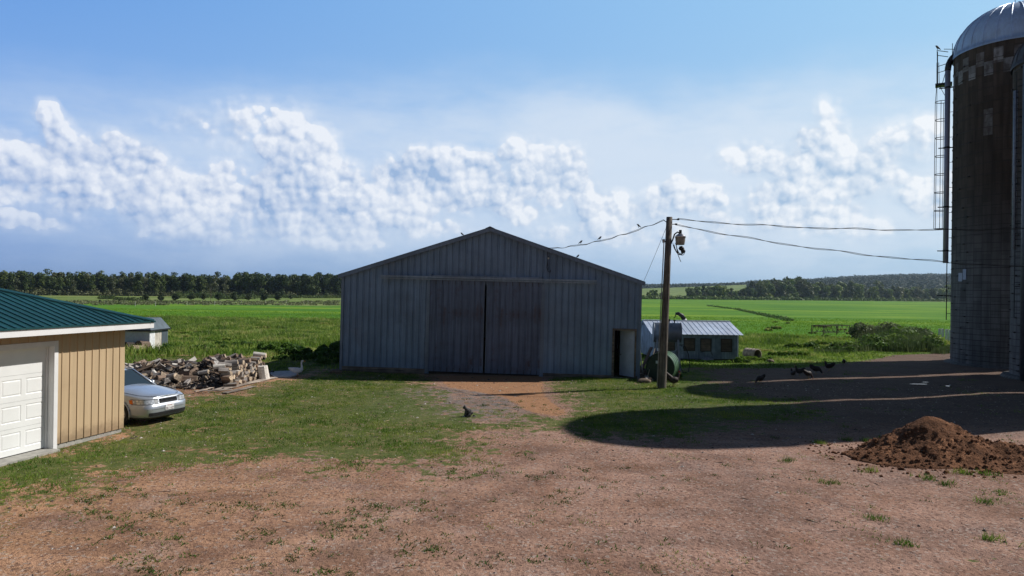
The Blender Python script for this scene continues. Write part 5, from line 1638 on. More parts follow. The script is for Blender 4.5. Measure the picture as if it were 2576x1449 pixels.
    for s_ in (-1, 1):
        mb.ring([(x, s_ * y, sh(x) + crown(x) * (1 - (y / (Wh * .96)) ** 2.4) + 0.004) for x, y in ((-0.13, 0.33), (-0.22, 0.52), (-0.45, 0.66), (-0.9, 0.72), (-1.4, 0.74))], 0.006, 4)
    mb.ring([(front_x(y) - 0.115, y, sh(-0.1) + 0.012) for y in (-.33, -.15, 0, .15, .33)], 0.006, 4)
    mb.build("hood_seam", black, body)
    # plate with its number
    wp = simple("plate_white", (0.80, 0.80, 0.80), 0.4, var=0.03)
    mb = MB(); mb.bounds(0.012, 0.02, -0.155, 0.155, 0.395, 0.55)
    pl = mb.build("license_plate", wp, t, bevel=0.004)
    text("BR-1439", pl, (0.0215, 0.0, 0.435), (R(90), 0, R(90)), 0.088, simple("plate_ink", (0.10, 0.03, 0.05), 0.5), "plate_lettering", width=0.27)
    text("WISCONSIN", pl, (0.0215, 0.0, 0.523), (R(90), 0, R(90)), 0.028, simple("plate_red", (0.45, 0.04, 0.06), 0.5), "state_lettering", width=0.17)
    rub = simple("tyre_rubber", (0.022, 0.022, 0.024), 0.85, bmp=.3); al = simple("alloy", (0.50, 0.52, 0.54), 0.3, 0.8)
    for wx in (-0.93, -3.62):
        for sy in (-1, 1):
            mb = MB(); mb.smooth = True
            mb.lathe([(0.20, -0.10), (0.28, -0.105), (0.31, -0.08), (0.315, 0), (0.31, 0.08), (0.28, 0.105), (0.20, 0.10)], 32, xf=Matrix.Rotation(R(90), 4, 'X'))
            w = mb.build("wheel", rub, t, (wx, sy * 0.755, 0.31))
            mb = MB()
            mb.lathe([(0.20, 0.06), (0.19, 0.085), (0.175, 0.06), (0.05, 0.05), (0.045, 0.075), (0.0, 0.078)], 28, xf=Matrix.Rotation(R(-90 * sy) , 4, 'X') @ Matrix.Scale(1, 4))
            for k in range(5):
                a = 2 * math.pi * k / 5
                mb.bar((0.04 * math.cos(a), sy * 0.075, 0.04 * math.sin(a)), (0.18 * math.cos(a), sy * 0.075, 0.18 * math.sin(a)), 0.05, 0.02, up=(0, 1, 0))
            mb.build("rim", al, w)
    # mirror
    for sy in (-1, 1):
        mb = MB(); mb.smooth = True; mb.lathe([(0, -.09), (.07, -.07), (.09, 0), (.07, .07), (0, .09)], 12, (-1.62, sy * 0.88, 0.99), xf=Matrix.Rotation(R(90), 4, 'Y') @ Matrix.Scale(0.8, 4))
        mb.build("mirror", paint, t)
    return t

def text(s_, parent, loc, rot, size, m, name, width=None):
    cu = bpy.data.curves.new(name, 'FONT'); cu.body = s_; cu.size = size; cu.align_x = 'CENTER'; cu.align_y = 'CENTER'; cu.extrude = 0.0008
    o = bpy.data.objects.new(name, cu)
    dg = bpy.context.evaluated_depsgraph_get()
    COL.objects.link(o); bpy.context.view_layer.update(); dg = bpy.context.evaluated_depsgraph_get()
    me = bpy.data.meshes.new_from_object(o.evaluated_get(dg))
    COL.objects.unlink(o); bpy.data.objects.remove(o)
    if width:
        xs = [v.co.x for v in me.vertices]; k = width / (max(xs) - min(xs))
        for v in me.vertices: v.co.x *= k
    me.materials.clear(); me.materials.append(m)
    q = bpy.data.objects.new(name, me); COL.objects.link(q); q.parent = parent; q.location = loc; q.rotation_euler = rot
    return q
car = build_car()

# ------------------------------------------------------------ firewood
def firewood():
    r = random.Random(3)
    def bk(name, a, b_):
        def f(N, b):
            p = opos(N); rnd = N.n('ShaderNodeObjectInfo').outputs['Random']
            g = N.noise(N.v('MULTIPLY', p, (2, 22, 22)), 1.0, 5, 0.65)
            c = N.mix(N.ramp(g, .3, .7), a, b_)
            P(N, b, N.v('SCALE', c, scale=N.ramp(rnd, 0, 1, 0.6, 1.45, smooth=False)), 0.9, 0, 0.15); bump(N, b, g, 0.6, 0.02)
        return mat(name, f)
    m_grey = bk("log_grey", (0.15, 0.135, 0.125), (0.42, 0.385, 0.36)); m_brown = bk("log_brown", (0.11, 0.08, 0.062), (0.32, 0.235, 0.18)); m_dark = bk("log_dark", (0.035, 0.03, 0.03), (0.12, 0.105, 0.10))
    m_pale = bk("log_pale", (0.32, 0.25, 0.17), (0.62, 0.50, 0.38)); m_birch = bk("log_birch", (0.45, 0.42, 0.38), (0.70, 0.67, 0.62))
    def prism(poly, L, mats, jit):
        mb = MB(); n = len(poly)
        rr = random.Random(jit)
        A = [(-L/2 + rr.uniform(-.01, .01), y, z) for y, z in poly]; B = [(L/2 + rr.uniform(-.01, .01), y * rr.uniform(.9, 1.08), z * rr.uniform(.9, 1.08)) for y, z in poly]
        mb.add(A + B, [(i, (i+1) % n, (i+1) % n + n, i + n) for i in range(n)])
        mb.cur = 1; mb.add(A, [tuple(range(n-1, -1, -1))]); mb.add(B, [tuple(range(n))])
        o = mb.build("firewood_log", mats); me = o.data; COL.objects.unlink(o); bpy.data.objects.remove(o); return me
    circ = lambda rad, n=9, a0=0, a1=6.283: [(rad * math.cos(a0 + (a1-a0) * i / n), rad * math.sin(a0 + (a1-a0) * i / n)) for i in range(n + (a1 < 6.2))]
    protos = []
    for i, (mm, ee) in enumerate(((m_grey, m_pale), (m_grey, m_grey), (m_brown, m_pale), (m_dark, m_grey), (m_brown, m_brown), (m_birch, m_pale))):
        protos.append(prism(circ(0.085), 0.42, (mm, ee), i))
        protos.append(prism([(0, -.09)] + circ(0.12, 5, 0.4, 2.2)[::1], 0.45, (mm, ee), i + 10))
        protos.append(prism([(-.09, -.07), (.10, -.08), (.08, .08), (-.07, .09)], 0.40, (mm, ee), i + 20))
        protos.append(prism([(-.11, -.035), (.11, -.045), (.09, .05), (-.08, .04)], 0.46, (mm, ee), i + 30))
    def put(me, loc, rot, label, grp, sc=1.0):
        o = bpy.data.objects.new("firewood_log", me); COL.objects.link(o); o.location = loc; o.rotation_euler = rot; o.scale = (sc, sc, sc)
        tag(o, label, "log", grp)
    def hgt(x, y):
        """surface of the heap"""
        a = 0.80 * math.exp(-(((x + 12.6) / 1.15) ** 4 + ((y - 30.6) / 2.1) ** 4))
        b = 0.62 * math.exp(-(((x + 14.9) / 1.9) ** 4 + ((y - 30.3) / 1.7) ** 4))
        c = 0.42 * math.exp(-(((x + 14.0) / 1.7) ** 2 + ((y - 28.4) / 0.9) ** 2))
        return max(a, b, c) + 0.08 * mn.noise(Vector((x * 1.3, y * 1.3, 4)))
    # loose heap
    n = 0
    while n < 168:
        x = r.uniform(-17.0, -11.6); y = r.uniform(27.4, 32.4)
        h = hgt(x, y)
        if h < 0.12: continue
        n += 1
        put(protos[r.randrange(24)], (x, y, gz(x, y) + h + r.uniform(-0.02, 0.05)), (r.uniform(-3, 3), r.uniform(-0.5, 0.5), r.uniform(0, 6.28)),
            "split log lying loose in the jumbled part of the firewood pile", "loose split logs in the firewood pile", r.uniform(0.75, 1.35))
    # stacked end: rows of logs with their ends towards the yard
    for k in range(6):
        for i in range(19):
            if k >= 5 and r.random() < 0.35: continue
            y = 27.55 + i * 0.19 + (k % 2) * 0.09; x = -11.02 + 0.18 * (y - 27.5) / 3.4 - 0.06 * k - 0.02 * (k * i % 5)
            put(protos[r.choice([0, 1, 2, 3, 6, 7, 8, 9, 10, 12, 16, 20, 21, 22, 0, 8, 13])], (x - r.uniform(0, 0.22), y + r.uniform(-.04, .04), gz(x, y) + 0.12 + k * 0.145 + r.uniform(-.02, .03)), (r.uniform(-3, 3), r.uniform(-.2, .2), r.uniform(-.5, .5)),
                "log laid in the stacked right-hand face of the firewood pile", "logs stacked in rows at the end of the firewood pile", r.uniform(0.85, 1.15))
    # core of chips and small scraps under them
    V = []; F = []; rr = np.random.default_rng(2); mb = MB()
    for i in range(2600):
        x = rr.uniform(-17.2, -11.0); y = rr.uniform(27.0, 32.6); h = hgt(x, y)
        if h < 0.04 and rr.random() > 0.25: continue
        L = rr.uniform(.12, .5); a = rr.uniform(0, 6.28)
        z = gz(x, y) + max(0.01, h) * rr.uniform(0.5, 1.06); mb.cur = int(rr.integers(0, 4))
        mb.box((x, y, z), (L, rr.uniform(.02, .07), rr.uniform(.015, .05)), Matrix.Rotation(a, 3, 'Z') @ Matrix.Rotation(rr.uniform(-.5, .5), 3, 'Y') @ Matrix.Rotation(rr.uniform(0, 3), 3, 'X'))
    tag(mb.build("wood_debris", [m_grey, m_dark, m_brown, m_pale], recalc=False), kind="stuff")
    # bulk below the visible logs
    mb = MB(); mb.smooth = False
    nx, ny = 40, 34
    vs = []
    for j in range(ny):
        for i in range(nx):
            x = -17.4 + i * 0.165; y = 26.9 + j * 0.17; vs.append((x, y, gz(x, y) - 0.04 + max(0, hgt(x, y) - 0.10)))
    mb.add(vs, [(j*nx+i, j*nx+i+1, (j+1)*nx+i+1, (j+1)*nx+i) for j in range(ny-1) for i in range(nx-1)])
    tag(mb.build("bark_debris", m_dark), kind="stuff")
    # special pieces
    mb = MB(); mb.box((0, 0, 0), (0.95, 0.28, 0.26)); o = mb.build("timber_block", m_dark, None, tuple(G(473, 953, 0) + Vector((0, 0.6, 0.52))), bevel=.02); o.rotation_euler = (0.1, 0.12, -0.2)
    tag(o, "long dark square timber across the front of the loose firewood", "timber")
    put(protos[20], tuple(G(714 - 60, 955) + Vector((-.35, 0.9, 0.98))), (0, 0.1, 0.1), "pale whitish log resting on top of the stacked firewood", None, 1.3)
    p = G(667, 957); mb = MB(); mb.smooth = False; mb.ring([(0, 0, 0), (0.03, 0, 0.62)], [0.23, 0.20], 10); o = mb.build("upright_log", m_birch, None, tuple(p + Vector((-0.1, 0.2, -0.02)))); o.rotation_euler = (0.05, -0.18, 0)
    tag(o, "thick pale log standing on end at the right end of the firewood", "log")
    # planks on the grass before the stack
    P0 = [((548, 984), (690, 951), 0.34, "broad weathered plank on the grass in front of the stacked firewood"), ((500, 972), (560, 962), 0.14, "short narrow board poking out from the firewood foot"), ((505, 989), (585, 985), 0.13, "grey board lying flat on the grass nearest the car"),
          ((490, 990), (535, 980), 0.07, "thin pale stick lying on the grass beside the firewood"), ((565, 992), (640, 974), 0.22, "lower plank partly under the broad weathered one")]
    mp = wood("plank_grey", (0.46, 0.40, 0.34), (0.20, 0.165, 0.14), axis=0, scale=1)
    for (a, b_, w, lab) in P0:
        a, b_ = G(*a), G(*b_); c = (a + b_) / 2; mb = MB(); L = (b_ - a).length
        nn = 8
        mb.prism([(-L/2 + L * i / nn, 0.03 + 0.012 * math.sin(i * 2.1)) for i in range(nn + 1)] + [(L/2 - L * i / nn, 0.0 + 0.012 * math.sin((nn - i) * 2.1)) for i in range(nn + 1)], -w / 2, w / 2)
        o = mb.build("plank", mp, None, (c.x, c.y, c.z + 0.035 + 0.03 * (w < .2))); o.rotation_euler = (0.0, 0, math.atan2(b_.y - a.y, b_.x - a.x)); tag(o, lab, "plank")
firewood()

# ------------------------------------------------------------ animals
def skinbody(name, tubes, m, parent, vox=0.008, extra=None):
    mb = MB(); mb.smooth = True
    for pts, rads, flat in tubes: mb.ring(pts, rads, 12, flat=flat)
    if extra: extra(mb)
    o = mb.build(name, m, parent)
    rm = o.modifiers.new("merge", 'REMESH'); rm.mode = 'VOXEL'; rm.voxel_size = vox; rm.use_smooth_shade = True
    sm = o.modifiers.new("smooth", 'SMOOTH'); sm.factor = 0.6; sm.iterations = 3
    return o

def animals():
    wht = simple("white_feathers", (0.74, 0.76, 0.80), 0.7, var=0.08, scale=9)
    org = simple("orange_beak", (0.6, 0.25, 0.06), 0.5)
    p = G(748, 945)
    t = empty("goose", tuple(p), 0, "white goose with upright neck beside the pale slab left of the barn", "goose")
    skinbody("body", [([(-0.42, 0, 0.34), (-0.33, 0, 0.31), (-0.18, 0, 0.26), (0.0, 0, 0.23), (0.14, 0, 0.25), (0.22, 0, 0.32)], [0.02, 0.07, 0.125, 0.145, 0.12, 0.07], 0.95),
                      ([(0.17, 0, 0.28), (0.20, 0, 0.38), (0.185, 0, 0.5), (0.18, 0, 0.6), (0.21, 0, 0.67), (0.27, 0, 0.665)], [0.085, 0.05, 0.036, 0.034, 0.042, 0.03], 1.0)], wht, t, 0.01)
    mb = MB(); mb.ring([(0.27, 0, 0.665), (0.36, 0, 0.65)], [0.022, 0.01], 8); mb.build("beak", org, t)
    for sy in (-1, 1):
        mb = MB(); mb.ring([(0, sy * .06, 0.14), (0.01, sy * .06, 0.01)], 0.012, 6); mb.box((0.04, sy * .06, 0.008), (0.09, 0.06, 0.014)); mb.build("leg", org, t)
    # sitting cat
    fur = mat("tabby_fur", lambda N, b: P(N, b, N.mix(N.ramp(N.noise(N.v('MULTIPLY', opos(N), (1, 1, 3)), 11, 4, .7), 0.4, 0.6), (0.025, 0.023, 0.024), (0.16, 0.15, 0.145)), 0.9, 0, 0.1))
    p = G(1177, 1048)
    t = empty("cat", tuple(p), R(200), "dark grey tabby cat sitting on the thin grass before the barn", "cat"); t.scale = (.86, .86, .86)
    def ears(mb):
        for sy in (-1, 1): mb.lathe([(0.028, 0), (0.02, 0.03), (0.002, 0.065)], 8, (0.13, sy * 0.045, 0.37))
    skinbody("body", [([(-0.13, 0, 0.08), (-0.10, 0, 0.13), (-0.02, 0, 0.19), (0.05, 0, 0.25), (0.09, 0, 0.31)], [0.09, 0.115, 0.10, 0.08, 0.05], 1.0),
                      ([(0.08, 0, 0.31), (0.13, 0, 0.345), (0.19, 0, 0.335)], [0.05, 0.072, 0.035], 1.0),
                      ([(0.07, 0.05, 0.2), (0.10, 0.045, 0.1), (0.12, 0.045, 0.02), (0.16, 0.045, 0.015)], [0.035, 0.026, 0.024, 0.02], 1.0),
                      ([(0.07, -0.05, 0.2), (0.10, -0.045, 0.1), (0.12, -0.045, 0.02), (0.16, -0.045, 0.015)], [0.035, 0.026, 0.024, 0.02], 1.0),
                      ([(-0.06, 0.09, 0.07), (0.03, 0.1, 0.04), (0.08, 0.1, 0.02)], [0.07, 0.04, 0.025], 1.0), ([(-0.06, -0.09, 0.07), (0.03, -0.1, 0.04), (0.08, -0.1, 0.02)], [0.07, 0.04, 0.025], 1.0),
                      ([(-0.2, 0, 0.03), (-0.25, 0.08, 0.025), (-0.22, 0.18, 0.025), (-0.12, 0.23, 0.025)], [0.028, 0.024, 0.022, 0.016], 1.0)], fur, t, 0.011, ears)
    mb = MB(); mb.ring([(0.135, 0.045, 0.02), (0.185, 0.045, 0.014)], [0.024, 0.018], 8); mb.ring([(0.135, -0.045, 0.02), (0.185, -0.045, 0.014)], [0.024, 0.018], 8)
    mb.build("paws", simple("white_fur", (0.65, 0.62, 0.58), 0.9), t)
    # hens
    hen_m = mat("dark_feathers", lambda N, b: P(N, b, N.mix(N.noise(opos(N), 14, 3), (0.018, 0.013, 0.012), (0.055, 0.035, 0.028)), 0.6, 0, 0.3))
    red = simple("red_comb", (0.35, 0.02, 0.02), 0.6); yel = simple("yellow_leg", (0.25, 0.18, 0.06), 0.7)
    def hen(px, py, rz, label, peck=False, rooster=False, sc=1.0):
        p = G(px, py)
        t = empty("rooster" if rooster else "hen", tuple(p), rz, label, "rooster" if rooster else "hen", None if rooster else "dark hens foraging in the shaded yard"); t.scale = (sc,) * 3
        tail = [([(-0.10, 0, 0.27), (-0.20, 0, 0.36), (-0.27, 0, 0.44), (-0.31, 0, 0.42)] if rooster else [(-0.10, 0, 0.26), (-0.18, 0, 0.32), (-0.22, 0, 0.37)], [0.06, 0.05, 0.035, 0.012] if rooster else [0.06, 0.045, 0.02], 1.6)]
        if peck: nk = ([(0.10, 0, 0.22), (0.17, 0, 0.17), (0.22, 0, 0.08), (0.235, 0, 0.05)], [0.08, 0.05, 0.035, 0.03], 1.0); hd = (0.24, 0, 0.05)
        else: nk = ([(0.10, 0, 0.24), (0.15, 0, 0.32), (0.165, 0, 0.40), (0.19, 0, 0.43)], [0.08, 0.05, 0.035, 0.036], 1.0); hd = (0.19, 0, 0.43)
        skinbody("body", [([(-0.16, 0, 0.25), (-0.08, 0, 0.23), (0.02, 0, 0.215), (0.10, 0, 0.23), (0.15, 0, 0.26)], [0.04, 0.095, 0.115, 0.10, 0.05], 1.0), nk] + tail, hen_m, t, 0.012)
        mb = MB(); mb.box((hd[0], 0, hd[2] + 0.045), (0.06, 0.012, 0.045 if rooster else 0.02)); mb.box((hd[0] + 0.02, 0, hd[2] - 0.04), (0.02, 0.02, 0.03)); mb.build("comb", red, t)
        mb = MB(); mb.ring([(hd[0] + 0.025, 0, hd[2]), (hd[0] + 0.065, 0, hd[2] - 0.012)], [0.012, 0.003], 6); mb.build("beak", yel, t)
        for sy in (-1, 1):
            mb = MB(); mb.ring([(0.01, sy * .045, 0.15), (0.0, sy * .045, 0.07), (0.015, sy * .045, 0.0)], [0.02, 0.009, 0.008], 6); mb.ring([(-0.02, sy * .045, 0.006), (0.055, sy * .045, 0.006)], 0.006, 5); mb.build("leg", yel, t)
    hen(1694, 973, R(8), "dark rooster with a raised tail standing just right of the utility pole", rooster=True, sc=1.35)
    hen(1913, 965, R(200), "single dark hen pecking on the lit strip farthest left of the flock", peck=True, sc=1.1)
    hen(1995, 950, R(95), "dark hen seen from behind at the left end of the flock of five", sc=0.95)
    hen(2012, 946, R(160), "dark hen with raised head second in the flock, above the pecking one", sc=1.1)
    hen(2032, 953, R(20), "dark hen nearest the yard in the flock, tail up", peck=True, sc=1.15)
    hen(2052, 941, R(340), "large dark hen in the middle of the flock, near the lit yard edge", peck=True, sc=1.25)
    hen(2086, 933, R(170), "dark hen standing tall at the right end of the flock", sc=1.2)
    hen(2123, 917, R(60), "small dark hen crouching alone at the shadow edge right of the flock", peck=True, sc=0.9)
    # small birds
    bm_ = simple("bird_dark", (0.03, 0.03, 0.035), 0.7)
    def small(loc, rz, label, sc=1.0):
        t = empty("small_bird", tuple(loc), rz, label, "bird", "small birds perched above the yard"); t.scale = (sc,) * 3
        o = skinbody("body", [([(-0.10, 0, 0.02), (-0.05, 0, 0.06), (0.0, 0, 0.09), (0.03, 0, 0.13), (0.055, 0, 0.14)], [0.008, 0.02, 0.036, 0.028, 0.018], 1.0)], bm_, t, 0.006)
        mb = MB(); mb.ring([(0.065, 0, 0.14), (0.09, 0, 0.135)], [0.007, 0.002], 5); mb.build("beak", bm_, t)
        mb = MB(); mb.ring([(0, .01, 0.0), (0, .01, 0.07)], 0.004, 4); mb.ring([(0, -.01, 0.0), (0, -.01, 0.07)], 0.004, 4); mb.build("legs", bm_, t)
    co = np.array([tuple(w3.matrix_world @ v.co) for v in w3.data.vertices])
    inv = cam.matrix_world.inverted()
    def pix(p):
        q = inv @ Vector(p); return (q.x / -q.z * FPX / 0.39752 + 1288, -q.y / -q.z * FPX / 0.39752 + 724.5)
    bpy.context.view_layer.update()
    pr = [pix(p) for p in co]
    for px, lab in ((1609, "small dark bird on the short wire, nearest the pole"), (1508, "small dark bird on the short wire, middle one of three"), (1463, "small dark bird on the short wire, nearest the barn gable")):
        i = min(range(len(pr)), key=lambda k: abs(pr[k][0] - px)); z = max(co[k][2] for k in range(len(pr)) if abs(pr[k][0] - px) < 4)
        small((co[i][0], co[i][1], z), R(150 if px == 1609 else 10), lab, 1.15)
    for px, lab in ((1162, "small bird perched on the left slope of the barn roof edge"), (1452, "small bird perched on the right slope of the barn roof edge")):
        x = BX(px) ; q = barn_pt(x, -0.15, btop(x) + 0.075); small(q, R(180 if px < 1300 else 20), lab, 1.1)
    q = silo_a.location + cage_p + silo_left * 0.27 + Vector((0, 0, 19.47)); small(q, R(180), "bird perched on the top rail of the silo ladder cage", 2.0)
bpy.context.view_layer.update()
animals()

# ------------------------------------------------------------ low shed behind the pole (hen house)
def build_coop():
    a = AT(1646, 840, 41.0); xl = a.x - 0.0; xr = AT(1858, 840, 41.0).x
    W = xr - xl; D = 4.4; z0 = 0.12; ze = 1.60; rise = 0.62
    t = empty("hen_house", (xl, 41.0, gz(10, 41)), R(1.5), "low grey board shed with pale ribbed metal roof and boarded windows", "shed")
    wl = wood("coop_board", (0.36, 0.43, 0.53), (0.19, 0.23, 0.29), axis=2, scale=0.8)
    mb = MB()
    k = W / (1858 - 1646)
    wins = [((1866 + 0) , 0)]
    WX = [(1809, 1849)]
    px = lambda c: ((1800 + c * 0.3037) * 0.83854 - 1646) * k
    holes = [(px(655), px(735), 0.62, 1.28), (px(838), px(935), 0.62, 1.28), (px(1003), px(1098), 0.60, 1.27), (px(1207), px(1305), 0.58, 1.26)]
    ribbed(mb, 0, W, lambda x: ze, lambda x: z0, 0.2, 0.02, 0.012, holes)
    mb.build("front_wall", wl, t, recalc=False)
    for nm, M, w in (("side_wall", Matrix.Translation((W, 0, 0)) @ Matrix.Rotation(R(90), 4, 'Z'), D), ("side_wall", Matrix.Translation((0, D, 0)) @ Matrix.Rotation(R(-90), 4, 'Z'), D), ("back_wall", Matrix.Translation((W, D, 0)) @ Matrix.Rotation(R(180), 4, 'Z'), W)):
        mb = MB()
        if w == D:
            tp = lambda x: ze + rise * (1 - abs(x - D / 2) / (D / 2)) - .02
            tp.knots = [D / 2]; ribbed(mb, 0, w, tp, lambda x: z0, 0.2, 0.02, 0.012)
        else: ribbed(mb, 0, w, lambda x: ze, lambda x: z0, 0.2, 0.02, 0.012)
        mb.xform(M); mb.build(nm, wl, t, recalc=False)
    wb = wood("brown_ply", (0.20, 0.145, 0.115), (0.10, 0.075, 0.06), axis=0, scale=1)
    dk = MATS["interior_timber"]
    for h in holes:
        mb = MB(); mb.bounds(h[0] - 0.0, h[1] + 0.0, 0.02, 0.05, h[2], h[3]); w_ = mb.build("window_board", wb, t)
        mb = MB()
        mb.bounds(h[0] - .05, h[0], -0.03, 0.02, h[2] - .05, h[3] + .05); mb.bounds(h[1], h[1] + .05, -0.03, 0.02, h[2] - .05, h[3] + .05)
        mb.bounds(h[0], h[1], -0.03, 0.02, h[3], h[3] + .05); mb.bounds(h[0], h[1], -0.035, 0.02, h[2] - .05, h[2])
        mb.build("window_frame", dk, w_)
    mb = MB(); mb.bounds(0.02, W - 0.02, 0.02, 0.12, -0.1, z0 + 0.02); mb.bounds(W - .12, W - .02, .12, D, -.1, z0 + .02); mb.build("skid", dk, t)
    mb = MB(); mb.bounds(W - 0.01, W + 0.035, -0.045, -0.016, z0, ze); mb.build("corner_trim", MATS["white_paint"], t)
    # hanging strap below the third window
    mb = MB(); mb.ring([(holes[2][0] - 0.05, -0.06, 0.5), (holes[2][0] + .25, -0.07, 0.58), (holes[2][1], -0.06, 0.57), (holes[2][1] + 0.1, -0.05, 0.33)], 0.018, 5); mb.build("strap", dk, t)
    rm = worn_metal("coop_roof_sheet", (0.62, 0.69, 0.82), (0.2, 0.12, 0.1), 0.35, 0.3, 0.15, 0.02, 0.08)
    oh = 0.28; sl = math.hypot(D / 2 + oh, rise * (D / 2 + oh) / (D / 2)); ang = math.atan2(rise, D / 2)
    for sgn in (-1, 1):
        mb = MB(); ribbed(mb, 0, W + 0.5, lambda x: sl, lambda x: 0.0, 0.305, 0.045, 0.025)
        mb.xform(Matrix.Rotation(R(-90), 4, 'X'))
        zz = ze - oh * rise / (D / 2) + 0.03
        if sgn < 0: mb.xform(Matrix.Translation((-0.25, -oh, zz)) @ Matrix.Rotation(ang, 4, 'X'))
        else: mb.xform(Matrix.Translation((W + 0.25, D + oh, zz)) @ Matrix.Rotation(R(180), 4, 'Z') @ Matrix.Rotation(ang, 4, 'X'))
        mb.build("roof_sheet", rm, t)
    mb = MB(); mb.bar((-0.27, D / 2, ze + rise + 0.05), (W + .27, D / 2, ze + rise + 0.05), 0.22, 0.02); mb.build("ridge_cap", rm, t)
    # spout of a machine standing behind
    p = AT(1716, 812, 47.0)
    b = Vector((p.x + 0.15, p.y, gz(p.x, p.y)))
    e = empty("blower_spout", tuple(b), 0, "curved black and white chute rising behind the low shed roof", "chute")
    mb = MB(); mb.smooth = True
    zt = p.z - b.z
    mb.ring([(0.25, 0, -.1), (0.2, 0, 1.2), (0.12, 0, zt - 0.1), (-0.02, 0, zt + 0.25)], [0.2, 0.17, 0.15, 0.14], 10); mb.build("duct", MATS["white_paint"], e)
    mb = MB(); mb.smooth = True; mb.ring([(-0.015, -.01, zt + 0.24), (-0.18, -.01, zt + 0.48), (-0.42, -.01, zt + 0.62), (-0.60, -.01, zt + 0.60)], [0.15, 0.14, 0.12, 0.09], 10); mb.ring([(-0.58, 0, zt + 0.58), (-0.66, 0, zt + 0.3)], 0.03, 5); mb.build("deflector", MATS["dark_steel"], e)
build_coop()

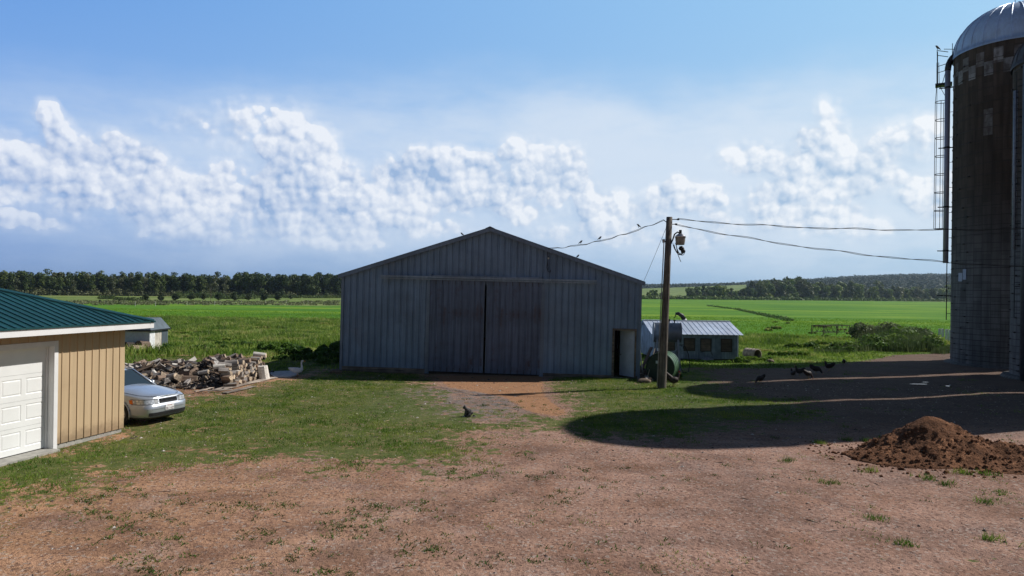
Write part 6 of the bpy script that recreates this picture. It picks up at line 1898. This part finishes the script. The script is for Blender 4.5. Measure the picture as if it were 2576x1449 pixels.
# ------------------------------------------------------------ fuel tank on its stand, green drum, scrap by the barn corner
def build_tank():
    x0 = 7.05; y0 = 35.0; zb = gz(7.7, 35)
    t = empty("fuel_tank", (7.78, y0, zb), R(-6), "galvanised fuel tank raised on a steel stand behind the utility pole", "fuel tank")
    gm = worn_metal("tank_zinc", (0.24, 0.27, 0.31), (0.12, 0.08, 0.06), 0.45, 0.5, 0.3, 0.10, 0.4)
    mb = MB(); mb.smooth = True
    Xf = Matrix.Rotation(R(90), 4, 'Y')
    mb.lathe([(0.0, -0.70), (0.44, -0.69), (0.485, -0.665), (0.485, 0.665), (0.44, 0.69), (0.0, 0.70)], 36, (0, 0, 2.0), xf=Xf)
    for z in (-0.66, 0.66): mb.lathe([(0.485, z - .015), (0.50, z - .015), (0.50, z + .015), (0.485, z + .015)], 36, (0, 0, 2.0), xf=Xf)
    mb.build("tank", gm, t)
    for sx in (-1, 1):
        for sy in (-1, 1):
            mb = MB(); mb.bar((sx * 0.50, sy * 0.30, 1.75), (sx * 0.62, sy * 0.52, -0.05), 0.08, 0.08, up=(0, 1, 0)); mb.build("leg", gm, t)
    mb = MB()
    for sx in (-1, 1):
        mb.bar((sx * .50, -.34, 1.55), (sx * .50, .34, 1.55), 0.06, 0.09); mb.bar((sx * .58, -.45, .55), (sx * .58, .45, .55), 0.04, 0.05)
    mb.bar((-.58, -.45, .5), (.55, -.38, 1.25), 0.04, 0.03); mb.build("brace", gm, t)
    mb = MB()
    for x, h in ((0.1, 0.13), (0.36, 0.10)):
        mb.ring([(x, 0, 2.46), (x, 0, 2.5 + h)], 0.03, 8); mb.ring([(x - .05, 0, 2.5 + h), (x + .05, 0, 2.5 + h)], 0.035, 8)
    mb.build("vent_cap", MATS["dark_steel"], t)
    mb = MB(); mb.smooth = True
    pts = [(0.62, -0.5, 1.38), (0.82, -0.5, 1.36), (0.98, -0.5, 1.0), (1.06, -0.5, 0.5), (1.0, -0.5, 0.12), (0.75, -0.5, 0.06), (0.60, -0.5, 0.35), (0.58, -0.5, 0.62)]
    mb.ring(pts, 0.022, 7); mb.ring([(0.55, -0.5, 1.42), (0.8, -0.5, 1.44), (0.72, -.5, 1.25)], 0.025, 6); mb.build("hose", MATS["black_rubber"], t)
    mb = MB(); mb.box((-0.42, -0.52, 1.12), (0.22, 0.03, 0.24)); mb.build("label_plate", MATS["white_paint"], t)
    # drum
    p = Vector((6.72, 31.55, 0)); p.z = gz(p.x, p.y)
    d = empty("green_drum", tuple(p), R(-24), "big dark green steel drum lying on its side between barn corner and pole", "drum")
    gr = simple("drum_green", (0.022, 0.075, 0.035), 0.4, 0.1, var=0.25); gp = simple("drum_rib", (0.16, 0.27, 0.15), 0.45, var=0.2)
    gd = simple("drum_end", (0.010, 0.035, 0.022), 0.55, var=0.3)
    Xf = Matrix.Rotation(R(-90), 4, 'X'); Rr = 0.64
    mb = MB(); mb.smooth = True; mb.lathe([(Rr - .01, 0.0), (Rr, 0.02), (Rr, 1.35), (Rr - .01, 1.37)], 48, (0, 0, Rr), xf=Xf); mb.lathe([(Rr - .01, 1.37), (0, 1.37)], 48, (0, 0, Rr), xf=Xf); mb.build("shell", gr, d)
    mb = MB(); mb.lathe([(0.0, 0.03), (Rr - .03, 0.03), (Rr - 0.02, -0.01), (Rr + .005, -0.01), (Rr + .005, 0.02)], 48, (0, 0, Rr), xf=Xf); mb.build("end_plate", gd, d)
    mb = MB()
    for y in (0.10, 0.42, 0.74, 1.06): mb.lathe([(Rr, y), (Rr + .016, y + .01), (Rr + .016, y + .09), (Rr, y + .10)], 48, (0, 0, Rr), xf=Xf)
    mb.build("rib", gp, d)
    mb = MB(); mb.bounds(-0.20, -0.03, 0.015, 0.024, Rr + 0.16, Rr + 0.29); mb.build("label_plate", simple("pale_label", (0.42, 0.52, 0.55), 0.5), d)
    # scrap leaning and lying by the corner
    rs = simple("rusty_steel", (0.07, 0.05, 0.045), 0.8, 0.2, var=0.4, bmp=.3)
    def rod(a, b_, r_, m, name, lab, cat, flat=False):
        a, b_ = Vector(a), Vector(b_); mb = MB()
        if flat: mb.bar((0, 0, 0), b_ - a, 0.16, 0.03)
        else: mb.ring([(0, 0, 0), b_ - a], r_, 7)
        o = mb.build(name, m, None, tuple(a)); tag(o, lab, cat)
    rod((6.25, 33.1, 0.05), (5.98, 32.7, 1.55), 0.03, MATS["galv_rung"], "pipe", "pale pipe leaning against the barn corner above the green drum", "pipe")
    rod((6.05, 31.2, 0.02), (6.75, 32.9, 1.35), 0.018, wood("stick_wood", (0.3, 0.24, 0.18), (0.12, .1, .08)), "stick", "thin stick leaning on the left side of the green drum", "stick")
    rod((6.3, 34.0, 0.35), (7.3, 34.6, 1.15), 0.1, rs, "board", "dark board leaning under the fuel tank stand", "board", True)
    rod((6.2, 33.6, 0.1), (6.9, 34.4, 1.3), 0.1, rs, "board", "dark board propped beside the barn wall behind the drum", "board", True)
    # rubble: stones, rusty bits
    rr = random.Random(6); mb = MB(); mats = [rs, simple("pale_rubble", (0.30, 0.28, 0.26), 0.9), MATS["log_dark"]]
    for i in range(90):
        x = rr.uniform(5.9, 7.6); y = rr.uniform(32.3, 35.0) if i > 25 else rr.uniform(31.0, 32.2); s_ = rr.uniform(0.05, 0.2); mb.cur = rr.choice([0, 0, 1, 2, 2])
        if i <= 25: x = rr.uniform(5.85, 6.3)
        mb.box((x, y, gz(x, y) + s_ * rr.uniform(0.2, 1.6)), (s_, s_ * rr.uniform(.4, 2.2), s_ * rr.uniform(.3, .9)), Matrix.Rotation(rr.uniform(0, 6), 3, 'Z') @ Matrix.Rotation(rr.uniform(-.6, .6), 3, 'X'))
    tag(mb.build("scrap_debris", mats, recalc=False), kind="stuff")
build_tank()

# ------------------------------------------------------------ left shed with slanted skirt roof
def build_left_shed():
    c = G(376, 883); x1 = c.x; y0 = c.y; W = 5.5; D = 2.25
    t = empty("small_shed", (x1, y0, c.z), 0, "small white shed with slanted grey-blue roof beyond the garage eave", "shed")
    wh = simple("shed_white", (0.60, 0.64, 0.70), 0.6, var=0.1); bl = worn_metal("shed_slate", (0.10, 0.13, 0.155), (0.08, .08, .08), 0.6, 0.1)
    H = 1.25
    mb = MB(); ribbed(mb, -W, 0, lambda x: H, lambda x: 0.02, 0.3, 0.02, 0.01); mb.build("front_wall", wh, t, recalc=False)
    mb = MB(); mb.bounds(-0.10, 0.0, 0.02, 0.62, -0.05, H); mb.build("white_siding", simple("siding_white", (0.75, 0.76, 0.78), 0.5), t)
    mb = MB(); mb.bounds(-0.10, -0.02, 0.62, 1.48, -0.05, H - 0.05); mb.build("door", simple("door_beige", (0.52, 0.48, 0.42), 0.7, var=0.25, scale=3), t)
    mb = MB(); mb.bounds(-0.10, 0.0, 1.48, D, -0.05, H)
    for i in range(5): mb.bounds(0.0, 0.015, 1.5 + i * 0.15, 1.54 + i * 0.15, -0.05, H)
    mb.build("grey_siding", bl, t)
    mb = MB(); mb.bounds(-W, -.1, D - .1, D, -0.05, H); mb.bounds(-W, -W + .1, .02, D - .1, -0.05, H); mb.build("back_wall", wh, t)
    mb = MB(); o_ = 0.12; i_ = 0.42; zt = H + 0.72
    a = [(-W - o_, -o_, H), (o_, -o_, H), (o_, D + o_, H), (-W - o_, D + o_, H)]; b_ = [(-W + i_, i_, zt), (-i_ * 0.6, i_, zt), (-i_ * 0.6, D - i_, zt), (-W + i_, D - i_, zt)]
    mb.add(a + b_, [(0, 1, 5, 4), (1, 2, 6, 5), (2, 3, 7, 6), (3, 0, 4, 7), (4, 5, 6, 7), (0, 3, 2, 1)]); rf = mb.build("roof", bl, t)
    mb = MB(); mb.bounds(-W - o_, o_, -o_ - 0.02, -o_ + .01, H - 0.06, H + 0.03); mb.bounds(o_ - .01, o_ + 0.02, -o_, D + o_, H - 0.06, H + 0.03); mb.build("eave_board", MATS["dark_steel"], t)
    mb = MB(); mb.add([(-W * .9, 0.02, H + 0.18), (-0.45, 0.02, H + 0.18), (-0.5, 0.24, H + 0.52), (-W * .9, 0.24, H + 0.52)], [(0, 1, 2, 3)]); mb.v = [(x, y - 0.06, z + .04) for x, y, z in mb.v]; mb.build("dark_window", glass("shed_glass", (0.02, 0.02, 0.025), .2), t)
    # things leaning before it
    specs = [((362, 884), 0.34, "cut log section lying on its side before the white shed"), ((350, 886), 0.22, "smaller pale log piece at the white shed foot"), ((330, 884), 0.3, "dark log lying left in the weeds before the white shed")]
    for (q, r_, lab) in specs:
        p = G(*q); mb = MB(); mb.smooth = False; mb.ring([(-0.35, 0, r_), (0.3, 0.1, r_ * .9)], [r_, r_ * .85], 10); o = mb.build("log_section", MATS["log_brown"] if r_ > .3 else MATS["log_pale"] if r_ < .25 else MATS["log_dark"], None, tuple(p)); o.rotation_euler = (0, 0, r_ * 3); tag(o, lab, "log")
build_left_shed()

# ------------------------------------------------------------ soil mound
def build_mound():
    c = G(2365, 1150); cx, cy = c.x - 0.05, c.y + 0.35
    def h(x, y):
        dx, dy = x - cx, y - cy
        a = math.hypot(dx / (1.75 if dx < 0 else 2.15), dy / 1.45)
        z = 1.12 * max(0.0, 1 - a) ** 0.92 if a < 1 else 0
        z = 1.02 * (1 - math.sqrt(a * a + 0.012) + 0.006) if a < 1 else 0
        z = min(max(z, 0), 0.90 + 0.05 * (1 - a))
        sk = math.hypot((dx + 0.7) / 1.55, (dy + 0.35) / 1.2); z = max(z, 0.42 * (1 - sk))
        sk = math.hypot((dx - 1.5) / 2.3, (dy + 0.3) / 1.6); z = max(z, 0.42 * (1 - sk))
        if z > 0:
            e = min(1, z * 5)
            z += e * (0.11 * mn.fractal(Vector((x * 1.6, y * 1.6, 2)), 1, 2, 3) + 0.05 * mn.fractal(Vector((x * 6, y * 6, 5)), 1, 2, 3)) * (1.0 if z < 0.75 else 0.4)
            z += e * 0.03 * abs(mn.noise(Vector((x * 16, y * 16, 1))))
        return z
    xs = np.arange(cx - 3.4, cx + 4.0, 0.035); ys = np.arange(cy - 2.1, cy + 1.9, 0.035)
    n = len(xs); V = []; H = []
    for y in ys:
        for x in xs:
            q = h(x, y); H.append(q); V.append((x, y, gz(x, y) + (q if q > 0.012 else -0.05)))
    F = []
    for j in range(len(ys) - 1):
        for i in range(n - 1):
            a = j * n + i
            if max(H[a], H[a+1], H[a+n], H[a+n+1]) > 0.012: F.append((a, a+1, a+n+1, a+n))
    def f(N, b):
        p = wpos(N); n1 = N.noise(p, 3.5, 5, .65); n2 = N.noise(p, 28, 3, .6); n3 = N.noise(p, 0.9, 2)
        c_ = N.cr(N.m('ADD', N.m('MULTIPLY', n1, .6), N.m('MULTIPLY', n3, .4)), [(0.36, (0.090, 0.045, 0.026)), (0.5, (0.175, 0.084, 0.046)), (0.62, (0.30, 0.150, 0.082))])
        c_ = N.v('SCALE', c_, scale=N.ramp(n2, .3, .7, .65, 1.3)); P(N, b, c_, 0.95, 0, 0.1); bump(N, b, N.m('ADD', n1, n2), 0.9, 0.05)
    m = mat("red_soil", f)
    mb = MB(); mb.v = V; mb.f = F; mb.mi = [0] * len(F); mb.sm = [True] * len(F)
    o = mb.build("soil_mound", m); tag(o, "heap of red-brown soil at the right edge of the gravel yard", "dirt pile")
    rr = random.Random(2); mb = MB()
    k = 0
    while k < 1300:
        x = rr.uniform(cx - 2.8, cx + 3.8); y = rr.uniform(cy - 2.2, cy + 1.4); q = h(x, y)
        if q <= 0 and rr.random() > 0.35: continue
        if q > 0.6 and rr.random() > .2: continue
        k += 1
        s_ = rr.uniform(0.012, 0.05) * (1.0 if rr.random() > .06 else 1.9); z = gz(x, y) + max(q, 0) + s_ * 0.2
        pts = [(s_ * math.cos(a) * rr.uniform(.6, 1.1), s_ * math.sin(a) * rr.uniform(.6, 1.1)) for a in (0, 1.05, 2.1, 3.14, 4.2, 5.2)]
        vs = [(x + a, y + b_, z - s_ * .4) for a, b_ in pts] + [(x + a * .7, y + b_ * .7, z + s_ * .35) for a, b_ in pts] + [(x, y, z + s_ * .6)]
        mb.add(vs, [(i, (i+1) % 6, (i+1) % 6 + 6, i + 6) for i in range(6)] + [(6 + i, 6 + (i+1) % 6, 12) for i in range(6)])
    tag(mb.build("soil_rubble", m), kind="stuff")
build_mound()

# ------------------------------------------------------------ feeder frame, posts, pipe, slab, puddles, stones
def misc():
    dk = MATS["dark_steel"]
    a, b_ = G(2071, 843), G(2137, 841.5)
    t = empty("feeder_frame", tuple((a + b_) / 2), math.atan2(b_.y - a.y, b_.x - a.x), "rusty steel hay feeder frame standing in the grass before the bright field", "feeder")
    L = (b_ - a).length; H = 0.92; D = 1.3
    rs = MATS["rusty_steel"]
    mb = MB()
    for y in (0, D):
        mb.bar((-L/2, y, H), (L/2, y, H), 0.06, 0.06); mb.bar((-L/2, y, 0.25), (L/2, y, 0.25), 0.05, 0.05)
    mb.bar((-L/2, 0, H), (-L/2, D, H), 0.05, 0.05); mb.bar((L/2, 0, H), (L/2, D, H), 0.05, 0.05); mb.build("rail", rs, t)
    for x in (-L/2, 0.0, L/2):
        for y in (0, D): mb = MB(); mb.bar((x, y, -0.1), (x, y, H + 0.02), 0.06, 0.06, up=(0, 1, 0)); mb.build("post", rs, t)
    for y in (0, D):
        mb = MB()
        for i in range(5):
            x = -L/2 + L * i / 5; mb.bar((x, y, 0.25), (x + L / 10, y, H), 0.03, 0.03); mb.bar((x + L / 10, y, H), (x + L / 5, y, 0.25), 0.03, 0.03)
        mb.build("diagonal_bar", rs, t)
    # four white posts beside the silo
    wp = simple("white_pvc", (0.72, 0.76, 0.80), 0.4)
    m0 = None
    for i, (px, ty) in enumerate(((2363, 829), (2371, 829), (2380.5, 830), (2388.5, 831))):
        p = G(px + 0.5, 862); top = AT(px, ty - 1, p.y); h = top.z - p.z
        mb = MB(); mb.bounds(-0.085, 0.085, -0.05, 0.05, -0.1, h); mb.bounds(-0.1, 0.1, -0.065, 0.065, h, h + 0.03)
        o = mb.build("white_post", wp, None, tuple(p)); tag(o, ["white post farthest left of four beside the silo", "second white post of four, touching the farthest left one", "third white post of four beside the silo", "white post closest to the silo wall"][i], "post", "white posts beside the silo")
    # rusted ribbed pipe section
    p = G(1906, 906); t = empty("culvert_pipe", tuple(p), R(28), "short buff barrel lying on its side in the grass right of the low shed", "barrel")
    mb = MB(); mb.smooth = True; Xf = Matrix.Rotation(R(-90), 4, 'X'); r_ = 0.33
    mb.lathe([(r_ - .03, 0.0), (r_, 0.0)] + [(r_ + 0.02 * math.sin(k * 1.1), 0.02 + k * 0.045) for k in range(20)] + [(r_ - .03, .93), (r_ - .03, 0)], 28, (0, 0, r_), xf=Xf)
    mb.build("shell", simple("buff_clay", (0.33, 0.28, 0.23), 0.85, var=.25), t)
    mb = MB(); mb.lathe([(r_ - .035, 0.55), (0, .55)], 24, (0, 0, r_), xf=Xf); mb.build("dark_inside", MATS["interior_timber"], t)
    # stones
    def stone(px, py, sx, sy, sz, col, lab, seed):
        p = G(px, py); bm = bmesh.new(); bmesh.ops.create_icosphere(bm, subdivisions=3, radius=1)
        for v in bm.verts:
            k = 1 + 0.22 * mn.noise(v.co * 1.4 + Vector((seed, 0, 0))); v.co = Vector((v.co.x * sx * k, v.co.y * sy * k, v.co.z * sz * k + sz * 0.5))
        me = bpy.data.meshes.new("stone"); bm.to_mesh(me); bm.free(); me.polygons.foreach_set('use_smooth', [True] * len(me.polygons)); me.materials.append(simple("stone_%s" % col[0], col[1], 0.9, var=.25, bmp=.5))
        o = bpy.data.objects.new("stone", me); COL.objects.link(o); o.location = p; tag(o, lab, "stone")
    gy = ("grey", (0.26, 0.27, 0.29)); br = ("brown", (0.16, 0.12, 0.09))
    stone(1777, 909, 0.42, 0.3, 0.17, gy, "flat grey stone against the front wall of the low shed", 1)
    stone(1752, 908, 0.16, 0.12, 0.07, gy, "small pale stone left of the flat one at the low shed", 2)
    stone(1938, 911, 0.22, 0.2, 0.12, br, "brown stone in the grass just right of the lying barrel", 3)
    stone(1620, 963, 0.3, 0.2, 0.13, br, "dark stone at the foot of the barn's right corner", 4)
    stone(845, 938, 0.28, 0.2, 0.12, br, "dark stone at the foot of the barn's left corner", 5)
    # pale slab left of the barn
    pts = [G(672, 937), G(742, 934), G(752, 944), G(730, 950), G(690, 951)]
    c = sum(pts, Vector()) / 5; mb = MB(); n = 5
    mb.add([(q.x - c.x, q.y - c.y, -0.03) for q in pts] + [(q.x - c.x, q.y - c.y, 0.05) for q in pts], [tuple(range(4, -1, -1)), tuple(range(5, 10))] + [(i, (i+1) % n, (i+1) % n + n, i + n) for i in range(n)])
    tag(mb.build("concrete_slab", simple("slab_grey", (0.42, 0.42, 0.44), 0.85, var=.25, bmp=.4), None, tuple(c)), "pale flat concrete slab between the firewood and the goose", "slab")
    # puddles in the wheel tracks by the silos
    wm = mat("puddle_water", lambda N, b: P(N, b, (0.03, 0.028, 0.025), 0.03, 0, 0.8))
    for (px, py, rx, ry, sd) in ((2313, 968, 0.42, 0.07, 1), (2328, 963, .16, .05, 5), (2388, 973, 0.16, 0.09, 2)):
        p = G(px, py); vs = [(0, 0, 0)]; n = 28
        for i in range(n):
            a = 2 * math.pi * i / n; k = 1 + 0.5 * mn.noise(Vector((math.cos(a) * 1.5, math.sin(a) * 1.5, sd))); vs.append((rx * k * math.cos(a), ry * k * math.sin(a), 0))
        mb = MB(); mb.add(vs, [(0, i + 1, (i + 1) % n + 1) for i in range(n)]); tag(mb.build("puddle_water", wm, None, (p.x, p.y, p.z + 0.035)), kind="structure")
    # far off pale bale or vehicle specks at the belt foot
    # gravel: stones and dark crumbs scattered over the yard
    rr = np.random.default_rng(17); mb = MB()
    mats = [simple("pebble_pink", (0.34, 0.25, 0.21), 0.9), simple("pebble_dark", (0.07, 0.05, 0.045), 0.9), simple("pebble_pale", (0.50, 0.46, 0.42), 0.8), simple("straw_bit", (0.34, 0.27, 0.15), 0.9)]
    n = 0
    X = rr.uniform(-13, 22, 30000); Y = 6.0 + 26 * rr.uniform(0, 1, 30000) ** 1.3
    for x, y in zip(X, Y):
        if abs(x) > y * 0.8 + 1: continue
        n += 1
        s_ = float(rr.uniform(0.006, 0.018)) * (1 + (rr.random() < 0.04) * 1.3) * (0.8 + y / 30); mb.cur = int(rr.choice([0, 0, 1, 1, 1, 2, 3]))
        z = gz(x, y); a = rr.uniform(0, 6)
        if mb.cur == 3 or (mb.cur == 1 and rr.random() < 0.3): ln, wd, ht = s_ * 3.5, s_ * .35, s_ * .3
        else: ln, wd, ht = s_, s_ * rr.uniform(.6, 1), s_ * .55
        c_, s2 = math.cos(a), math.sin(a)
        b4 = [(x + c_ * ln * u - s2 * wd * v, y + s2 * ln * u + c_ * wd * v) for u, v in ((-1, -.6), (.3, -1), (1, .4), (-.4, 1))]
        mb.add([(p[0], p[1], z - .003) for p in b4] + [(x, y, z + ht)], [(0, 1, 4), (1, 2, 4), (2, 3, 4), (3, 0, 4)])
    tag(mb.build("gravel", mats, recalc=False), kind="stuff")
misc()

# ------------------------------------------------------------ weeds and bushes
def weeds():
    rr = np.random.default_rng(77)
    weed = leafy("weed_leaves", (0.045, 0.105, 0.014), (0.090, 0.18, 0.022), (0.18, 0.27, 0.045), 0.6, 0.3, 0.6)
    reed = leafy("reed_leaves", (0.050, 0.085, 0.030), (0.085, 0.125, 0.045), (0.15, 0.18, 0.08), 0.6, 0.3, 0.4)
    def patch(name, items, m, size, dens, lab=None):
        V = []
        for (px, py, wpx, hpx) in items:
            p = G(px, py); k = 0.3975 / FPX * p.y
            w = wpx * k; h = hpx * k
            nb = max(2, int(w / (h * 0.8)))
            for i in range(nb):
                x = p.x - w / 2 + w * (i + rr.uniform(0, 1)) / nb; y = p.y + rr.uniform(-0.3, 1.0) * min(1.5, h); hh = h * rr.uniform(0.55, 1.0)
                V.append(leaf_cloud(None, None, [(x, y, gz(x, y) + hh * .45)], [(hh * 0.8, hh * 0.8, hh * .55)], int(dens * 2.2 * (0.6 + hh)), size, rr))
        quads_obj(name, np.concatenate(V), m, stuff=True)
    left = [(760, 893, 150, 26), (830, 885, 60, 30), (700, 880, 90, 18), (470, 885, 110, 22), (530, 880, 60, 14), (360, 888, 90, 9), (410, 888, 40, 8), (800, 905, 120, 22), (720, 905, 70, 12), (600, 870, 120, 12), (820, 915, 60, 20)]
    patch("weeds", left, weed, 0.10, 130)
    right = [(2200, 882, 190, 24), (2300, 882, 110, 42), (2370, 886, 40, 20), (2240, 878, 160, 42), (2100, 885, 90, 14), (2275, 870, 140, 50), (2375, 884, 50, 16), (2020, 876, 80, 14), (1990, 895, 100, 10), (1905, 908, 60, 8), (1870, 912, 30, 12), (2060, 868, 60, 10)]
    patch("weeds", right, weed, 0.13, 130)
    patch("reed_vegetation", [(2225, 852, 110, 46), (2275, 860, 120, 50), (2180, 850, 50, 30), (2320, 866, 80, 46)], reed, 0.13, 150)
    # upright reed and nettle stems
    x = []; y = []; hs = []
    for (px, py, w, h) in right[:6] + [(2230, 850, 90, 36), (2280, 862, 110, 38), (2185, 850, 40, 26)]:
        for i in range(260):
            p = G(px + rr.uniform(-w / 2, w / 2), py + rr.uniform(-6, 4)); x.append(p.x); y.append(p.y); hs.append(h * 0.3975 / FPX * p.y * rr.uniform(.7, 1.15))
    blades("reed_stalks", np.array(x), np.array(y), 0.7, 1.0, 0.05, reed, 4, 0.2, 0.3, seed=2, hs=np.array(hs))
    # low leafy ground plants round the shed and drum
    patch("low_weeds", [(1700, 952, 25, 16), (1690, 962, 14, 10), (1880, 905, 60, 12), (1925, 905, 40, 8), (1780, 912, 120, 5), (1640, 885, 40, 20), (1625, 850, 20, 24)], leafy("bright_weeds", (0.06, 0.14, 0.012), (0.10, 0.22, 0.02), (0.16, 0.28, 0.04), 0.6, .3, 1.0), 0.07, 110)
    # taller tufts here and there in the rough field, for an uneven surface
    it = []
    for i in range(70):
        px = rr.uniform(430, 850) if rr.random() < .6 else rr.uniform(1640, 2380); py = rr.uniform(815, 875) if px < 900 else rr.uniform(808, 890)
        it.append((px, py, rr.uniform(10, 50), rr.uniform(3, 8)))
    patch("field_weeds", it, g_rough, 0.11, 60)
    # weedy ditch line crossing the right field
    V = []
    for i in range(240):
        u = rr.uniform(0, 1); px = np.interp(u, [0, .3, 1], [1780, 1850, 1990]); py = np.interp(u, [0, .3, 1], [769.5, 778, 808])
        p = G(px + rr.normal(0, 2), py + rr.normal(0, .4)); h = rr.uniform(.15, .55)
        V.append(leaf_cloud(None, None, [(p.x, p.y, p.z + h * .3)], [(1.0, .6, h)], 26, 0.16, rr))
    quads_obj("ditch_vegetation", np.concatenate(V), g_weed, stuff=True)
weeds()
# ------------------------------------------------------------ thin summer haze
def build_haze():
    m = bpy.data.materials.new("haze_air"); m.use_nodes = True; t = m.node_tree; t.nodes.clear()
    v = t.nodes.new('ShaderNodeVolumePrincipled'); o = t.nodes.new('ShaderNodeOutputMaterial'); t.links.new(v.outputs[0], o.inputs['Volume'])
    v.inputs['Color'].default_value = (0.62, 0.80, 1.0, 1); v.inputs['Density'].default_value = 0.00010; v.inputs['Anisotropy'].default_value = 0.3
    mb = MB(); mb.bounds(-9500, 9500, -1000, 14500, -6, 75)
    h = mb.build("haze", m); tag(h, kind="stuff")
    S.cycles.volume_bounces = 0
build_haze()
